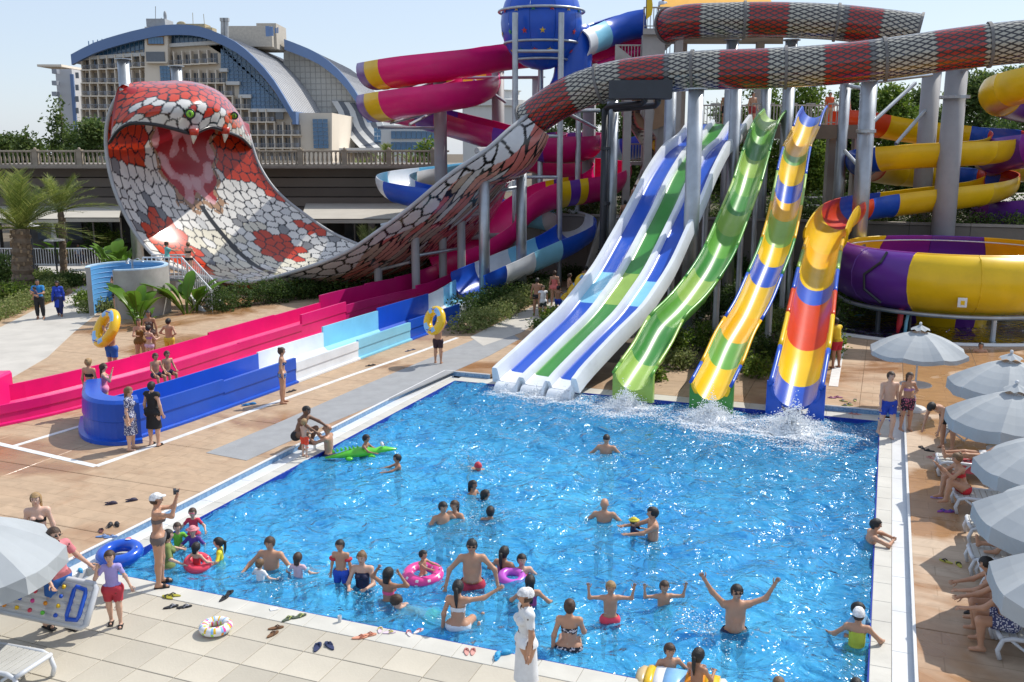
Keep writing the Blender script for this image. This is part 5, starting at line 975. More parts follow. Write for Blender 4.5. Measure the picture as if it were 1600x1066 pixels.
# ============================================================ UMBRELLAS, LOUNGERS
cl_m = M('parasol_cloth', (.37, .395, .41), .85, var=.07, vs=1.5, bump=.06, bs=6, dirt=.08); pole_m = M('parasol_pole', (.64, .65, .66), .45)
def umbrella(c, apex, r, label, rot=.2, val=.22, tilt=0, table=False):
    c = A(*c); t = thing('parasol', c, label, 'parasol', 'pale grey parasols'); n = 8; top = c + A(0, 0, apex); drop = .46 * r
    b = MB(); b.tube([c, c + A(0, 0, apex - .05)], .03, 8); b.build('pole', pole_m, t); b = MB(); b.lathe(c, [(.34, 0), (.34, .07), (.30, .10), (.06, .13), (.05, .4)], 18, cap=True); b.build('base', M('parasol_base', (.58, .58, .57), .6), t, smooth=False)
    rim = [top + A(r * cos(rot + 2 * pi * k / n), r * sin(rot + 2 * pi * k / n), -drop) for k in range(n)]
    for k in range(n):
        p, q = rim[k], rim[(k + 1) % n]; i0 = top + (p - top) * .16; i1 = top + (q - top) * .16; sg = A(0, 0, -.05); rows = []
        for f_ in np.linspace(0, 1, 6):
            a, d = i0 + (p - i0) * f_, i1 + (q - i1) * f_; rows.append([a + (d - a) * g + sg * (4 * g * (1 - g)) * f_ * 1.4 + A(0, 0, .06 * f_ * (1 - f_) * 4) for g in np.linspace(0, 1, 5)])
        rows.append([x + A(0, 0, -val) + unit((x - top) * A(1, 1, 0)) * .015 * (-1) ** j for j, x in enumerate(rows[-1])])
        b = MB(); b.rings(rows, False); b.build('canopy_panel', cl_m, t, smooth=False)
        b = MB(); b.cyl(top - A(0, 0, .10), p - A(0, 0, .02), .012, n=5); b.build('rib', pole_m, t)
        a0 = rot + 2 * pi * k / n; va = top + A(0, 0, .12); v0, v1 = top + (p - top) * .20 + A(0, 0, .09), top + (q - top) * .20 + A(0, 0, .09); vm = (v0 + v1) / 2 - A(0, 0, .01)
        b = MB(); b.add([va, v0, vm + A(0, 0, .05), v1], [(0, 1, 2), (0, 2, 3)]); b.build('vent_panel', cl_m, t)
    b = MB(); b.ball(top + A(0, 0, .15), .045, 8, 5); b.build('finial', pole_m, t)
    if table: b = MB(); b.lathe(c + A(0, 0, .75), [(.03, -.02), (.42, -.02), (.44, 0), (.42, .02), (.03, .02)], 20, cap=True); b.build('tray_table', pole_m, t)
    return t
umbrella(G(1427, 641, DZ), 2.35, 1.33, 'open parasol with a tray table near the bowl pool', .1, .12, table=True)
for (px, py, r, lab, rt) in ((1580, 559, 1.36, 'parasol nearest the bowl pool in the right-hand row', .3), (1588, 608, 1.34, 'second parasol from the bowl pool in the right-hand row', .15), (1658, 678, 1.36, 'third parasol of the right-hand row, over the sunbathing legs', .35), (1678, 752, 1.36, 'fourth parasol of the right-hand row with a broad white panel', .2), (1738, 850, 1.4, 'nearest parasol of the right-hand row above the seated bathers', .1)):
    Y = (CH - 2.5) / (-ray(px, py)[2]) * ray(px, py)[1]; p = P(px, py, Y); umbrella(A(p[0], p[1], DZ), 2.5 - DZ, r, lab, rt, .26)
Y = 13.0; p = P(-72, 806, Y); umbrella(A(p[0], p[1], 0), p[2], 1.42, 'parasol cut by the left edge beside the man in pink', .33, .26)
lf = M('lounger_frame', (.60, .62, .65), .45, coat=.2); lc = M('lounger_mesh', (.50, .49, .45), .8, bump=.3, bs=90)
def lounger(c, ang, label, back=35, tl=None):
    """foot end at c, length along ang"""
    c = A(*c); t = thing('sun_lounger', c, label, 'sun lounger', 'white plastic sun loungers'); d = A(cos(ang), sin(ang), 0); s_ = A(-sin(ang), cos(ang), 0); z = .34
    def bar(pts, nm='side_rail', r=.035): b = MB(); b.tube([c + d * x + s_ * y + A(0, 0, h_) for x, y, h_ in pts], r, 8); b.build(nm, lf, t, smooth=True)
    for y in (-.32, .32): bar([(.0, y, .02), (-.04, y, .15), (.02, y, z - .02), (.15, y, z + .02), (1.3, y, z)]); bar([(1.2, y, z), (1.28, y, .02)], 'leg'); bar([(.12, y, z), (.42, y, .12), (.62, y, z)], 'arch_leg', .025)
    bar([(.0, -.32, z), (-.03, -.2, z + .02), (-.03, .2, z + .02), (.0, .32, z)], 'foot_rail')
    for k in range(11): b = MB(); b.box(c + d * (.06 + k * .112) + A(0, 0, z + .025), (.10, .60, .02), ang, 0, .004); b.build('slat', tl or lc, t)
    bx, bz_ = cos(R(back)), sin(R(back)); ax = (d * bx + A(0, 0, bz_), s_, A(0, 0, bx) - d * bz_)
    for k in range(6): b = MB(); b.box(c + d * 1.28 + ax[0] * (.07 + k * .112) + A(0, 0, z + .02), (.10, .60, .02), ax=ax); b.build('back_slat', tl or lc, t)
    for y in (-.33, .33): b = MB(); b.tube([c + d * 1.25 + s_ * y + A(0, 0, z), c + d * 1.25 + s_ * y + A(0, 0, z) + ax[0] * .72], .03, 8); b.build('back_rail', lf, t, smooth=True)
    return t
LA = PA + R(3)
LOUN = [(1475, 688, 'lounger under the second parasol with people lying on it'), (1465, 738, 'lounger whose curved white foot sticks out below the third parasol'), (1492, 795, 'lounger behind the woman in the red bikini'), (1512, 842, 'lounger with crossed bare feet at its end'), (1515, 890, 'lounger with a bent knee showing under the parasol edge'), (1532, 915, 'empty lounger foot beside the seated woman in flip-flops'), (1552, 985, 'lounger the woman with the patterned bikini sits on'), (1556, 1015, 'lounger the man at the bottom right sits on')]
for px, py, lab in LOUN: lounger(G(px, py, DZ), LA, lab)
lounger(G(56, 1075, 0), R(180) + R(-18), 'white lounger cut by the bottom left corner', 0)
# loungers and a dark sofa on the upper terrace, far
sofa = thing('garden_sofa', P(1276, 335, 58) * A(1, 1, 0) + A(0, 0, UTZ - .3), 'dark sofa with cushions on the upper terrace beside the striped slide', 'sofa'); c = P(1276, 330, 58)
b = MB(); b.box(A(c[0], 58, UTZ + .1), (3.2, 1, .5), 0, 0, .05); b.build('seat', dk, sofa); b = MB(); b.box(A(c[0], 58.5, UTZ + .5), (3.2, .3, .6), 0, 0, .08); b.build('backrest', dk, sofa)
tent = thing('tent_roof', P(1580, 340, 62) * A(1, 1, 0), 'pale tent roof behind the hedge at the right edge', 'tent'); q = [P(1535, 332, 58), P(1660, 332, 58), P(1640, 300, 62), P(1578, 302, 62)]
b = MB(); b.add(q + [p - A(0, 0, .06) for p in q], [(0, 1, 2, 3), (7, 6, 5, 4), (0, 4, 5, 1), (1, 5, 6, 2), (2, 6, 7, 3), (3, 7, 4, 0)]); b.build('roof_cloth', aw_m, tent); b = MB(); b.cyl(A(q[0][0] + .1, 58.1, UTZ - .4), q[0], .05); b.build('pole', awf, tent)
rb = thing('rescue_board', G(1402, 522, DZ), 'red and white rescue float leaning on a dark stand near the bowl', 'float'); c = G(1402, 522, DZ)
b = MB(); b.tube([c + A(0, 0, .05), c + A(.05, 0, .4), c + A(.10, .02, 1.0), c + A(.12, .03, 1.2)], [.06, .12, .12, .04], 8); b.build('float_body', M('rescue_red', (.55, .02, .03), .4), rb, smooth=True); b = MB(); b.tube([c + A(.3, 0, 0), c + A(.32, 0, .5), c + A(.38, .02, .8)], .07, 8); b.build('white_float', lblue, rb, smooth=True); b = MB(); b.cyl(c + A(.5, .1, 0), c + A(.52, .1, 1.3), .05); b.build('stand', dk, rb)
# white curved kerb line by the lifeguard
ribbon('painted_line', [G(*q, DZ) for q in ((1302, 604), (1310, 560), (1316, 530), (1326, 512), (1350, 497), (1385, 490), (1420, 488))], .28, DZ, lw_m, .014)
# ============================================================ TREES AND PLANTS
def leaf_mat(name, c1, c2, c3, trans=.42, rough=.55):
    m = bpy.data.materials.new(name); m.use_nodes = True; n = m.node_tree.nodes; l = m.node_tree.links; p = n['Principled BSDF']; p.inputs['Roughness'].default_value = rough; p.inputs['Specular IOR Level'].default_value = .3
    g = n.new('ShaderNodeNewGeometry'); cr = n.new('ShaderNodeValToRGB'); e = cr.color_ramp.elements; e[0].color = (*c1, 1); e[1].color = (*c3, 1); x = e.new(.5); x.color = (*c2, 1)
    l.new(g.outputs['Random Per Island'], cr.inputs[0]); l.new(cr.outputs[0], p.inputs['Base Color']); t = n.new('ShaderNodeBsdfTranslucent'); l.new(cr.outputs[0], t.inputs[0]); mx = n.new('ShaderNodeMixShader'); mx.inputs[0].default_value = trans
    l.new(p.outputs[0], mx.inputs[1]); l.new(t.outputs[0], mx.inputs[2]); l.new(mx.outputs[0], n['Material Output'].inputs[0]); MATS[name] = m; return m
euc = leaf_mat('eucalyptus_leaf', (.05, .095, .022), (.10, .16, .04), (.20, .26, .07)); dkg = leaf_mat('dark_leaf', (.03, .065, .015), (.06, .11, .022), (.11, .17, .04)); brt = leaf_mat('bright_leaf', (.07, .14, .018), (.14, .22, .028), (.25, .33, .05)); pal = leaf_mat('pale_leaf', (.12, .17, .04), (.22, .27, .08), (.34, .36, .14)); con = leaf_mat('conifer_leaf', (.045, .08, .02), (.09, .14, .03), (.16, .21, .05))
pfr = leaf_mat('palm_leaf', (.11, .16, .03), (.20, .25, .05), (.32, .34, .09)); bark = M('bark', (.16, .12, .085), .95, var=.3, vs=4, bump=.8, bs=18)
def leaf_object(name, pts, size, mat, parent, seed=0, up=.35, asp=.55, kind=None):
    rg = np.random.default_rng(seed); n = len(pts); d = rg.normal(size=(n, 3)); d[:, 2] = d[:, 2] * .8 - .15; d /= np.linalg.norm(d, axis=1)[:, None]; nn = rg.normal(size=(n, 3)); nn[:, 2] += up * 2; w_ = np.cross(d, nn); w_ /= np.linalg.norm(w_, axis=1)[:, None] + 1e-9
    L = size * rg.uniform(.6, 1.25, n)[:, None]; wv = w_ * L * asp * .5; nn2 = np.cross(w_, d) * L * .12
    q = np.stack([pts, pts + d * L * .5 + wv - nn2, pts + d * L, pts + d * L * .5 - wv - nn2], 1).reshape(-1, 3)
    po = ORG[parent.name]; me = bpy.data.meshes.new(name); me.vertices.add(4 * n); me.vertices.foreach_set('co', (q - po).ravel()); quads(me, np.arange(4 * n).reshape(n, 4), False); me.materials.append(mat)
    o = place(me, name, (0, 0, 0), 0, parent, po); return o
def blob_points(ells, n, rg, shell=.55, clump=0, cr=.3):
    """points inside ellipsoids (c, r), gathered in clumps towards the outside"""
    vol = np.array([r[0] * r[1] * r[2] for c, r in ells]) ** .7; vol /= vol.sum(); out = []
    for (c, r), f_ in zip(ells, vol):
        m = max(8, int(n * f_)); k = max(4, m // clump) if clump else m; u = rg.normal(size=(k, 3)); u /= np.linalg.norm(u, axis=1)[:, None]; rad = shell + (1 - shell) * rg.random(k) ** .6; pc = np.array(c) + u * rad[:, None] * np.array(r)
        if clump: pc = np.repeat(pc, clump, 0) + rg.normal(size=(k * clump, 3)) * cr * np.array([1, 1, .75])
        out.append(pc)
    return np.concatenate(out)
def tree(px, ytop, Y, wpx, label, mat, n=5200, leaf=.30, zb=0.0, trunk=.18, cone=False, crown=.62, seed=1, airy=.5, group='trees behind the park', px_b=None):
    rg = np.random.default_rng(seed); top = P(px, ytop, Y); h_ = top[2] - zb; R0 = wpx / F * Y / 2; b0 = A(top[0], Y, zb); t = thing('tree', b0, label, 'tree', group); lean = A(rg.normal() * .02 * h_, 0, 0)
    pts = [b0, b0 + A(0, 0, h_ * .35) + lean * .5, b0 + A(0, 0, h_ * .92) + lean]; b = MB(); b.tube(catmull(pts, h_ / 8), list(np.linspace(trunk, trunk * .2, len(catmull(pts, h_ / 8)))), 7); tr = b.build('trunk', bark, t, smooth=True); ells = []
    if cone:
        for k in range(9):
            f_ = k / 8; z = zb + h_ * (.18 + .80 * f_); r_ = R0 * (1.05 - f_) * rg.uniform(.85, 1.1) + .15; ells.append((A(b0[0] + rg.normal() * R0 * .08, Y + rg.normal() * R0 * .08, z), (r_, r_, h_ * .10)))
    else:
        for k in range(13):
            a = rg.random() * 2 * pi; q = rg.random(); z = zb + h_ * (1 - crown + crown * (.08 + .84 * q)); rr = R0 * (.75 * sin(pi * (.12 + .8 * q))) * rg.uniform(.3, 1.0); c = A(b0[0] + rr * cos(a), Y + rr * sin(a), z) + lean * .8; s_ = R0 * rg.uniform(.30, .52)
            ells.append((c, (s_, s_, s_ * rg.uniform(.7, 1.15))))
            br = MB(); st_ = b0 + A(0, 0, h_ * rg.uniform(.25, .6)) + lean * .5; br.tube([st_, (st_ + c) / 2 + A(0, 0, .3), c], [trunk * .4, trunk * .25, trunk * .08], 5); br.build('limb', bark, t)
    leaf_object('crown', blob_points(ells, n, rg, airy, 14, leaf * 1.1), leaf, mat, t, seed); return t
tree(8, 196, 96, 46, 'dark bushy tree at the left edge above the balustrade', con, 3200, .42, seed=1, crown=.8); tree(40, 198, 92, 44, 'dark bushy tree second from the left above the balustrade', con, 3200, .42, seed=2, crown=.8)
tree(87, 160, 100, 66, 'tall pointed conifer in front of the grey hotel wing', con, 5200, .42, seed=3, cone=True); tree(145, 188, 92, 56, 'rounded light green tree left of the snake head', euc, 4200, .40, seed=4, crown=.85); tree(118, 205, 95, 40, 'low dark tree between the conifer and the rounded tree', con, 2500, .42, seed=31, crown=.9)
tree(666, 205, 84, 34, 'small light tree behind the pink loop column', brt, 2200, .34, seed=5, crown=.8)
for k, (px, yt, Y, wp_, lab, mt_) in enumerate(((955, 92, 76, 50, 'slim eucalyptus left of the stair tower', euc), (905, 150, 80, 60, 'eucalyptus behind the snake tube bend', euc), (1002, 150, 74, 60, 'eucalyptus seen through the stair tower', euc), (1120, 140, 78, 70, 'eucalyptus behind the racing slide top', euc), (1190, 132, 76, 74, 'eucalyptus behind the green slide top', brt), (1270, 128, 75, 74, 'bright eucalyptus behind the striped slide top', brt), (1400, 120, 72, 70, 'bright rounded eucalyptus between the two grey columns', brt), (1330, 130, 80, 60, 'eucalyptus behind the spiral start', euc), (1440, 118, 78, 60, 'thin eucalyptus right of the grey spiral column', euc), (1535, 112, 70, 90, 'large eucalyptus right of the thickest column', euc), (1600, 98, 76, 100, 'tall eucalyptus at the right edge', euc), (1480, 170, 84, 70, 'low eucalyptus behind the thickest column', euc), (1570, 200, 66, 90, 'low dark tree behind the yellow spiral', dkg))):
    tree(px, yt, Y, wp_ * 1.35, lab, mt_, 9500, .33, zb=2.5, seed=40 + k, crown=.88, airy=.35)
for k, (px, yt, Y, wp_) in enumerate(((1080, 232, 84, 130), (1160, 240, 84, 110), (1240, 236, 84, 130), (1330, 232, 82, 130), (1430, 240, 84, 130), (1530, 250, 80, 130), (1610, 236, 80, 120), (985, 238, 84, 90))):
    tree(px, yt, Y, wp_, ['wide dark bush behind the stair tower', 'wide dark bush behind the racing slide', 'wide dark bush behind the striped slide', 'wide dark bush behind the spiral start', 'wide dark bush behind the spiral loops', 'wide dark bush behind the thickest column', 'wide dark bush at the right edge', 'wide dark bush left of the stairs'][k], dkg, 4200, .34, zb=2.0, seed=70 + k, crown=.95, airy=.4, group='bushes at the back')
def shrub(px, py, rx, rz, label, mat, n=900, leaf=.13, ry=None, z0=.1, Y=None, name='shrub', group='garden shrubs', seed=None, kk=5, cat='shrub'):
    c = P(px, py, Y) if Y is not None else G(px, py, z0); c = A(c[0], c[1], z0); sd = seed or int(px * 7 + py); rg = np.random.default_rng(sd); t = thing(name, c, label, cat, group); ry = ry or rx; ells = []
    for k in range(kk): ells.append((c + A(rg.uniform(-.6, .6) * rx, rg.uniform(-.6, .6) * ry, rz * rg.uniform(.35, .62)), (rx * rg.uniform(.4, .6), ry * rg.uniform(.4, .6), rz * rg.uniform(.34, .5))))
    b = MB()
    for k in range(4): a = rg.random() * 6.3; b.tube([c - A(0, 0, .1), c + A(cos(a) * rx * .25, sin(a) * ry * .25, rz * .35), c + A(cos(a) * rx * .5, sin(a) * ry * .5, rz * .7)], [.04, .03, .012], 5)
    b.build('stem', bark, t); leaf_object('foliage', blob_points(ells, n, rg, .5, 8, leaf * .9), leaf, mat, t, sd); return t
def hedge(pts, wd, h_, label, mat, n, leaf=.13, z0=.1, name='hedge'):
    pts = [A(*p) for p in pts]; t = thing(name, pts[len(pts) // 2] * A(1, 1, 0) + A(0, 0, z0), label, 'hedge'); rg = np.random.default_rng(len(label)); pa = catmull(pts, .8); ells = []
    for p in pa: ells.append((A(p[0] + rg.normal() * .1, p[1] + rg.normal() * .15, z0 + h_ * rg.uniform(.42, .55)), (.62, wd / 2, h_ * rg.uniform(.42, .58))))
    leaf_object('foliage', blob_points(ells, n, rg, .6, 8, leaf * .9), leaf, mat, t, 5); b = MB(); b.tube(pa * A(1, 1, 0) + A(0, 0, z0 + .1), .08, 5); b.build('stem', bark, t); return t
hedge([G(350, 488), G(410, 480), G(470, 472), G(530, 462)], 1.4, 1.15, 'dark clipped hedge under the near rim of the snake bowl', dkg, 9000)
hedge([P(520, 470, 47.5), P(580, 450, 48.5), P(650, 440, 49.5), P(720, 420, 50.5)], 1.8, 1.3, 'dark planting in the shade under the snake ramp', dkg, 6000, .16)
hedge([G(720, 528), G(760, 512), G(800, 492), G(845, 470)], 1.3, .85, 'low variegated hedge between the blue trough and the stair path', pal, 7000, .12); hedge([G(728, 506), G(770, 490), G(815, 470), G(850, 458)], 1.0, 1.1, 'dark green hedge right behind the blue trough', dkg, 6000, .14)
hedge([G(-30, 515), G(20, 495), G(60, 478), G(84, 462)], 1.5, .75, 'pale yellow-green hedge bordering the path at the far left', pal, 7000, .12)
hedge([P(58, 420, 51.5), P(110, 420, 51.5), P(170, 422, 51)], 1.0, .75, 'clipped light hedge behind the path at the left', pal, 4500, .13)
hedge([ut0 - dv * 3 + nv_ * .7, ut0 + dv * 6 + nv_ * .7, ut0 + dv * 14 + nv_ * .7, ut1 + nv_ * .7], 1.2, .95, 'long hedge on top of the retaining wall behind the bowl', euc, 16000, .15, UTZ - .3)
hedge([ut0 + dv * 2 + nv_ * 4, ut0 + dv * 12 + nv_ * 4, ut1 + nv_ * 4], 2.0, 1.6, 'second row of planting on the upper terrace', dkg, 9000, .2, UTZ - .3)
SH = [(1052, 548, .8, .9, brt), (1078, 520, .9, 1.2, dkg), (1064, 572, .6, .55, pal), (1110, 500, 1.0, 1.3, dkg), (1100, 540, .8, .9, brt), (1150, 560, .9, .9, dkg), (1168, 532, .9, 1.3, brt), (1185, 585, .6, .6, brt), (1190, 500, 1.1, 1.6, dkg), (1205, 560, .6, .9, dkg), (1212, 520, .7, 1.2, pal), (1150, 490, 1.2, 1.6, dkg), (1296, 520, .7, 1.5, dkg), (1318, 500, 1.0, 1.3, brt), (1340, 484, 1.1, 1.4, dkg), (1385, 470, 1.3, 1.3, dkg), (1300, 560, .35, 1.1, brt), (1310, 465, 1.2, 2.2, dkg), (1400, 480, 1.0, .8, dkg), (1020, 590, .3, .35, brt), (905, 520, .8, .5, pal), (870, 500, .7, .6, brt), (845, 515, .7, .5, dkg), (1130, 470, 1.2, 1.8, brt), (1165, 455, 1.3, 2.2, dkg), (1220, 470, 1.1, 2.0, dkg), (745, 445, .9, .9, brt), (895, 440, .9, 1.0, dkg), (920, 425, .9, 1.2, brt), (870, 425, 1.2, .9, dkg), (150, 490, .8, .7, pal), (135, 480, .7, .8, brt), (95, 452, 1.2, .7, dkg), (118, 448, 1.1, .8, dkg), (20, 470, 1.2, 1.0, brt), (150, 395, 1.0, 2.6, dkg), (175, 400, .9, 2.0, brt), (340, 475, .7, .8, brt), (845, 345, 2.0, 1.2, brt), (905, 340, 2.0, 1.2, euc), (60, 445, .8, .8, brt), (5, 450, 1.2, 2.0, dkg), (450, 470, .6, 1.0, brt)]
LBC = {}
for k, (px, py, rx, rz, mt_) in enumerate(sorted(SH, key=lambda q: q[0])):
    nm = {pal: 'variegated', brt: 'light green', dkg: 'dark green', euc: 'grey-green'}[mt_]; side = 'between the green and striped slides' if 1035 < px < 1130 else 'between the striped and red-yellow slides' if 1130 <= px < 1230 else 'right of the pool slides' if px >= 1230 else 'by the stair path' if px > 700 else 'near the shower wall and path'
    lb_ = f'{["small", "low", "bushy", "tall"][0 if rz < .65 else 1 if rz < 1 else 2 if rz < 1.5 else 3]} {nm} shrub {side}'; LBC[lb_] = LBC.get(lb_, 0) + 1; lb_ += ('', ', second from left', ', third from left', ', fourth from left', ', fifth from left')[LBC[lb_] - 1]
    shrub(px, py, rx, rz, lb_, mt_, int(500 + 900 * rx * rz), .14, z0=.08 if py > 350 else UTZ - .3, Y=None if py > 350 else 58)
# palms
def palm(px, py, Y, ztop, fl_, nf, r0, label, upright=.5, seed=3, leafm=None):
    rg = np.random.default_rng(seed); c = P(px, py, Y) * A(1, 1, 0) + A(0, 0, .05); t = thing('palm_tree', c, label, 'palm'); n = 16; top = c + A(.15, 0, ztop); b = MB()
    b.tube([c + (top - c) * k / (n - 1) for k in range(n)], [r0 * (1.25 - .35 * k / n) * (1 + .12 * (-1) ** k) for k in range(n)], 12); tr = b.build('trunk', bark, t)
    b = MB()
    for k in range(int(60 * r0 / .35)):
        f_ = rg.random(); a = rg.random() * 6.28; p = c + (top - c) * f_ + A(cos(a), sin(a), 0) * r0 * 1.05; b.box(p, (.10, .10, .16), a, 0)
    tag(b.build('leaf_scar', M('palm_bark', (.26, .19, .12), .95, var=.3, vs=6), tr), kind='stuff')
    for k in range(nf):
        a = 2 * pi * k / nf * 2.4 + rg.normal() * .2; el = R(rg.uniform(35, 86) if k % 4 else rg.uniform(-5, 35)) * (1 if upright < .8 else 1.0); el = el if upright < .8 else R(rg.uniform(60, 86)); L = fl_ * rg.uniform(.8, 1.1); h_ = A(cos(a), sin(a), 0); pts = []
        for s_ in np.linspace(0, 1, 10): pts.append(top + h_ * L * (cos(el) * s_ + .12 * s_ ** 2) + A(0, 0, L * (sin(el) * s_ - (.30 if upright < .8 else .12) * s_ ** 2.2)))
        pts = np.array(pts); b = MB(); b.tube(pts, list(np.linspace(.03, .006, 10)), 5); tg_ = np.gradient(pts, axis=0)
        for s_ in np.linspace(.12, .99, 26):
            i = s_ * 9; i0 = min(8, int(i)); p = pts[i0] + (pts[i0 + 1] - pts[i0]) * (i - i0); d = unit(tg_[i0]); sd_ = unit(np.cross(d, A(0, 0, 1)))
            for sg in (-1, 1):
                ll = fl_ * .24 * (1 - .65 * abs(s_ - .4)) * rg.uniform(.8, 1.1); q = p + (d * .75 + sd_ * sg * .75 + A(0, 0, .25 - .3 * rg.random())) * ll; w_ = d * .028
                b.add([p - w_, p + w_, q], [(0, 1, 2)])
        b.build('frond', leafm or pfr, t)
    return t
palm(37, 458, 48, 3.4, 3.9, 40, .42, 'stout palm with rough trunk at the left edge', seed=3); palm(100, 432, 53.5, 3.9, 2.8, 28, .17, 'slim palm beside the pale awning', seed=5); palm(44, 440, 53, 3.0, 2.2, 20, .15, 'thin palm half hidden behind the stout palm', seed=9)
palm(575, 352, 57, .4, 2.6, 16, .18, 'young upright palm with dry fronds before the wide awning', .9, 7, pal)
palm(600, 262, 82, 5.8, 2.4, 18, .2, 'feathery palm behind the balustrade left of the glass building', seed=11); palm(640, 262, 86, 5.6, 2.2, 18, .2, 'feathery palm behind the balustrade below the glass building', seed=12); palm(560, 262, 84, 5.2, 2.0, 16, .2, 'low palm behind the balustrade under the white wave', seed=13)
# banana plants
def banana(px, py, h_, nl, label, seed, mat=None):
    rg = np.random.default_rng(seed); c = G(px, py, .12); t = thing('banana_plant', c, label, 'plant', 'banana plants by the shower')
    for k in range(nl):
        a = rg.random() * 6.28; el = R(rg.uniform(48, 85)); L = h_ * rg.uniform(.55, 1.0); hd = A(cos(a), sin(a), 0); s0 = c + hd * .1; n = 14; sp = [s0 + hd * L * (cos(el) * s_ + .28 * s_ ** 2) + A(0, 0, L * (sin(el) * s_ * 1.15 - .30 * s_ ** 2.5)) for s_ in np.linspace(0, 1, n)]
        b = MB(); b.tube(sp, list(np.linspace(.035, .008, n)), 5); b.build('stalk', brt, t); sd_ = A(-sin(a), cos(a), 0); lw = h_ * .11 * rg.uniform(.8, 1.2); rows = []
        for i in range(5, n): f_ = (i - 5) / (n - 6); ww = lw * (sin(pi * min(1, f_ * .93 + .05)) ** .6); rows.append([sp[i] - sd_ * ww + A(0, 0, .25 * ww), sp[i] + A(0, 0, .012), sp[i] + sd_ * ww + A(0, 0, .25 * ww)])
        b = MB(); b.rings(rows, False); b.build('leaf', mat or bleaf, t, smooth=True)
    return t
bleaf = leaf_mat('banana_leaf', (.06, .15, .015), (.10, .22, .02), (.17, .30, .035), .35, .35)
for k, (px, py, h_, nl, lab) in enumerate(((216, 508, 2.4, 15, 'banana plant in front of the grey shower wall'), (225, 512, 1.0, 10, 'short banana shoots at the foot of the shower wall'), (292, 492, 2.3, 15, 'banana plant before the white steel stair'), (306, 486, 1.9, 12, 'banana plant leaning over the stair railing'), (185, 425, 2.4, 14, 'broad-leaved plant left of the snake bowl'), (168, 420, 2.0, 12, 'broad-leaved plant beside the dark shrub'), (200, 430, 1.9, 12, 'broad-leaved plant at the rim of the snake bowl'), (100, 412, 2.2, 12, 'banana plant by the restaurant railing'), (1185, 480, 1.9, 12, 'broad-leaved plant between the striped and green slides'), (1325, 470, 2.0, 12, 'broad-leaved plant beside the thick column'))): banana(px, py, h_, nl, lab, 50 + k)
# ============================================================ PEOPLE
def surface_nets(Fv, org, vx):
    ins = Fv < 0; nx, ny, nz = Fv.shape; c = np.zeros((nx - 1, ny - 1, nz - 1), np.int8); off = [(i, j, k) for i in (0, 1) for j in (0, 1) for k in (0, 1)]
    for i, j, k in off: c += ins[i:nx - 1 + i, j:ny - 1 + j, k:nz - 1 + k]
    I = np.argwhere((c > 0) & (c < 8)); vals = np.stack([Fv[I[:, 0] + i, I[:, 1] + j, I[:, 2] + k] for i, j, k in off], 1); acc = np.zeros((len(I), 3)); cnt = np.zeros(len(I)); oa = np.array(off, float)
    for a in range(8):
        for b in range(a + 1, 8):
            if np.abs(oa[a] - oa[b]).sum() != 1: continue
            m = (vals[:, a] < 0) != (vals[:, b] < 0); t = np.where(m, vals[:, a] / (vals[:, a] - vals[:, b] + 1e-12), 0); acc += np.where(m[:, None], oa[a] + (oa[b] - oa[a]) * t[:, None], 0); cnt += m
    v = org + (I + acc / cnt[:, None]) * vx; idx = -np.ones(c.shape, int); idx[I[:, 0], I[:, 1], I[:, 2]] = np.arange(len(I)); qs = []
    for ax in range(3):
        s1 = [slice(None)] * 3; s2 = [slice(None)] * 3; s1[ax] = slice(0, -1); s2[ax] = slice(1, None); E = np.argwhere(ins[tuple(s1)] != ins[tuple(s2)]); fl = ins[tuple(s1)][E[:, 0], E[:, 1], E[:, 2]]
        u, w_ = [(1, 2), (2, 0), (0, 1)][ax]; du = np.eye(3, dtype=int)[u]; dw = np.eye(3, dtype=int)[w_]; q = []
        for d in (du + dw, dw, 0 * du, du): e = E - d; q.append(idx[e[:, 0], e[:, 1], e[:, 2]])
        q = np.stack(q, 1); q[~fl] = q[~fl][:, ::-1]; qs.append(q)
    return v, np.concatenate(qs)
def cap_d(p, a, b, ra, rb, flat):
    if flat is not None: n, k = flat; p = p + ((p - a) @ n)[..., None] * n * (1 / k - 1)
    ab = b - a; t = np.clip(((p - a) @ ab) / max(1e-9, ab @ ab), 0, 1); return np.linalg.norm(p - a - t[..., None] * ab, axis=-1) - (ra + (rb - ra) * t), t
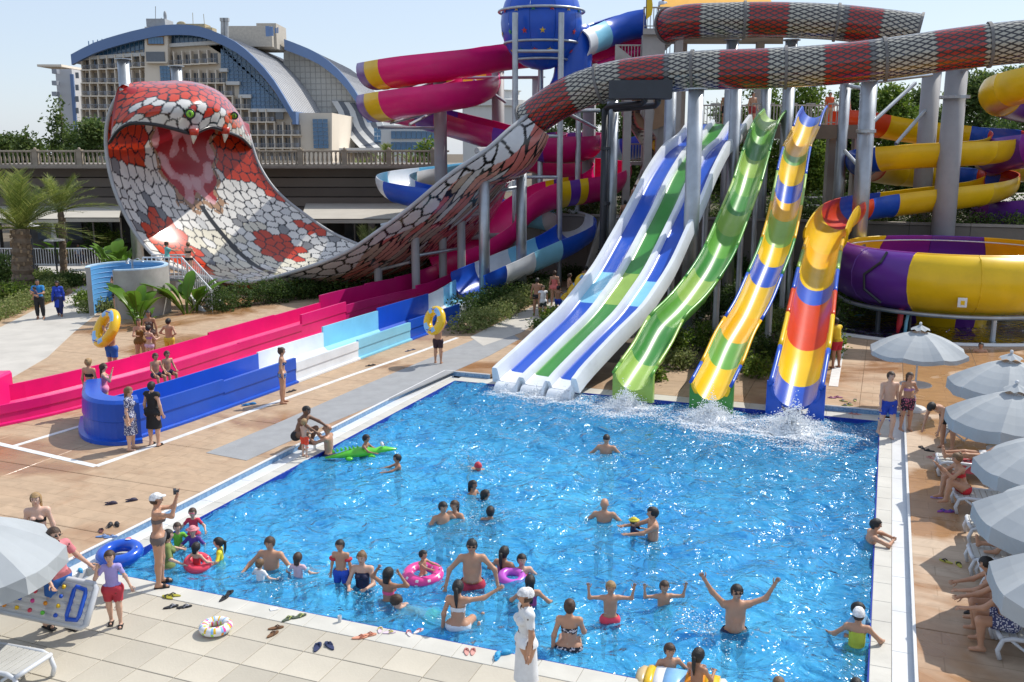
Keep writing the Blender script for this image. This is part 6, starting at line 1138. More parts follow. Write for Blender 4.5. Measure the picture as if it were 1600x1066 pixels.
POSE = dict(
    stand=dict(), walk=dict(lt=(0, -.28, -1), ls=(0, .12, -1), rt=(0, .22, -1), rs=(0, .42, -1), lu=(.2, .2, -1), ru=(-.2, -.22, -1)),
    up=dict(lu=(.72, -.1, .55), lf=(.30, -.1, 1), ru=(-.72, -.1, .62), rf=(-.35, -.1, 1)), flex=dict(lu=(1, -.05, -.05), lf=(.15, -.15, 1), ru=(-1, -.05, .0), rf=(-.1, -.15, 1)), hooray=dict(lu=(.95, 0, .35), lf=(.55, 0, 1), ru=(-.7, 0, .75), rf=(-.6, -.1, 1)),
    hips=dict(lu=(.6, .25, -.8), lf=(-.55, -.35, -.3), ru=(-.3, 0, -1)), hips2=dict(lu=(.6, .25, -.8), lf=(-.55, -.35, -.3), ru=(-.6, .25, -.8), rf=(.55, -.35, -.3)),
    hold=dict(lu=(.25, -.5, -.85), lf=(-.3, -1, .1), ru=(-.25, -.5, -.85), rf=(.3, -1, .1)), reach=dict(lu=(.15, -.9, -.35), lf=(-.05, -1, -.05), ru=(-.15, -.9, -.35), rf=(.05, -1, -.05)),
    photo=dict(lu=(.22, -.85, -.10), lf=(-.20, -.30, .95), ru=(-.22, -.85, -.10), rf=(.20, -.30, .95)), face=dict(lu=(.3, -.55, -.6), lf=(-.25, -.3, 1), ru=(-.3, -.55, -.6), rf=(.25, -.3, 1)), ear=dict(ru=(-.5, -.35, -.6), rf=(.25, -.1, 1), lu=(.45, 0, -.9), lf=(.35, -.2, -.8), lt=(.03, -.15, -1), ls=(0, .1, -1), rt=(-.03, .12, -1), rs=(0, .3, -1)),
    carry=dict(lu=(.45, -.1, .75), lf=(-.30, -.2, .75), ru=(-.45, -.1, .75), rf=(.3, -.2, .75)), water=dict(lu=(.65, -.15, -.65), lf=(.25, -.75, -.35), ru=(-.65, -.15, -.65), rf=(-.25, -.75, -.35), lt=(.1, -.3, -1), ls=(.05, .3, -1), rt=(-.1, -.2, -1), rs=(-.05, .3, -1)),
    sit=dict(lt=(.12, -1, -.08), ls=(.02, -.12, -1), rt=(-.12, -1, -.05), rs=(-.02, -.2, -1), lu=(.25, -.25, -.95), lf=(-.1, -.85, -.5), ru=(-.25, -.25, -.95), rf=(.1, -.85, -.5), t=(0, -.06, 1)), sitlean=dict(lt=(.14, -1, .05), ls=(.02, .12, -1), rt=(-.14, -1, .1), rs=(-.02, .18, -1), lu=(.2, -.75, -.65), lf=(-.25, -.8, -.25), ru=(-.2, -.75, -.65), rf=(.25, -.8, -.15), t=(0, -.42, 1)), sitedge=dict(lt=(.12, -1, -.15), ls=(.03, .0, -1), rt=(-.12, -1, -.15), rs=(-.03, .0, -1), lu=(.28, .12, -.95), lf=(.1, .05, -1), ru=(-.28, .12, -.95), rf=(-.1, .05, -1)),
    sitpoint=dict(lt=(.12, -1, -.15), ls=(.03, 0, -1), rt=(-.12, -1, -.15), rs=(-.03, 0, -1), ru=(-.85, -.25, .1), rf=(-.75, -.35, .45), lu=(.28, .12, -.95), lf=(.1, .05, -1)), sithug=dict(lt=(.1, -.85, .45), ls=(.02, -.15, -1), rt=(-.1, -.85, .5), rs=(-.02, -.1, -1), lu=(.2, -.75, -.5), lf=(-.2, -.6, .6), ru=(-.2, -.75, -.5), rf=(.2, -.6, .6), t=(0, -.3, 1)),
    crouch=dict(lt=(.3, -.9, .35), ls=(.0, .45, -1), rt=(-.3, -.9, .35), rs=(0, .45, -1), lu=(.25, -.85, -.4), lf=(-.05, -.9, -.45), ru=(-.25, -.85, -.4), rf=(.05, -.9, -.45), t=(0, -.45, 1)), lie=dict(t=(0, .82, .58), lt=(.1, -1, .06), ls=(.02, -1, -.1), rt=(-.06, -1, .06), rs=(.08, -1, -.08), lu=(.3, -.4, -.6), lf=(0, -.9, -.2), ru=(-.3, -.4, -.6), rf=(0, -.9, -.2)), lieknee=dict(t=(0, .82, .58), lt=(.1, -.75, .65), ls=(.02, -.7, -.75), rt=(-.06, -1, .1), rs=(.0, -1, -.12), lu=(.3, -.4, -.6), lf=(0, -.9, -.2)),
    swim=dict(t=(0, -.95, .22), lt=(.1, 1, -.12), ls=(.1, 1, .02), rt=(-.1, 1, -.18), rs=(-.1, 1, .05), lu=(.5, -.8, -.25), lf=(.3, -1, .0), ru=(-.5, -.8, -.25), rf=(-.3, -1, .05), hd=(0, -.45, 1)), bend=dict(t=(0, -.85, .42), lu=(.1, -.35, -1), lf=(0, -.3, -1), ru=(-.1, -.35, -1), rf=(0, -.3, -1), hd=(0, -.9, .2), lt=(.1, .15, -1), rt=(-.1, .12, -1)),
    lean=dict(lu=(.45, -.8, -.25), lf=(-.75, -.45, .05), ru=(-.45, -.8, -.25), rf=(.75, -.45, .05), t=(0, -.12, 1), hd=(.15, -.25, 1)), hair=dict(lu=(.85, -.2, .15), lf=(-.55, .1, .75), ru=(-.85, -.2, .15), rf=(.55, .1, .75), lt=(.1, -.6, -.8), ls=(0, .3, -1), rt=(-.1, -.6, -.8), rs=(0, .3, -1)), sad=dict(lt=(.7, -.45, -.55), ls=(.1, .55, -.8), rt=(-.7, -.45, -.55), rs=(-.1, .55, -.8), lu=(.2, -.7, -.6), lf=(-.1, -.9, -.15), ru=(-.2, -.7, -.6), rf=(.1, -.9, -.15), t=(0, -.12, 1)))
SKIN = dict(l=(.60, .37, .265), t=(.49, .265, .165), m=(.37, .19, .115), d=(.19, .095, .055), p=(.66, .43, .33))
HAIR = dict(black=(.012, .010, .009), brown=(.055, .028, .014), blond=(.34, .21, .09), dkblond=(.16, .09, .04), grey=(.28, .26, .24), white=(.72, .72, .72), yellow=(.75, .62, .04), pink=(.75, .25, .28), navy=(.02, .025, .06), red=(.5, .03, .05))
def smat(k): return M('skin_' + k, SKIN[k], .48, var=.10, vs=5, sss=.08, spec=.4)
def cmat(c):
    nm = 'cloth_' + '_'.join('%d' % int(x * 255) for x in c[:3]); return M(nm, c, .75, var=.12, vs=7, bump=.12, bs=50)
FLOR = {}
def pattern(c1, c2, s_=26):
    key = (c1, c2)
    if key in FLOR: return FLOR[key]
    m = bpy.data.materials.new('patterned_cloth'); m.use_nodes = True; n = m.node_tree.nodes; l = m.node_tree.links; p = n['Principled BSDF']; p.inputs['Roughness'].default_value = .75; v = n.new('ShaderNodeTexVoronoi'); v.inputs['Scale'].default_value = s_; tc = n.new('ShaderNodeTexCoord'); l.new(tc.outputs['Object'], v.inputs['Vector'])
    g = n.new('ShaderNodeMath'); g.operation = 'GREATER_THAN'; g.inputs[1].default_value = .42; l.new(v.outputs['Distance'], g.inputs[0]); x = n.new('ShaderNodeMix'); x.data_type = 'RGBA'; x.inputs[6].default_value = (*c2, 1); x.inputs[7].default_value = (*c1, 1); l.new(g.outputs[0], x.inputs[0]); l.new(x.outputs[2], p.inputs['Base Color']); FLOR[key] = m; return m
def person(loc, h, sex, face, pose, skin, hair, outfit, label, anchor='feet', extra=None, group=None, fat=1.0, vox=None, **ov):
    ps = dict(t=(0, 0, 1), hd=None, lu=(.24, .05, -1), lf=(.10, -.22, -1), ru=(-.24, .05, -1), rf=(-.10, -.22, -1), lt=(.06, -.03, -1), ls=(.02, .05, -1), rt=(-.06, .02, -1), rs=(-.02, .08, -1)); ps.update(POSE[pose]); ps.update(ov)
    fem = sex == 'f'; kid = h < 1.42; hs = 1 + .42 * max(0, min(1, (1.65 - h) / .7)); sl = 1.0 if not kid else .92; t = unit(ps['t']); lx = A(1, 0, 0); lx = unit(lx - t * (lx @ t)); fw = -np.cross(t, lx); pel = A(0, 0, 0)
    nk = pel + t * .298 * h; hd = unit(ps['hd']) if ps['hd'] is not None else unit(t * .6 + A(0, 0, .4) + fw * .05); hr = .056 * h * hs; hc = nk + hd * (.045 * h + hr * 1.02) + fw * .008 * h; sw = (.092 if fem else .104) * h * (.92 if kid else 1)
    sh = {1: nk - t * .022 * h + lx * sw, -1: nk - t * .022 * h - lx * sw}; hp_ = {1: pel + lx * .052 * h, -1: pel - lx * .052 * h}; f = .92 if kid else 1.0; pr = []   # (a, b, ra, rb, flat, bone)
    pr.append((pel + t * .01 * h, pel + t * .14 * h, .077 * h * f * (fat if not fem else 1), (.066 if fem else .078) * h * f * fat, (fw, .72), 'torso')); pr.append((pel + t * .15 * h, pel + t * .235 * h, (.070 if fem else .084) * h * f * fat ** .5, (.074 if fem else .090) * h * f, (fw, .68), 'torso'))
    pr.append((sh[-1], sh[1], .034 * h * f, .034 * h * f, None, 'torso')); pr.append((hp_[-1], hp_[1], (.072 if fem else .064) * h * f, (.072 if fem else .064) * h * f, None, 'torso')); pr.append((nk - t * .02 * h, hc - hd * .02 * h, .031 * h, .027 * h * hs ** .5, None, 'neck'))
    if fem and not kid: pr += [(nk - t * .095 * h + lx * s_ * .038 * h + fw * .058 * h,) * 2 + (.030 * h, .030 * h, None, 'torso') for s_ in (1, -1)]
    if not fem and fat > 1.05: pr.append((pel + t * .08 * h + fw * .03 * h, pel + t * .12 * h + fw * .03 * h, .062 * h * fat, .055 * h * fat, None, 'torso'))
    pr.append((hc + hd * .012 * h, hc + hd * .004 * h - fw * .012 * h, hr * .98, hr * 1.0, (lx, .86), 'head')); pr.append((hc - hd * hr * .62 + fw * hr * .30, hc + hd * .0 * h + fw * hr * .25, hr * .52, hr * .66, (lx, .9), 'head'))
    J = {}
    for s_, a in ((1, 'l'), (-1, 'r')):
        ud, fd = unit(ps[a + 'u']), unit(ps[a + 'f']); el = sh[s_] + ud * .165 * h * sl; wr = el + fd * .145 * h * sl; ha = wr + fd * .042 * h
        pr.append((sh[s_], el, .029 * h * f * fat ** .3 * (.88 if fem else 1), .0235 * h * f, None, a + 'u')); pr.append((el, wr, .0245 * h * f, .0155 * h * f, None, a + 'f')); sid = unit(np.cross(fd, fw) if abs(fd @ fw) < .95 else lx); pr.append((wr, ha, .015 * h, .019 * h, (unit(np.cross(sid, fd)), .6), a + 'f'))
        td, sd_ = unit(ps[a + 't']), unit(ps[a + 's']); kn = hp_[s_] + td * .245 * h * sl; an = kn + sd_ * .235 * h * sl; bk = -unit(fw * A(1, 1, .0) + 1e-6)
        pr.append((hp_[s_] + td * .01 * h, kn, (.062 if fem else .057) * h * f * fat ** .3, .037 * h * f, None, a + 't')); pr.append((kn, an, .037 * h * f, .0225 * h * f, None, a + 's')); cb = np.cross(sd_, lx); cb = cb if cb @ fw < 0 else -cb; pr.append((kn + sd_ * .05 * h + cb * .012 * h, kn + sd_ * .10 * h + cb * .010 * h, .033 * h * f, .028 * h * f, None, a + 's'))
        ft = unit(A(0, -1, 0) if sd_[2] < -.5 else (unit(np.cross(lx, sd_)) if np.cross(lx, sd_)[2] > 0 else -unit(np.cross(lx, sd_)))); pr.append((an + sd_ * .018 * h - ft * .02 * h, an + sd_ * .028 * h + ft * .085 * h, .024 * h, .017 * h, None, a + 'foot')); J[a] = (el, wr, ha, fd, sid, kn, an)
    lo = np.min([np.minimum(p[0] - p[2], p[1] - p[3]) for p in pr], 0) - .06; hi = np.max([np.maximum(p[0] + p[2], p[1] + p[3]) for p in pr], 0) + .06
    vx = vox or (.0135 * h if loc[1] < 21 else .017 * h); dims = np.ceil((hi - lo) / vx).astype(int) + 1; Fv = np.full(dims, 1.0); k = .020 * h
    for p in pr:
        a0 = np.minimum(p[0], p[1]) - max(p[2], p[3]) - 2.2 * k; a1 = np.maximum(p[0], p[1]) + max(p[2], p[3]) + 2.2 * k; i0 = np.maximum(0, np.floor((a0 - lo) / vx).astype(int)); i1 = np.minimum(dims, np.ceil((a1 - lo) / vx).astype(int) + 1); gr = [lo[i] + np.arange(i0[i], i1[i]) * vx for i in range(3)]
        pts = np.stack(np.meshgrid(*gr, indexing='ij'), -1); d, _ = cap_d(pts, p[0], p[1], p[2], p[3], p[4]); S_ = Fv[i0[0]:i1[0], i0[1]:i1[1], i0[2]:i1[2]]; hh = np.clip(.5 + .5 * (S_ - d) / k, 0, 1); Fv[i0[0]:i1[0], i0[1]:i1[1], i0[2]:i1[2]] = S_ * (1 - hh) + d * hh - k * hh * (1 - hh)
    v, q = surface_nets(Fv, lo, vx)
    ds, ts, bn = [], [], []
    for p in pr: d, tt_ = cap_d(v, p[0], p[1], p[2], p[3], p[4]); ds.append(d); ts.append(tt_); bn.append(p[5])
    ds = np.array(ds); w_ = ds.argmin(0); bone = np.array(bn)[w_]; tpar = np.array(ts)[w_, np.arange(len(v))]; spn = ((v - pel) @ t) / (.298 * h)
    nrm = np.zeros_like(v); fn = np.cross(v[q[:, 2]] - v[q[:, 0]], v[q[:, 3]] - v[q[:, 1]])
    for j in range(4): np.add.at(nrm, q[:, j], fn)
    nrm /= np.linalg.norm(nrm, axis=1)[:, None] + 1e-9
    zoff = -v[:, 2].min() if anchor == 'feet' else (.062 * h if anchor == 'seat' else 0); loc = A(*loc) + A(0, 0, zoff)
    sm = smat(skin); mats = [sm, M('eye_dark', (.02, .015, .012), .3), M('lips', (.40, .13, .11), .5), M('eye_white', (.7, .7, .68), .3)]
    b = MB()
    def surf(d): hv = np.where(bone == 'head')[0]; dd = unit(d); i = hv[np.argmax((v[hv] - hc) @ dd - .6 * np.linalg.norm((v[hv] - hc) - ((v[hv] - hc) @ dd)[:, None] * dd, axis=1))]; return v[i]
    for s_ in (1, -1):
        e = surf(fw + lx * s_ * .36 + hd * .06); b.ball(e - fw * .002 * h, (.0072 * h, .004 * h, .0045 * h), 6, 4, 3, (lx, fw, hd)); b.ball(e + fw * .001 * h, (.0035 * h, .0035 * h, .0042 * h), 6, 4, 1, (lx, fw, hd)); b.ball(e + hd * .014 * h * hs, (.011 * h, .004 * h, .0025 * h), 6, 3, 1, (lx, fw, hd)); c = surf(lx * s_ - fw * .1); b.ball(c, (.006 * h, .010 * h, .015 * h), 6, 4, 0, (lx, fw, hd))
    m_ = surf(fw - hd * .55); b.ball(m_, (.012 * h, .004 * h, .0045 * h), 6, 4, 2, (lx, fw, hd)); nz = surf(fw - hd * .16); b.ball(nz, (.0085 * h, .012 * h, .013 * h), 6, 5, 0, (lx, fw, hd))
    for a in 'lr':
        el, wr, ha, fd, sid, kn, an = J[a]; nn_ = unit(np.cross(sid, fd)); s_ = 1 if a == 'l' else -1
        if nn_ @ fw > 0: nn_ = -nn_
        for i, (o_, L) in enumerate(((-.0135, .036), (-.0045, .041), (.0045, .039), (.0135, .031))):
            p0 = ha + sid * o_ * h; b.tube([p0, p0 + fd * L * .55 * h + sid * o_ * .25 * h, p0 + fd * L * .95 * h + sid * o_ * .3 * h - nn_ * L * .28 * h], [.0058 * h, .0052 * h, .004 * h], 5)
        tb = wr + fd * .012 * h - sid * s_ * .014 * h; b.tube([tb, tb + (fd * .7 - sid * s_ * .7) * .024 * h, tb + (fd * 1.0 - sid * s_ * .6) * .042 * h], [.0065 * h, .006 * h, .0045 * h], 5)
    n0 = len(v); me = bpy.data.meshes.new('person'); allv = np.vstack([v, np.array(b.v)]); me.from_pydata(allv.tolist(), [], q.tolist() + [tuple(i + n0 for i in f_) for f_ in b.f])
    for m_ in mats: me.materials.append(m_)
    me.polygons.foreach_set('material_index', [0] * len(q) + b.m); me.polygons.foreach_set('use_smooth', [True] * (len(q) + len(b.f))); me.update()
    o = place(me, 'person', loc, R(face)); tag(o, label, 'person', group); fb, ftp, fs = bone[q[:, 0]], tpar[q].mean(1), spn[q].mean(1); fc = v[q].mean(1); o['_s'] = 0; del o['_s']
    def shell(name, mask, off, mat, extra_b=None):
        qq = q[mask]
        if len(qq) == 0: return None
        u_, inv = np.unique(qq, return_inverse=True); vv = v[u_] + nrm[u_] * off * h; m2 = bpy.data.meshes.new(name); V2 = vv; Q2 = inv.reshape(-1, 4).tolist()
        if extra_b: V2 = np.vstack([vv, np.array(extra_b.v)]); Q2 = Q2 + [tuple(i + len(vv) for i in f_) for f_ in extra_b.f]
        m2.from_pydata(V2.tolist(), [], Q2); m2.materials.append(mat); m2.polygons.foreach_set('use_smooth', [True] * len(Q2)); m2.update(); return place(m2, name, (0, 0, 0), 0, o)
    legs = np.isin(fb, ['lt', 'rt']); tor = fb == 'torso'; ua = np.isin(fb, ['lu', 'ru']); fa = np.isin(fb, ['lf', 'rf']); shn = np.isin(fb, ['ls', 'rs'])
    for it in outfit:
        kd, c = it[0], it[1]; mt = c if not isinstance(c, tuple) else cmat(c); low = tor & (fs < .16)
        if kd == 'shorts': shell('swim_shorts', low | (legs & (ftp < .62)), .012, mt)
        elif kd == 'trunks': shell('swim_trunks', low | (legs & (ftp < .28)), .007, mt)
        elif kd == 'brief': shell('bikini_bottom', (tor & (fs < .10)) & ~(legs) | (legs & (ftp < .05)), .005, mt)
        elif kd == 'top': shell('bikini_top', tor & (fs > .54) & (fs < (.70 if fem else .7)), .005, mt); 
        elif kd == 'suit': shell('swimsuit', (tor & (fs < .80)) | (legs & (ftp < .05)), .005, mt)
        elif kd == 'tee': shell('t_shirt', (tor & (fs > .02)) | (ua & (ftp < .62)), .008 if kid else .012, mt)
        elif kd == 'rash': shell('rash_shirt', (tor & (fs > .02)) | ua, .008, mt)
        elif kd == 'long': shell('long_shirt', (tor & (fs > -.2)) | ua | (fa & (ftp < .92)), .013, mt)
        elif kd == 'tank': shell('tank_top', tor & (fs > -.2), .013, mt)
        elif kd == 'trousers': shell('trousers', low | legs | (shn & (ftp < .8)), .014, mt)
        elif kd == 'armband':
            for s_, a in ((1, 'l'), (-1, 'r')): el = J[a][0]; c0 = sh[s_] * .5 + el * .5; d_ = unit(el - sh[s_]); bb = MB(); xx = unit(np.cross(d_, fw)); bb.torus(c0, .036 * h, .022 * h, (xx, np.cross(d_, xx), d_), 14, 8); m2 = bb.data('armband', mt, smooth=True); place(m2, 'armband', (0, 0, 0), 0, o)
        elif kd == 'skirt':
            ln = it[2] if len(it) > 2 else .30; rr = []
            for z_, w2 in ((.10 * h, .082), (.02 * h, .094), (-.06 * h, .104), (-.6 * ln * h, .112), (-ln * h, .122)): rr.append([pel + A(0, 0, z_) + lx * w2 * h * cos(a) + fw * w2 * h * (.82 + .04 * sin(5 * a)) * sin(a) for a in np.linspace(0, 2 * pi, 21)[:-1]])
            bb = MB(); bb.rings(rr, True, False); m2 = bb.data('skirt', mt, smooth=True); place(m2, 'skirt', (0, 0, 0), 0, o)
        elif kd == 'sandals':
            for a in 'lr': an = J[a][6]; p_ = an + A(0, -.03 * h, -.042 * h); bb = MB(); bb.box(p_, (.055 * h, .15 * h, .012 * h), 0, 0, .003); bb.box(p_ + A(0, -.025 * h, .022 * h), (.056 * h, .03 * h, .028 * h), 0, 0, .006); m2 = bb.data('sandal', mt); place(m2, 'sandal', (0, 0, 0), 0, o)
        elif kd == 'glasses':
            bb = MB(); 
            for s_ in (1, -1): e = surf(fw + lx * s_ * .36 + hd * .06); bb.ball(e + fw * .004 * h, (.015 * h, .006 * h, .010 * h), 8, 5, 0, (lx, fw, hd))
            bb.box(hc + fw * hr * 1.02 + hd * .005 * h, (hr * 1.6, .006, .006), ax=(lx, fw, hd)); m2 = bb.data('sunglasses', mt, smooth=True); place(m2, 'sunglasses', (0, 0, 0), 0, o)
    st, hcol = hair; hm = M('hair_' + hcol, HAIR[hcol], .55, var=.3, vs=20, bump=.5, bs=60); rel = (fc - hc); hu = rel @ hd / hr; hf = rel @ fw / hr; hx = np.abs(rel @ lx) / hr; head = (fb == 'head') | ((fb == 'neck') & (hu > -1.0)); E_ = MB()
    def back_lock(L, w2, top=.2):
        rr = []
        for i, f_ in enumerate(np.linspace(0, 1, 7)):
            bk_ = hr * (.78 - .10 * f_); ct = hc + hd * hr * (top) * (1 - f_) - t * (L * h * f_) - fw * (bk_ + .015 * h * f_); ww = w2 * h * (1 - .25 * f_ ** 2); rr.append([ct + lx * ww * cos(a) + fw * ww * .42 * sin(a) for a in np.linspace(0, 2 * pi, 11)[:-1]])
        E_.rings(rr)
    if st in ('short', 'long', 'bun', 'pony', 'bob', 'curly'):
        if st == 'long': back_lock(.24, .050)
        if st == 'bob': back_lock(.10, .052)
        if st == 'pony': E_.tube([hc - fw * hr * .9 + hd * hr * .3, hc - fw * hr * 1.45 + hd * hr * .1, hc - fw * hr * 1.4 - t * .10 * h, hc - fw * hr * 1.2 - t * .19 * h], [.018 * h, .024 * h, .02 * h, .006 * h], 8)
        if st == 'bun': E_.ball(hc + hd * hr * .75 - fw * hr * .75, .030 * h, 8, 6)
        shell('hair', head & ((hu > .52) | ((hf < .30) & (hu > -.25)) | ((hf < -.25) & (hu > -.85)) | ((hx > .70) & (hf < .45) & (hu > (-.8 if st in ('long', 'bob') else .0)))), .008 if st != 'curly' else .014, hm, E_ if E_.v else None)
    elif st in ('cap', 'hat', 'turban'):
        if st == 'cap': E_.add([hc + hd * hr * .62 + fw * hr * y + lx * hr * x for x, y in ((-.7, .75), (-.5, 1.45), (0, 1.65), (.5, 1.45), (.7, .75))] + [hc + hd * hr * .70 + fw * hr * y + lx * hr * x for x, y in ((-.7, .75), (-.5, 1.45), (0, 1.65), (.5, 1.45), (.7, .75))], [(0, 1, 2, 3, 4), (9, 8, 7, 6, 5), (0, 5, 6, 1), (1, 6, 7, 2), (2, 7, 8, 3), (3, 8, 9, 4)])
        if st == 'hat': E_.rings([[hc + hd * hr * z + (lx * cos(a) + fw * sin(a)) * hr * r_ for a in np.linspace(0, 2 * pi, 15)[:-1]] for r_, z in ((1.0, .50), (1.55, .30), (1.6, .33), (1.0, .58))], True, False)
        if st == 'turban': E_.ball(hc + hd * hr * .35 - fw * hr * .5, hr * .95, 10, 8)
        shell(st if st != 'cap' else 'cap', head & ((hu > .42) | ((hf < -.1) & (hu > .0))), .010, hm, E_ if E_.v else None)
        h2_ = M('hair_brown', HAIR['brown'], .55, var=.3, vs=20, bump=.5, bs=60); shell('hair', head & (hu <= .42) & (hf < .2) & (hu > -.6) & (hx > -1) & (hu <= .0), .006, h2_)
    elif st == 'scarf': back_lock(.10, .058); shell('head_scarf', head & ~((hf > .45) & (hu < .55) & (hu > -.95)) | (fb == 'neck'), .010, hm, E_)
    elif st == 'buzz': shell('hair', head & ((hu > .55) | ((hf < .2) & (hu > -.1))), .003, hm)
    return o
def pg(px, py, z, *a, **k): return person(G(px, py, z), *a, **k)
def pw(px, py, sub, h, *a, **k):                       # someone in the water: pixel of the waterline, metres of body below it
    g = G(px, py, WZ); return person(A(g[0], g[1], WZ - sub), h, *a, **k)
bk_, nv_c, rd_, gn_, pk_c, wt_, yl_, blu_, lil_ = (.012, .012, .014), (.015, .02, .06), (.55, .02, .03), (.05, .30, .06), (.75, .10, .22), (.72, .72, .72), (.72, .62, .03), (.012, .05, .36), (.36, .30, .62)
flo = pattern((.02, .02, .03), (.62, .55, .55)); flb = pattern((.02, .06, .28), (.20, .38, .65)); flr = pattern((.45, .06, .07), (.10, .05, .12)); fld = pattern((.05, .06, .16), (.62, .62, .68), 34); flk = pattern((.02, .012, .03), (.5, .12, .2), 20)
# --- near left
pg(253, 914, .0, 1.70, 'f', 105, 'photo', 't', ('cap', 'white'), [('brief', (.15, .12, .11)), ('top', (.15, .12, .11)), ('sandals', bk_)], 'woman in brown bikini and white cap taking a photo at the pool corner')
pg(70, 912, .0, 1.70, 'f', 15, 'stand', 'p', ('long', 'blond'), [('top', bk_), ('brief', bk_)], 'woman with long blond hair behind the left parasol')
pg(98, 984, .0, 1.76, 'm', 60, 'walk', 'l', ('short', 'brown'), [('tee', (.62, .20, .22)), ('shorts', (.02, .12, .42)), ('sandals', bk_), ('glasses', bk_)], 'man in pink t-shirt and sunglasses carrying the air mattress', lu=(.5, -.2, -.8), lf=(.55, -.3, -.75), ru=(-.3, -.3, -.9), rf=(-.1, -.7, -.6))
pg(181, 978, .0, 1.33, 'f', 15, 'ear', 'l', ('short', 'brown'), [('tee', lil_), ('shorts', (.45, .03, .05)), ('sandals', bk_)], 'child in lilac t-shirt walking with a hand at the ear')
pg(822, 1094, .0, 1.68, 'f', -75, 'stand', 't', ('turban', 'white'), [('tee', wt_), ('skirt', wt_, .32)], 'woman in white tunic and white head wrap walking along the pool edge')
# --- children at the near left corner of the pool
pw(303, 830, .62, 1.15, 'f', 5, 'water', 'l', ('short', 'brown'), [('tee', (.55, .03, .07)), ('glasses', pk_c)], 'child in red swim shirt with pink goggles by the left pool corner')
pw(303, 853, .70, 1.15, 'f', 0, 'water', 'l', ('hat', 'pink'), [('rash', (.10, .04, .25))], 'child in pink sun hat and purple swim shirt'); pw(279, 852, .62, 1.12, 'f', 20, 'water', 'l', ('bob', 'brown'), [('tee', (.16, .50, .04))], 'child in bright green swim shirt'); pw(264, 882, .75, 1.45, 'f', 110, 'water', 'l', ('long', 'black'), [('rash', (.17, .22, .06))], 'dark-haired girl in olive swim shirt beside the photographing woman')
pw(308, 886, .55, 1.05, 'f', 160, 'water', 'l', ('bob', 'black'), [('suit', rd_)], 'small girl inside the pinkish red ring'); pw(344, 872, .75, 1.2, 'f', -80, 'water', 'l', ('pony', 'black'), [('rash', yl_)], 'girl in yellow swim shirt facing the other children')
pw(424, 886, 1.12, 1.76, 'm', -10, 'water', 't', ('short', 'brown'), [('shorts', nv_c)], 'man half submerged next to the child in white shirt'); pw(407, 908, .52, .95, 'm', 150, 'water', 'p', ('short', 'dkblond'), [('tee', wt_)], 'small child in white shirt held near the man'); pw(466, 898, .70, 1.15, 'f', 170, 'water', 'l', ('bob', 'brown'), [('tee', (.65, .45, .50)), ('armband', lblue)], 'girl with armbands and pale pink shirt')
g_ = G(535, 944, -.42); person(g_, 1.24, 'm', -10, 'stand', 't', ('short', 'black'), [('shorts', (.015, .07, .45)), ('armband', (.55, .03, .05))], 'boy in blue shorts with red armbands standing on the pool step')
pw(567, 915, 1.0, 1.66, 'f', -5, 'hold', 'l', ('bun', 'dkblond'), [('suit', nv_c)], 'woman in navy swimsuit right of the boy with armbands'); pw(607, 938, .78, 1.45, 'f', 150, 'hair', 'm', ('bob', 'black'), [('brief', pk_c), ('top', pk_c)], 'girl in pink bikini with both hands in her hair'); pw(661, 902, .40, .92, 'm', 60, 'reach', 't', ('short', 'black'), [], 'toddler sitting in the pink dotted ring')
pw(738, 917, .86, 1.80, 'm', 0, 'water', 't', ('short', 'black'), [('shorts', (.45, .03, .06)), ('glasses', bk_)], 'man in red shorts with goggles wading in the middle', fat=1.12, lf=(.2, -.3, -.9), rf=(-.2, -.3, -.9)); pw(787, 894, 1.08, 1.6, 'f', 150, 'water', 'm', ('pony', 'black'), [('suit', (.35, .06, .2))], 'woman with black ponytail right of the wading man'); pw(815, 893, 1.22, 1.6, 'f', 10, 'water', 'l', ('short', 'black'), [('suit', pk_c)], 'bather with wet black hair looking up, right of the ponytail'); pw(828, 945, .95, 1.5, 'f', 175, 'water', 't', ('long', 'black'), [('suit', (.3, .05, .2))], 'girl with very long black hair behind the woman in white')
pw(672, 957, .12, 1.72, 'm', -100, 'swim', 'l', ('short', 'brown'), [('trunks', (.25, .45, .12))], 'man floating on his belly at the near pool edge', anchor='pel')
e_ = G(716, 984, -.1); person(A(e_[0], e_[1], -.13), 1.64, 'f', 168, 'sitpoint', 't', ('pony', 'black'), [('top', wt_), ('brief', wt_)], 'woman in white bikini sitting on the pool edge and pointing', anchor='seat'); e_ = G(889, 1018, -.1); person(A(e_[0], e_[1], -.13), 1.66, 'f', 172, 'sitedge', 't', ('bun', 'brown'), [('top', flo), ('brief', flo)], 'woman in patterned bikini sitting on the pool edge, hair in a bun', anchor='seat', ru=(-.25, -.4, -.9), rf=(.1, -.8, -.3))
pw(953, 972, .62, 1.38, 'm', 0, 'flex', 't', ('short', 'blond'), [('shorts', (.75, .06, .10))], 'blond boy in red-pink shorts flexing his arms'); pw(1037, 942, .88, 1.32, 'm', 5, 'flex', 't', ('short', 'brown'), [('shorts', (.05, .45, .30))], 'smaller boy with both fists raised'); pw(1148, 984, 1.0, 1.80, 'm', 0, 'hooray', 't', ('short', 'black'), [('shorts', nv_c), ('glasses', bk_)], 'man in sunglasses throwing both arms up', fat=1.08)
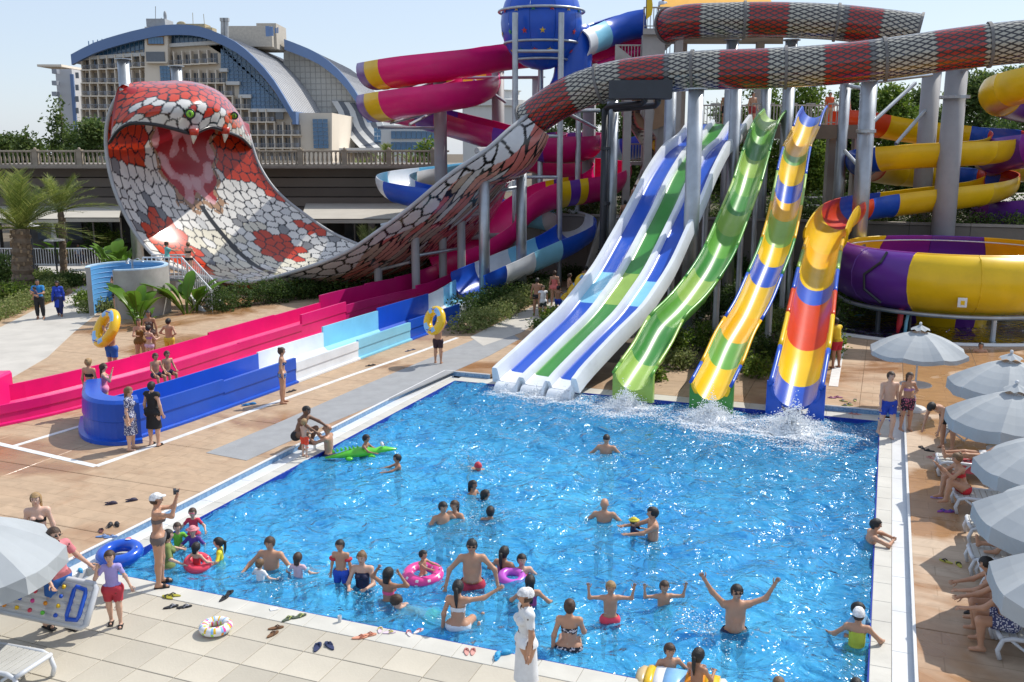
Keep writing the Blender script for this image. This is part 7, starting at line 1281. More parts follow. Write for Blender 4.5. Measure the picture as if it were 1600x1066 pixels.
pw(1045, 1042, .95, 1.4, 'm', 10, 'water', 't', ('short', 'brown'), [], 'boy behind the colourful float at the bottom'); pw(1088, 1078, .72, 1.4, 'f', 140, 'hold', 'm', ('pony', 'black'), [('brief', pk_c)], 'girl with a ponytail by the colourful float'); pw(1217, 1070, 1.48, 1.62, 'f', 170, 'water', 'l', ('short', 'dkblond'), [], 'blond head just showing at the bottom edge'); pw(1338, 1072, 1.46, 1.6, 'm', 170, 'water', 't', ('short', 'black'), [], 'dark head at the bottom edge near the right pool wall')
pw(1338, 1010, .95, 1.62, 'f', 160, 'water', 't', ('cap', 'white'), [('suit', (.50, .55, .05))], 'woman in white cap and lime swimsuit at the right pool wall'); pw(1337, 984, 1.2, 1.72, 'm', 40, 'water', 't', ('short', 'black'), [('tee', (.2, .4, .6))], 'person facing the woman in the white cap'); g_ = G(1357, 850, WZ); person(A(g_[0], g_[1], WZ - 1.18), 1.72, 'm', 82, 'lean', 't', ('short', 'black'), [('shorts', nv_c)], 'man resting his arms on the right pool edge')
# --- middle of the pool
pg(466, 698, DZ, 1.80, 'm', 70, 'crouch', 'd', ('buzz', 'black'), [('trunks', bk_)], 'man crouching at the left pool edge'); pg(477, 714, .006, .98, 'm', 150, 'reach', 'l', ('short', 'blond'), [('shorts', (.80, .06, .02))], 'small blond boy in orange shorts on the pool ledge', lu=(.3, -.4, -.8), ru=(-.3, -.4, -.8)); pw(514, 708, 1.0, 1.78, 'm', -100, 'reach', 't', ('none', 'black'), [('shorts', nv_c), ('glasses', bk_)], 'bald man in the water reaching to the boy on the ledge', lf=(0, -.6, .6), rf=(0, -.6, .6))
pw(569, 712, .06, 1.25, 'm', 75, 'sad', 'm', ('short', 'black'), [('shorts', (.10, .16, .05))], 'boy riding the green inflatable crocodile', anchor='pel'); pw(622, 734, .92, 1.35, 'm', -70, 'reach', 'm', ('short', 'black'), [('shorts', (.25, .05, .15))], 'boy reaching forward in the water right of the crocodile'); pw(737, 728, .10, 1.5, 'm', 20, 'swim', 't', ('cap', 'red'), [], 'swimmer with a red cap far left of centre', anchor='pel')
pw(738, 771, 1.24, 1.58, 'f', 60, 'water', 'm', ('bob', 'black'), [], 'dark-haired swimmer left of centre'); pw(757, 779, 1.32, 1.55, 'f', 100, 'water', 'm', ('bob', 'black'), [('suit', bk_)], 'second dark-haired swimmer close to the first'); pw(692, 812, 1.28, 1.72, 'm', 30, 'water', 't', ('short', 'black'), [], 'man embracing someone in the dark water patch'); pw(711, 806, 1.22, 1.6, 'f', -30, 'water', 't', ('pony', 'brown'), [('top', yl_)], 'woman close to the embracing man'); pw(766, 806, 1.32, 1.55, 'm', 170, 'water', 'm', ('short', 'black'), [], 'dark head alone right of the couple')
pw(947, 706, 1.28, 1.78, 'm', 165, 'water', 't', ('buzz', 'black'), [], 'man with his back turned in the far middle of the pool'); pw(944, 809, 1.32, 1.78, 'm', 170, 'water', 't', ('none', 'black'), [], 'bald man in the centre of the pool'); pw(1020, 842, 1.10, 1.78, 'm', -85, 'reach', 't', ('short', 'black'), [('shorts', nv_c)], 'man holding out a child with a yellow hat'); pw(989, 838, .50, .90, 'm', 80, 'reach', 'l', ('hat', 'yellow'), [('rash', nv_c)], 'toddler in yellow sun hat held by the man')
# --- left deck
pg(178, 588, DZ, 1.80, 'm', 160, 'carry', 't', ('none', 'black'), [('shorts', (.015, .10, .42))], 'man in blue shorts carrying a yellow ring above his head'); pg(222, 572, DZ, 1.66, 'f', 30, 'hold', 't', ('bob', 'brown'), [('suit', (.20, .10, .02))], 'woman in brown swimsuit in the group behind the pink trough'); pg(236, 574, DZ, 1.45, 'f', 150, 'hold', 'l', ('bun', 'black'), [('brief', (.6, .4, .55)), ('top', (.4, .2, .4))], 'girl with dark hair in the group behind the pink trough'); pg(237, 558, DZ, 1.70, 'f', 10, 'stand', 'm', ('bob', 'black'), [('suit', (.1, .06, .05))], 'tall woman at the back of the group by the pink trough'); pg(267, 566, DZ, 1.55, 'm', 165, 'hips2', 't', ('short', 'black'), [('shorts', (.66, .45, .05))], 'boy in yellow shorts with hands on hips')
for px, py, lab in ((244, 590, 'boy sitting on the pink trough wall, left one of two'), (262, 586, 'boy sitting on the pink trough wall, right one of two')): s_ = G(px, py, .86); person(s_, 1.35, 'm', 48, 'sit', 't', ('short', 'brown'), [('shorts', nv_c)], lab, anchor='seat')
pg(145, 650, DZ, 1.66, 'f', 165, 'stand', 't', ('bun', 'blond'), [('brief', flo), ('top', bk_)], 'woman with blond bun in dark bikini behind the blue trough end'); pg(167, 650, DZ, 1.50, 'f', 110, 'face', 'l', ('long', 'brown'), [('suit', (.75, .25, .40))], 'girl in pink swimsuit shading her face'); pg(207, 703, DZ, 1.62, 'f', 95, 'stand', 'l', ('bob', 'dkblond'), [('tee', fld), ('skirt', fld, .26)], 'woman in blue and white dress leaning on the blue trough end'); pg(243, 696, DZ, 1.66, 'f', 165, 'stand', 'l', ('short', 'black'), [('tank', bk_), ('skirt', bk_, .24), ('sandals', bk_)], 'woman in black dress beside the blue trough')
pg(443, 630, DZ, 1.68, 'f', 100, 'stand', 't', ('bun', 'brown'), [('brief', flb), ('top', flb)], 'woman in blue patterned bikini by the white line'); pg(685, 568, DZ, 1.52, 'm', 165, 'carry', 't', ('short', 'black'), [('shorts', (.03, .012, .02))], 'boy in dark shorts carrying a yellow ring on the grey walkway')
pg(64, 499, DZ, 1.76, 'm', 10, 'hold', 'm', ('buzz', 'black'), [('tee', (.015, .20, .50)), ('trousers', (.012, .012, .015))], 'man in blue t-shirt and dark trousers carrying a child on the path'); g_ = G(64, 499, DZ); person(g_ + A(.10, -.28, 1.0), .85, 'm', -60, 'sithug', 'm', ('short', 'black'), [('tee', (.08, .06, .12))], 'child carried by the man in blue on the path', anchor='seat'); pg(94, 495, DZ, 1.62, 'f', 15, 'walk', 'm', ('scarf', 'black'), [('long', (.012, .05, .42)), ('skirt', (.012, .05, .42), .24), ('trousers', (.012, .02, .10))], 'woman in blue tunic and black head scarf on the path')
pg(182, 492, DZ, 1.72, 'm', -60, 'hair', 't', ('short', 'black'), [('trunks', bk_)], 'person rinsing inside the blue shower wall', lt=(.06, 0, -1), rt=(-.06, 0, -1), ls=(0, .05, -1), rs=(0, .05, -1)); pg(213, 478, DZ, 1.70, 'm', 100, 'stand', 'm', ('short', 'black'), [('trunks', nv_c)], 'second person under the shower, only the head showing')
l_ = ORG[st.name]; person(A(p1[0] - .9, p1[1] + .4, 1.48), 1.66, 'f', 120, 'reach', 't', ('bun', 'brown'), [('tee', (.15, .45, .42)), ('brief', bk_)], 'woman in teal top on the landing by the snake slide'); person(A(p1[0] + .12, p1[1] + .35, 1.48), 1.64, 'f', 175, 'hold', 'l', ('bun', 'dkblond'), [('top', bk_), ('brief', bk_)], 'woman in black bikini on the landing by the snake slide')
# --- right side
pg(1384, 684, .006, 1.82, 'm', 5, 'walk', 'l', ('short', 'brown'), [('shorts', (.012, .05, .40))], 'man in blue shorts walking on the right pool ledge', fat=1.05); pg(1414, 673, DZ, 1.60, 'f', 10, 'hips', 't', ('pony', 'brown'), [('top', (.45, .25, .45)), ('shorts', flk)], 'young woman with a hand on her hip behind the man in blue shorts'); pg(1305, 575, DZ, 1.74, 'm', -150, 'hold', 'm', ('short', 'black'), [('tee', (.75, .50, .01)), ('shorts', (.42, .01, .03))], 'lifeguard in yellow shirt and red shorts beside the last pool slide', t=(0, -.15, 1))
pg(1476, 702, DZ, 1.76, 'm', -60, 'bend', 't', ('short', 'black'), [('shorts', bk_)], 'person in black shorts bending over the loungers'); LF = math.degrees(atan2(-cos(LA), sin(LA)))
def on_lounger(k, pose, *a, **kw):
    px, py, _ = LOUN[k]; c = G(px, py, DZ); d = A(cos(LA), sin(LA), 0); off = kw.pop('along', .95); return person(c + d * off + A(0, 0, .37), a[0], a[1], LF + kw.pop('turn', 0), pose, *a[2:], anchor='seat', **kw)
on_lounger(0, 'lie', 1.68, 'f', 't', ('long', 'brown'), [('brief', (.7, .35, .03)), ('top', (.7, .35, .03))], 'sunbather lying on the lounger under the second parasol'); on_lounger(1, 'lie', 1.72, 'm', 't', ('short', 'black'), [('trunks', wt_)], 'sunbather with legs stretched out under the third parasol'); on_lounger(2, 'sithug', 1.66, 'f', 't', ('bun', 'dkblond'), [('top', rd_), ('brief', rd_)], 'woman in red bikini hugging her knee on the lounger', along=.12, turn=20); on_lounger(3, 'lie', 1.68, 'f', 't', ('long', 'brown'), [('suit', bk_)], 'sunbather with crossed feet under the fourth parasol'); on_lounger(4, 'lieknee', 1.70, 'f', 't', ('long', 'brown'), [('suit', nv_c)], 'sunbather with one knee raised under the fourth parasol'); on_lounger(6, 'sitlean', 1.64, 'f', 't', ('bob', 'black'), [('top', bk_), ('brief', flr)], 'woman in patterned bikini bottoms sitting on the lounger in flip-flops', along=.05); on_lounger(7, 'sitlean', 1.78, 'm', 't', ('short', 'black'), [('shorts', fld)], 'man sitting forward at the bottom right corner', along=.15)
g_ = G(1532, 548, DZ + .05); person(g_ - A(0, 0, 1.25), 1.6, 'm', -20, 'water', 't', ('short', 'black'), [], 'swimmer in the pool under the bowl')
# --- stairs, tower, path behind
X_ = lambda px, Y, z: A(X(px, Y), Y, z)
person(X_(995, 52.6, 3.7), 1.78, 'm', 178, 'stand', 't', ('buzz', 'brown'), [('shorts', (.02, .025, .06))], 'bare-backed man climbing the stairs beside the racing slide'); person(X_(979, 51.3, 3.0), 1.70, 'm', 175, 'stand', 'm', ('short', 'black'), [('shorts', (.30, .03, .03))], 'man in red shorts on the lower stair flight'); person(X_(965, 50.6, 2.0), 1.6, 'm', 175, 'stand', 'm', ('short', 'black'), [('tee', (.55, .06, .02))], 'child in orange shirt on the lower stair flight')
for px, py, hh_, sx, fa_, ps_, sk_, hr_, of_, lab in ((839, 494, 1.72, 'm', 170, 'stand', 'm', ('short', 'black'), [('trunks', bk_)], 'man in black trunks on the stair path'), (848, 497, 1.45, 'm', 20, 'walk', 't', ('short', 'brown'), [('tank', wt_), ('shorts', (.03, .04, .04))], 'boy in white vest on the stair path'), (866, 478, 1.68, 'f', 170, 'stand', 't', ('bun', 'brown'), [('suit', (.75, .18, .16))], 'woman in coral swimsuit by the stair path'), (872, 492, 1.35, 'm', 160, 'reach', 'm', ('short', 'black'), [('shorts', (.012, .05, .40))], 'boy in blue shorts holding a yellow ring on the stair path'), (889, 480, 1.6, 'm', 100, 'hold', 't', ('short', 'brown'), [('trunks', bk_)], 'person among the yellow rings by the stairs'), (915, 466, 1.6, 'm', 150, 'stand', 'm', ('short', 'black'), [('shorts', (.2, .05, .05))], 'bather waiting at the foot of the stairs'), (931, 470, 1.5, 'f', 200, 'stand', 't', ('bob', 'black'), [('suit', (.5, .1, .1))], 'girl waiting at the foot of the stairs')): pg(px, py, DZ, hh_, sx, fa_, ps_, sk_, hr_, of_, lab)
for px, Y, z, sk_, of_, lab in ((1029, 53.6, z1, 'm', [('tee', (.5, .6, .75)), ('shorts', bk_)], 'attendant in pale shirt on the top deck of the tower'), (1131, 51.6, pz, 'm', [('shorts', bk_)], 'rider waiting above the racing slide'), (1173, 51.8, pz, 't', [('shorts', (.3, .03, .03))], 'rider waiting above the green slide'), (1292, 51.6, pz, 't', [('tee', (.6, .1, .03))], 'rider in orange shirt waiting above the striped slide'), (1318, 52.6, pz, 'l', [('suit', (.6, .06, .05))], 'rider in red at the start of the spiral'), (1020, 56.6, 6.6, 'm', [('shorts', nv_c)], 'rider carrying the double yellow ring up the stairs')): person(X_(px, Y, z), 1.72, 'm', 20, 'stand', sk_, ('short', 'black'), of_, lab)
pg(123, 412, .1, 1.7, 'm', 60, 'sit', 'm', ('short', 'black'), [('tee', (.35, .45, .6)), ('trousers', nv_c)], 'guest in pale blue shirt at the restaurant railing', anchor='feet')
# ============================================================ INFLATABLES, SHOES, SPLASHES
vyl = M('vinyl_yellow', (.80, .50, .01), .25, var=.06, coat=.3); vbl = M('vinyl_blue', (.01, .09, .55), .22, var=.06, coat=.3); vpk = M('vinyl_pink', (.78, .06, .30), .3, var=.1); vrd = M('vinyl_red', (.75, .06, .10), .3); vwh = M('vinyl_white', (.74, .74, .74), .3); vgn = M('vinyl_green', (.10, .52, .03), .25, var=.12, vs=4, coat=.3); vlb = M('vinyl_sky', (.25, .5, .8), .3); vor = M('vinyl_orange', (.80, .28, .01), .3)
def axes(n): n = unit(n); x = unit(np.cross(A(0, 0, 1), n)) if abs(n[2]) < .98 else A(1, 0, 0); return x, np.cross(n, x), n
def ring(c, Rr, r, n, label, mats, mfun=None, handles=False, group='swim rings'):
    t = thing('swim_ring', A(*c), label, 'swim ring', group); ax = axes(n); b = MB(); b.torus(c, Rr, r, ax, 40, 14, 0, mfun); b.build('tube', mats, t, smooth=True)
    b = MB(); q = A(*c) + ax[0] * (Rr + r * .2) + ax[2] * r; b.cyl(q, q + ax[2] * .03, .014, n=6); b.build('valve', vwh, t)
    if handles:
        for s_ in (1, -1): p = A(*c) + ax[1] * s_ * Rr; b = MB(); b.tube([p - ax[0] * .12 + ax[2] * r * .95, p - ax[0] * .06 + ax[2] * (r + .06), p + ax[0] * .06 + ax[2] * (r + .06), p + ax[0] * .12 + ax[2] * r * .95], .016, 6); b.build('handle', vbl, t, smooth=True)
    return t
prt = lambda i, j: 1 if (j in (2, 3, 4) and (i % 20) in (3, 4, 5, 6, 7, 8, 12, 13, 14)) else 0
Ym = G(178, 588, DZ)[1]; ring(P(166, 513, Ym - .15), .50, .165, (-.62, -.62, .48), 'yellow ring with blue print held above the man in blue shorts', [vyl, vlb], prt, True)
Yb = G(685, 568, DZ)[1]; ring(P(679, 501, Yb - .1), .36, .15, (-.72, -.62, .30), 'yellow ring carried by the boy on the grey walkway', [vyl, vlb], prt, True)
dr = thing('double_ring', P(1036, 228, 56.2), 'double yellow ring carried on the tower stairs', 'swim ring')
for px, py in ((1029, 227), (1045, 229)): b = MB(); b.torus(P(px, py, 56.2), .26, .15, axes((0, -1, .15)), 28, 10); b.build('tube', vyl, dr, smooth=True)
for px, py, n, lab in ((905, 458, (-.4, -.7, .5), 'yellow ring with blue print standing by the foot of the stairs'), (893, 470, (-.3, -.5, .8), 'yellow ring held by the boy on the stair path'), (915, 447, (.5, -.7, .3), 'blue and yellow ring at the back of the stair path')): ring(P(px, py, G(px, 490, DZ)[1]), .42, .17, n, lab, [vyl, vlb], prt, True)
ring(P(962, 402, 50.5), .3, .15, (-.8, -.6, .1), 'yellow ring on the lower stair flight', [vyl, vlb])
c = G(188, 876, .0) + A(0, 0, .14); t = ring(c, .30, .12, (.05, -.12, 1), 'blue ring with a round logo lying on the near left pool corner', [vbl])
ax = axes((.05, -.12, 1)); q = c + ax[0] * .05 + ax[1] * .30 + ax[2] * .126
for k, (mt_, sx) in enumerate(((vrd, 1), (vwh, .35))): b = MB(); b.ball(q + ax[2] * .004 * k + ax[1] * (.02 - .03 * k), (.055, .032 * sx + .012, .006), 12, 4, 0, ax); b.build('logo_piece', mt_, t)
mc = [vwh, vlb, vyl, vpk, M('vinyl_lime', (.4, .65, .1), .3), vor]; ring(G(337, 979, .09), .185, .075, (0, 0, 1), 'small flower-patterned ring lying on the pale paving', mc, lambda i, j: (i * 7 + (j // 3) * 5) % 11 % 6 if (i // 2 + j // 3) % 2 else 0)
ring(G(661, 901, WZ) + A(0, 0, .04), .27, .105, (.1, -.1, 1), 'pink ring with white dots round the toddler', [vpk, vwh], lambda i, j: 1 if (i % 4 == 0 and j % 4 == 1) else 0); ring(G(309, 884, WZ) + A(0, 0, .05), .17, .085, (.2, -.35, 1), 'pinkish red ring round the small girl', [vrd]); ring(G(800, 905, WZ) + A(0, 0, .03), .18, .08, (.1, -.2, 1), 'small violet ring beside the ponytail bather', [M('vinyl_violet', (.5, .1, .55), .3)])
# crocodile
cr = G(560, 713, WZ); cr[2] = WZ; croc = thing('inflatable_crocodile', cr, 'green inflatable crocodile the boy rides at the left pool edge', 'inflatable'); d = unit(A(.96, .27, 0)); s_ = A(-d[1], d[0], 0)
spn_ = [(-.82, .03, .05), (-.6, .07, .07), (-.3, .15, .10), (0, .20, .13), (.25, .18, .13), (.42, .11, .12), (.55, .13, .15), (.66, .12, .15), (.8, .08, .14), (.92, .05, .13), (.97, .02, .13)]
b = MB(); b.rings([[cr + d * x + s_ * r * cos(a) + A(0, 0, z - .02 + r * .62 * sin(a)) for a in np.linspace(0, 2 * pi, 17)[:-1]] for x, r, z in spn_]); b.build('body', vgn, croc, smooth=True)
for x, sg in ((-.25, 1), (-.25, -1), (.3, 1), (.3, -1)): b = MB(); b.ball(cr + d * x + s_ * sg * .24 + A(0, 0, .03), (.10, .09, .05), 8, 6); b.build('leg', vgn, croc, smooth=True)
for sg in (1, -1): b = MB(); b.ball(cr + d * .60 + s_ * sg * .07 + A(0, 0, .26), .045, 8, 6); ey = b.build('eye', vwh, croc, smooth=True); b = MB(); b.ball(cr + d * .63 + s_ * sg * .075 + A(0, 0, .275), .022, 6, 5); b.build('pupil', dk, ey)
for k in range(7): b = MB(); x = -.6 + k * .1; b.tube([cr + d * x + A(0, 0, .15 + .05 * min(1, k / 3)), cr + d * (x - .03) + A(0, 0, .24 + .05 * min(1, k / 3))], [.04, .005], 6); b.build('back_spike', vgn, croc)
# air mattress with coloured dots
def clear_vinyl():
    m = bpy.data.materials.new('clear_vinyl'); m.use_nodes = True; n = m.node_tree.nodes; l = m.node_tree.links; p = n['Principled BSDF']; p.inputs['Base Color'].default_value = (.62, .64, .66, 1); p.inputs['Roughness'].default_value = .15; tr = n.new('ShaderNodeBsdfTransparent'); mx = n.new('ShaderNodeMixShader'); mx.inputs[0].default_value = .32; l.new(p.outputs[0], mx.inputs[1]); l.new(tr.outputs[0], mx.inputs[2]); l.new(mx.outputs[0], n['Material Output'].inputs[0]); return m
clv = clear_vinyl(); a0, a1, a2 = P(152, 914, 13.9), P(143, 981, 13.6), P(-62, 872, 14.3); X1, Y1 = unit(a2 - a0), unit(a1 - a0); Y1 = unit(Y1 - X1 * (X1 @ Y1)); Z1 = np.cross(X1, Y1); Z1 = Z1 if Z1[1] < 0 else -Z1; Lm, Hm = 1.85, .66
mat_ = thing('air_mattress', (a0 + a1) / 2 * A(1, 1, 0), 'clear air mattress with coloured dots and a blue pillow under the man’s arm'.replace('’', "'"), 'air mattress'); o0 = a0
def mp3(x, y, z=0): return o0 + X1 * x + Y1 * y + Z1 * z
ny_ = 6
for side in (1, -1):
    rows = [[mp3(min(max(x, 0), Lm), y, side * .055 * (max(0, 1 - abs((y / Hm * ny_) % 1 - .5) * 2) ** .5 * .6 + .4) * (1 if 0 < x < Lm else .3)) for y in np.linspace(0, Hm, ny_ * 6 + 1)] for x in np.linspace(0, Lm, 24)]; b = MB(); b.rings(rows, False); b.build('vinyl_skin', clv, mat_, smooth=True)
b = MB(); b.tube([mp3(*q) for q in ((.05, 0), (Lm, 0), (Lm, Hm), (.05, Hm), (0, Hm - .05), (0, .05))], .05, 8, closed=True); b.build('edge_tube', M('milky_vinyl', (.55, .57, .60), .2), mat_, smooth=True)
for i in range(6):
    for j in range(4): b = MB(); b.ball(mp3(.50 + i * .22, .12 + j * .145, .05), (.036, .036, .03), 10, 5, 0, (X1, Y1, Z1)); b.build('dot', [vyl, vrd, vgn, vbl, vpk, vor][(i * 5 + j * 3) % 6], mat_, smooth=True)
b = MB(); b.tube([mp3(*q, .05) for q in ((.14, .10), (.30, .08), (.32, .14), (.32, .52), (.30, .58), (.14, .56), (.12, .5), (.12, .16))], .035, 8, closed=True); b.build('pillow_frame', vbl, mat_, smooth=True)
# colourful float at the bottom
fc_ = G(1062, 1068, WZ); flt = thing('pool_float', A(fc_[0], fc_[1], WZ), 'white, yellow and blue pool float at the bottom edge', 'inflatable'); d = unit(A(.95, -.30, 0)); s_ = A(-d[1], d[0], 0); fm_ = [M('vinyl_tan', (.55, .42, .22), .3), vyl, vwh, vlb, vor, vyl, vwh]
for k, (x0_, x1_, r_) in enumerate(((-.62, -.48, .17), (-.48, -.36, .2), (-.36, -.22, .2), (-.22, .08, .2), (.08, .35, .2), (.35, .55, .2), (.55, .68, .16))): b = MB(); b.rings([[A(fc_[0], fc_[1], WZ + .03) + d * x + s_ * 1.5 * rr * cos(a) + A(0, 0, .5 * rr * sin(a)) for a in np.linspace(0, 2 * pi, 17)[:-1]] for x, rr in ((x0_, r_ * (.6 if k == 0 else .95)), ((x0_ + x1_) / 2, r_), (x1_, r_ * (.6 if k == 6 else .95)))]); b.build('section', fm_[k], flt, smooth=True)
cmr = P(273, 768, G(253, 914, 0)[1] - .05); cam_t = thing('camera', cmr, 'black camera held up by the woman in the white cap', 'camera'); b = MB(); b.box(cmr, (.05, .12, .075), R(20), 0, .008); b.build('body', dk, cam_t); b = MB(); b.cyl(cmr, cmr + A(.06, .03, 0), .026, n=12); b.build('lens', dk, cam_t)
# shoes
def shoe_data(nm, mat, strap, sc_=1.0, crocs=False):
    s = MB(); out = []
    for k in range(16): a = 2 * pi * k / 16; y = .125 * sin(a); x = (.042 + .010 * (y / .125)) * cos(a); out.append((x * sc_, y * sc_))
    s.prism(out, 0, .018 * sc_, 0)
    if crocs: s.ball((0, .03 * sc_, .03 * sc_), (.046 * sc_, .08 * sc_, .04 * sc_), 10, 6, 1); s.tube([(-.04 * sc_, -.03 * sc_, .04 * sc_), (0, -.12 * sc_, .05 * sc_), (.04 * sc_, -.03 * sc_, .04 * sc_)], .010 * sc_, 5, mi=1)
    else:
        for sg in (1, -1): s.tube([(sg * .042 * sc_, -.01 * sc_, .016 * sc_), (sg * .030 * sc_, .03 * sc_, .042 * sc_), (0, .075 * sc_, .022 * sc_)], .0095 * sc_, 5, mi=1)
    return s.data(nm, [mat, strap])
def shoes(lst, name, label, c1, c2, z, sc_=1.0, crocs=False):
    me = shoe_data(name, M('sole_' + label[:14].replace(' ', '_'), c1, .7), M('strap_' + label[:14].replace(' ', '_'), c2, .6), sc_, crocs)
    for px, py, rot in lst: o = place(me, name, G(px, py, z + .003), R(rot)); tag(o, label, 'shoe', label)
K = (.015, .015, .018)
for row in (([(262, 934, 60), (272, 931, 80)], 'flip_flop', 'yellow and black flip-flops on the pale paving near the photographing woman', (.35, .32, .03), K, 0), ([(267, 949, -60), (288, 949, -70)], 'pool_slide', 'grey and black slides on the pale paving left of the flower ring', K, (.25, .26, .30), 0), ([(350, 936, -20), (358, 928, -15)], 'sandal', 'black sandals above the flower ring', K, K, 0), ([(450, 968, -40), (468, 964, -50)], 'flip_flop', 'dark flowered flip-flops in the middle of the paving', (.06, .08, .05), (.35, .40, .12), 0), ([(426, 992, -30), (431, 982, -70)], 'sandal', 'brown sandals left of the navy slides', (.16, .075, .03), (.12, .06, .03), 0), ([(496, 1012, -5), (515, 1010, 35)], 'pool_slide', 'navy blue slides in the middle of the paving', (.02, .03, .09), (.02, .035, .10), 0, 1.15), ([(562, 997, -75), (576, 993, -75)], 'flip_flop', 'coral flip-flops right of the navy slides', (.62, .28, .18), (.5, .16, .1), 0), ([(594, 985, 0), (608, 989, -80)], 'flip_flop', 'white flowered flip-flops near the pool edge', (.62, .50, .58), (.5, .45, .08), 0, .85), ([(639, 990, 15), (654, 987, -40)], 'sandal', 'white sandals near the pool edge', (.66, .60, .62), (.5, .10, .16), 0, .85), ([(729, 1019, 5), (739, 1019, -5)], 'flip_flop', 'pink flip-flops left of the blue clogs', (.60, .30, .26), (.45, .16, .14), 0, .9), ([(777, 1027, -10), (788, 1022, -75)], 'clog', 'bright blue clogs beside the woman in white', (.02, .28, .55), (.03, .34, .62), 0, 1.0, True), ([(126, 893, 40)], 'clog', 'single blue clog by the man in pink', (.02, .22, .50), (.04, .35, .60), 0, .8, True),
            ([(174, 788, -70), (206, 783, -60)], 'clog', 'dark clogs lying apart on the tan deck', (.03, .025, .05), (.04, .03, .06), DZ, 1.0, True), ([(172, 822, 10), (183, 821, 30)], 'clog', 'black clogs on the tan deck by the ledge', K, K, DZ, 1.0, True), ([(158, 830, 20)], 'sandal', 'dark red sandal on the tan deck', (.10, .03, .03), K, DZ), ([(160, 839, -80), (173, 840, -70)], 'flip_flop', 'light blue flip-flops on the tan deck by the ledge', (.10, .20, .42), (.3, .4, .6), DZ), ([(384, 634, -60), (394, 632, -70)], 'clog', 'blue clogs by the white trough section', (.02, .16, .40), (.02, .2, .45), DZ, 1.0, True), ([(452, 613, -40), (458, 611, -40)], 'flip_flop', 'dark flip-flops behind the woman in the blue bikini', K, K, DZ), ([(576, 572, -60), (582, 571, -50)], 'flip_flop', 'dark flip-flops by the blue trough section', K, (.3, .05, .05), DZ), ([(637, 549, -50), (645, 547, -50)], 'flip_flop', 'small flip-flops far along the blue trough', (.1, .12, .2), K, DZ),
            ([(1440, 700, 10), (1452, 705, 60)], 'sandal', 'black sandals at the foot of the bending person', K, K, DZ), ([(1455, 716, 40), (1466, 712, 60)], 'flip_flop', 'pink flip-flops under the third parasol', (.6, .25, .3), (.5, .1, .35), DZ), ([(1463, 778, 80)], 'flip_flop', 'single purple flip-flop on the wet right deck', (.35, .25, .5), (.2, .1, .3), DZ), ([(1472, 799, -70), (1484, 800, -80)], 'flip_flop', 'purple and blue flip-flops before the woman in red', (.25, .06, .35), (.05, .1, .4), DZ), ([(1478, 878, 40), (1498, 883, -5)], 'flip_flop', 'yellow flip-flops on the wet right deck', (.42, .38, .06), K, DZ), ([(1515, 957, -70), (1540, 975, 40)], 'flip_flop', 'dark flip-flops by the lowest loungers', K, K, DZ), ([(1300, 622, 70), (1310, 621, 60)], 'flip_flop', 'pinkish flip-flops near the far right pool corner', (.4, .15, .3), (.3, .1, .2), DZ), ([(1318, 627, 50), (1328, 632, 20), (1336, 626, -20), (1322, 634, 70)], 'flip_flop', 'mixed flip-flops heaped near the far right pool corner', (.3, .32, .1), (.05, .07, .2), DZ), ([(1332, 647, 80), (1340, 648, 85)], 'flip_flop', 'pink flip-flops on the far right ledge', (.6, .4, .4), (.5, .1, .2), .0, .9)): shoes(*row)
# small things on the paving
pc = G(428, 952, .004); o = MB().box(pc + A(0, 0, .006), (.13, .10, .012), R(25), 0, .002).build('paper_note', vwh, org=pc); tag(o, 'white folded paper lying on the pale paving', 'paper')
gc = G(531, 972, .0); gt = thing('drinking_glass', gc, 'empty clear glass standing on the pale paving', 'glass'); b = MB(); b.lathe(gc, [(.028, .002), (.034, .11), (.031, .11), (.025, .012), (0, .012)], 14); b.build('cup', clv, gt, smooth=True); b = MB(); b.lathe(gc, [(.0, .001), (.028, .001), (.028, .012), (0, .013)], 12); b.build('foot', vwh, gt)
bo_ = G(492, 703, .01); bt_ = thing('drink_bottle', bo_, 'small water bottle with blue cap on the pool ledge', 'bottle'); b = MB(); b.lathe(bo_, [(0, 0), (.035, 0), (.035, .14), (.014, .18), (.014, .20)], 10); b.build('body', clv, bt_, smooth=True); b = MB(); b.cyl(bo_ + A(0, 0, .2), bo_ + A(0, 0, .225), .017, n=8); b.build('cap', vbl, bt_)
# towels and a bag on loungers
tw_ = [pattern((.55, .10, .12), (.7, .68, .64), 8), pattern((.10, .25, .45), (.66, .66, .62), 6), M('towel_teal', (.10, .32, .36), .95, bump=.5, bs=80)]
for k, (li, al) in enumerate(((1, .35), (3, .3), (5, .5))):
    px, py, _ = LOUN[li]; c = G(px, py, DZ); d = A(cos(LA), sin(LA), 0); s_ = A(-sin(LA), cos(LA), 0); rows = [[c + d * (al + x) + s_ * y * .34 + A(0, 0, .395 + .012 * sin(9 * x + 4 * y) - (.16 * max(0, abs(y) - .9) * 10)) for y in np.linspace(-1.05, 1.05, 13)] for x in np.linspace(0, .75, 10)]; b = MB(); b.rings(rows, False); o = b.build('towel', tw_[k], org=c); tag(o, ['striped towel on the lounger under the third parasol', 'blue and white towel on the lounger under the fourth parasol', 'teal towel on the empty lounger'][k], 'towel')
bgc = G(1555, 700, DZ); bag = thing('straw_bag', bgc, 'straw beach bag beside the loungers under the second parasol', 'bag'); b = MB(); b.lathe(bgc, [(.16, 0), (.2, .05), (.24, .32), (.23, .32), (.19, .05), (0, .03)], 16); b.build('body', M('straw', (.42, .30, .14), .9, bump=.6, bs=60), bag); b = MB(); b.tube([bgc + A(-.15, 0, .3), bgc + A(-.08, 0, .5), bgc + A(.08, 0, .5), bgc + A(.15, 0, .3)], .015, 6); b.build('handle', M('straw', (.42, .30, .14)), bag)
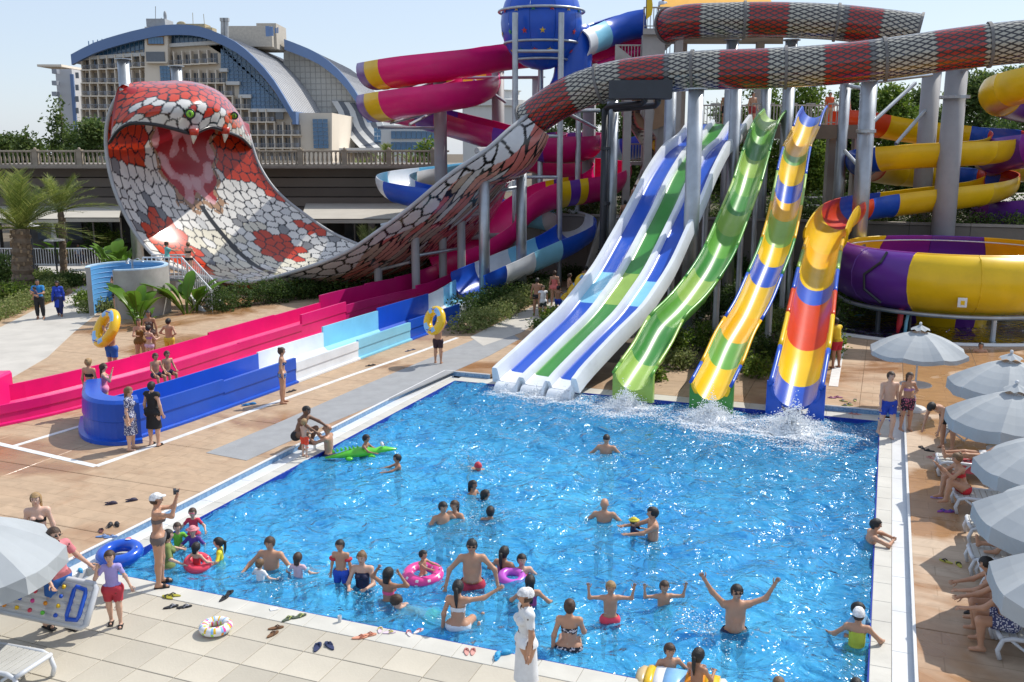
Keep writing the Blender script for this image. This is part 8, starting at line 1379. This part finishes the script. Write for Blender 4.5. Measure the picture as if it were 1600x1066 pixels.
# splashes at the slide mouths and scattered foam: real droplets
foam = bpy.data.materials.new('foam'); foam.use_nodes = True; p_ = foam.node_tree.nodes['Principled BSDF']; p_.inputs['Base Color'].default_value = (.84, .87, .90, 1); p_.inputs['Roughness'].default_value = .35; p_.inputs['Subsurface Weight'].default_value = .2; p_.inputs['Subsurface Radius'].default_value = (.02, .02, .02)
OCT = np.array([(1, 0, 0), (-1, 0, 0), (0, 1, 0), (0, -1, 0), (0, 0, 1), (0, 0, -1)], float); OF = np.array([(0, 2, 4), (2, 1, 4), (1, 3, 4), (3, 0, 4), (2, 0, 5), (1, 2, 5), (3, 1, 5), (0, 3, 5)])
def droplets(pts, rad, name, mat=foam):
    n = len(pts); V = (pts[:, None] + OCT[None] * rad[:, None, :]).reshape(-1, 3); og = pts.mean(0); me = bpy.data.meshes.new(name); me.vertices.add(6 * n); me.vertices.foreach_set('co', (V - og).ravel()); quads(me, (np.arange(n)[:, None, None] * 6 + OF[None]).reshape(-1, 3), True); me.materials.append(mat); o = place(me, name, og); o['kind'] = 'stuff'; return o
rg = np.random.default_rng(77)
for (px, py, wd, up, n) in ((795, 608, .30, .10, 900), (838, 616, .32, .12, 1000), (882, 621, .32, .12, 1000), (977, 634, .42, .26, 3500), (1110, 655, .48, .32, 4500), (1236, 672, .55, .38, 6000)):
    c = G(px, py, WZ); x = rg.normal(size=(n, 2)) * wd * A(1, 1.0)[:2] * np.abs(rg.normal(size=(n, 1))) ** .5; dist = np.linalg.norm(x, axis=1) / wd; z = up * np.abs(rg.normal(size=n)) * np.exp(-dist * .9) * 1.1; pts = np.stack([c[0] + x[:, 0], c[1] + x[:, 1] - .15 * z, WZ + .02 + z], 1); r_ = rg.uniform(.004, .019, n) * (1.1 - .25 * np.minimum(dist, 2.5)); droplets(pts, np.stack([r_ * 1.4, r_ * 1.4, r_ * np.where(z < .05, .5, 1)], 1), 'splash')
    m_ = n * 2; x = rg.normal(size=(m_, 2)) * wd * 1.35 + np.array([0, -.2]); pts = np.stack([c[0] + x[:, 0], c[1] + x[:, 1], np.full(m_, WZ + .035)], 1); ij = np.stack([((pts - PO) @ PU) / PW * (nu - 1), ((pts - PO) @ PV) / PL * (nv - 1)], 1); keep = (ij[:, 0] > 1) & (ij[:, 0] < nu - 2) & (ij[:, 1] > 1) & (ij[:, 1] < nv - 2); pts = pts[keep]; ij = ij[keep].astype(int); pts[:, 2] = WZ + np.clip(h, -.1, .1)[ij[:, 0], ij[:, 1]] + .002; r_ = rg.uniform(.006, .022, len(pts)); droplets(pts, np.stack([r_ * 1.5, r_ * 1.3, r_ * .35], 1), 'foam_patch')
    th_ = np.linspace(0, 2 * pi, 33); rr_ = np.linspace(.02, 1, 16); V = np.zeros((16, 33, 3)); nz_ = rg.random((16, 32)); nz_ = np.concatenate([nz_, nz_[:, :1]], 1)
    for i_ in range(16):
        rad_ = wd * 1.15 * rr_[i_] * (1 + .25 * (nz_[i_] - .5)); V[i_, :, 0] = c[0] + rad_ * np.cos(th_); V[i_, :, 1] = c[1] - .05 + rad_ * np.sin(th_); V[i_, :, 2] = WZ + .01 + up * .55 * (1 - rr_[i_] ** 1.4) * (.45 + .9 * nz_[i_]) - .05 * rr_[i_] ** 3
    grid_mesh('white_water', V, 16, 33, foam)['kind'] = 'stuff'
# small foam and ripples round the bathers
bp = [G(px, py, WZ) for px, py in ((738, 775), (700, 812), (765, 806), (944, 809), (947, 706), (1020, 842), (737, 728), (953, 972), (1037, 942), (1148, 986), (738, 917), (607, 940), (567, 917), (424, 888), (466, 900), (1090, 975), (1120, 985), (745, 705), (760, 640))]
pts = []
for c in bp: k = rg.integers(50, 130); a = rg.random(k) * 6.28; r_ = .25 + np.abs(rg.normal(size=k)) * .25; pts.append(np.stack([c[0] + r_ * np.cos(a), c[1] + r_ * np.sin(a), np.full(k, WZ + .03)], 1))
pts = np.concatenate(pts); ij = np.stack([((pts - PO) @ PU) / PW * (nu - 1), ((pts - PO) @ PV) / PL * (nv - 1)], 1).astype(int); ij[:, 0] = np.clip(ij[:, 0], 1, nu - 2); ij[:, 1] = np.clip(ij[:, 1], 1, nv - 2); pts[:, 2] = WZ + np.clip(h, -.1, .1)[ij[:, 0], ij[:, 1]] + .003; r_ = rg.uniform(.004, .014, len(pts)); droplets(pts, np.stack([r_ * 1.4, r_ * 1.4, r_ * .6], 1), 'water_drops')
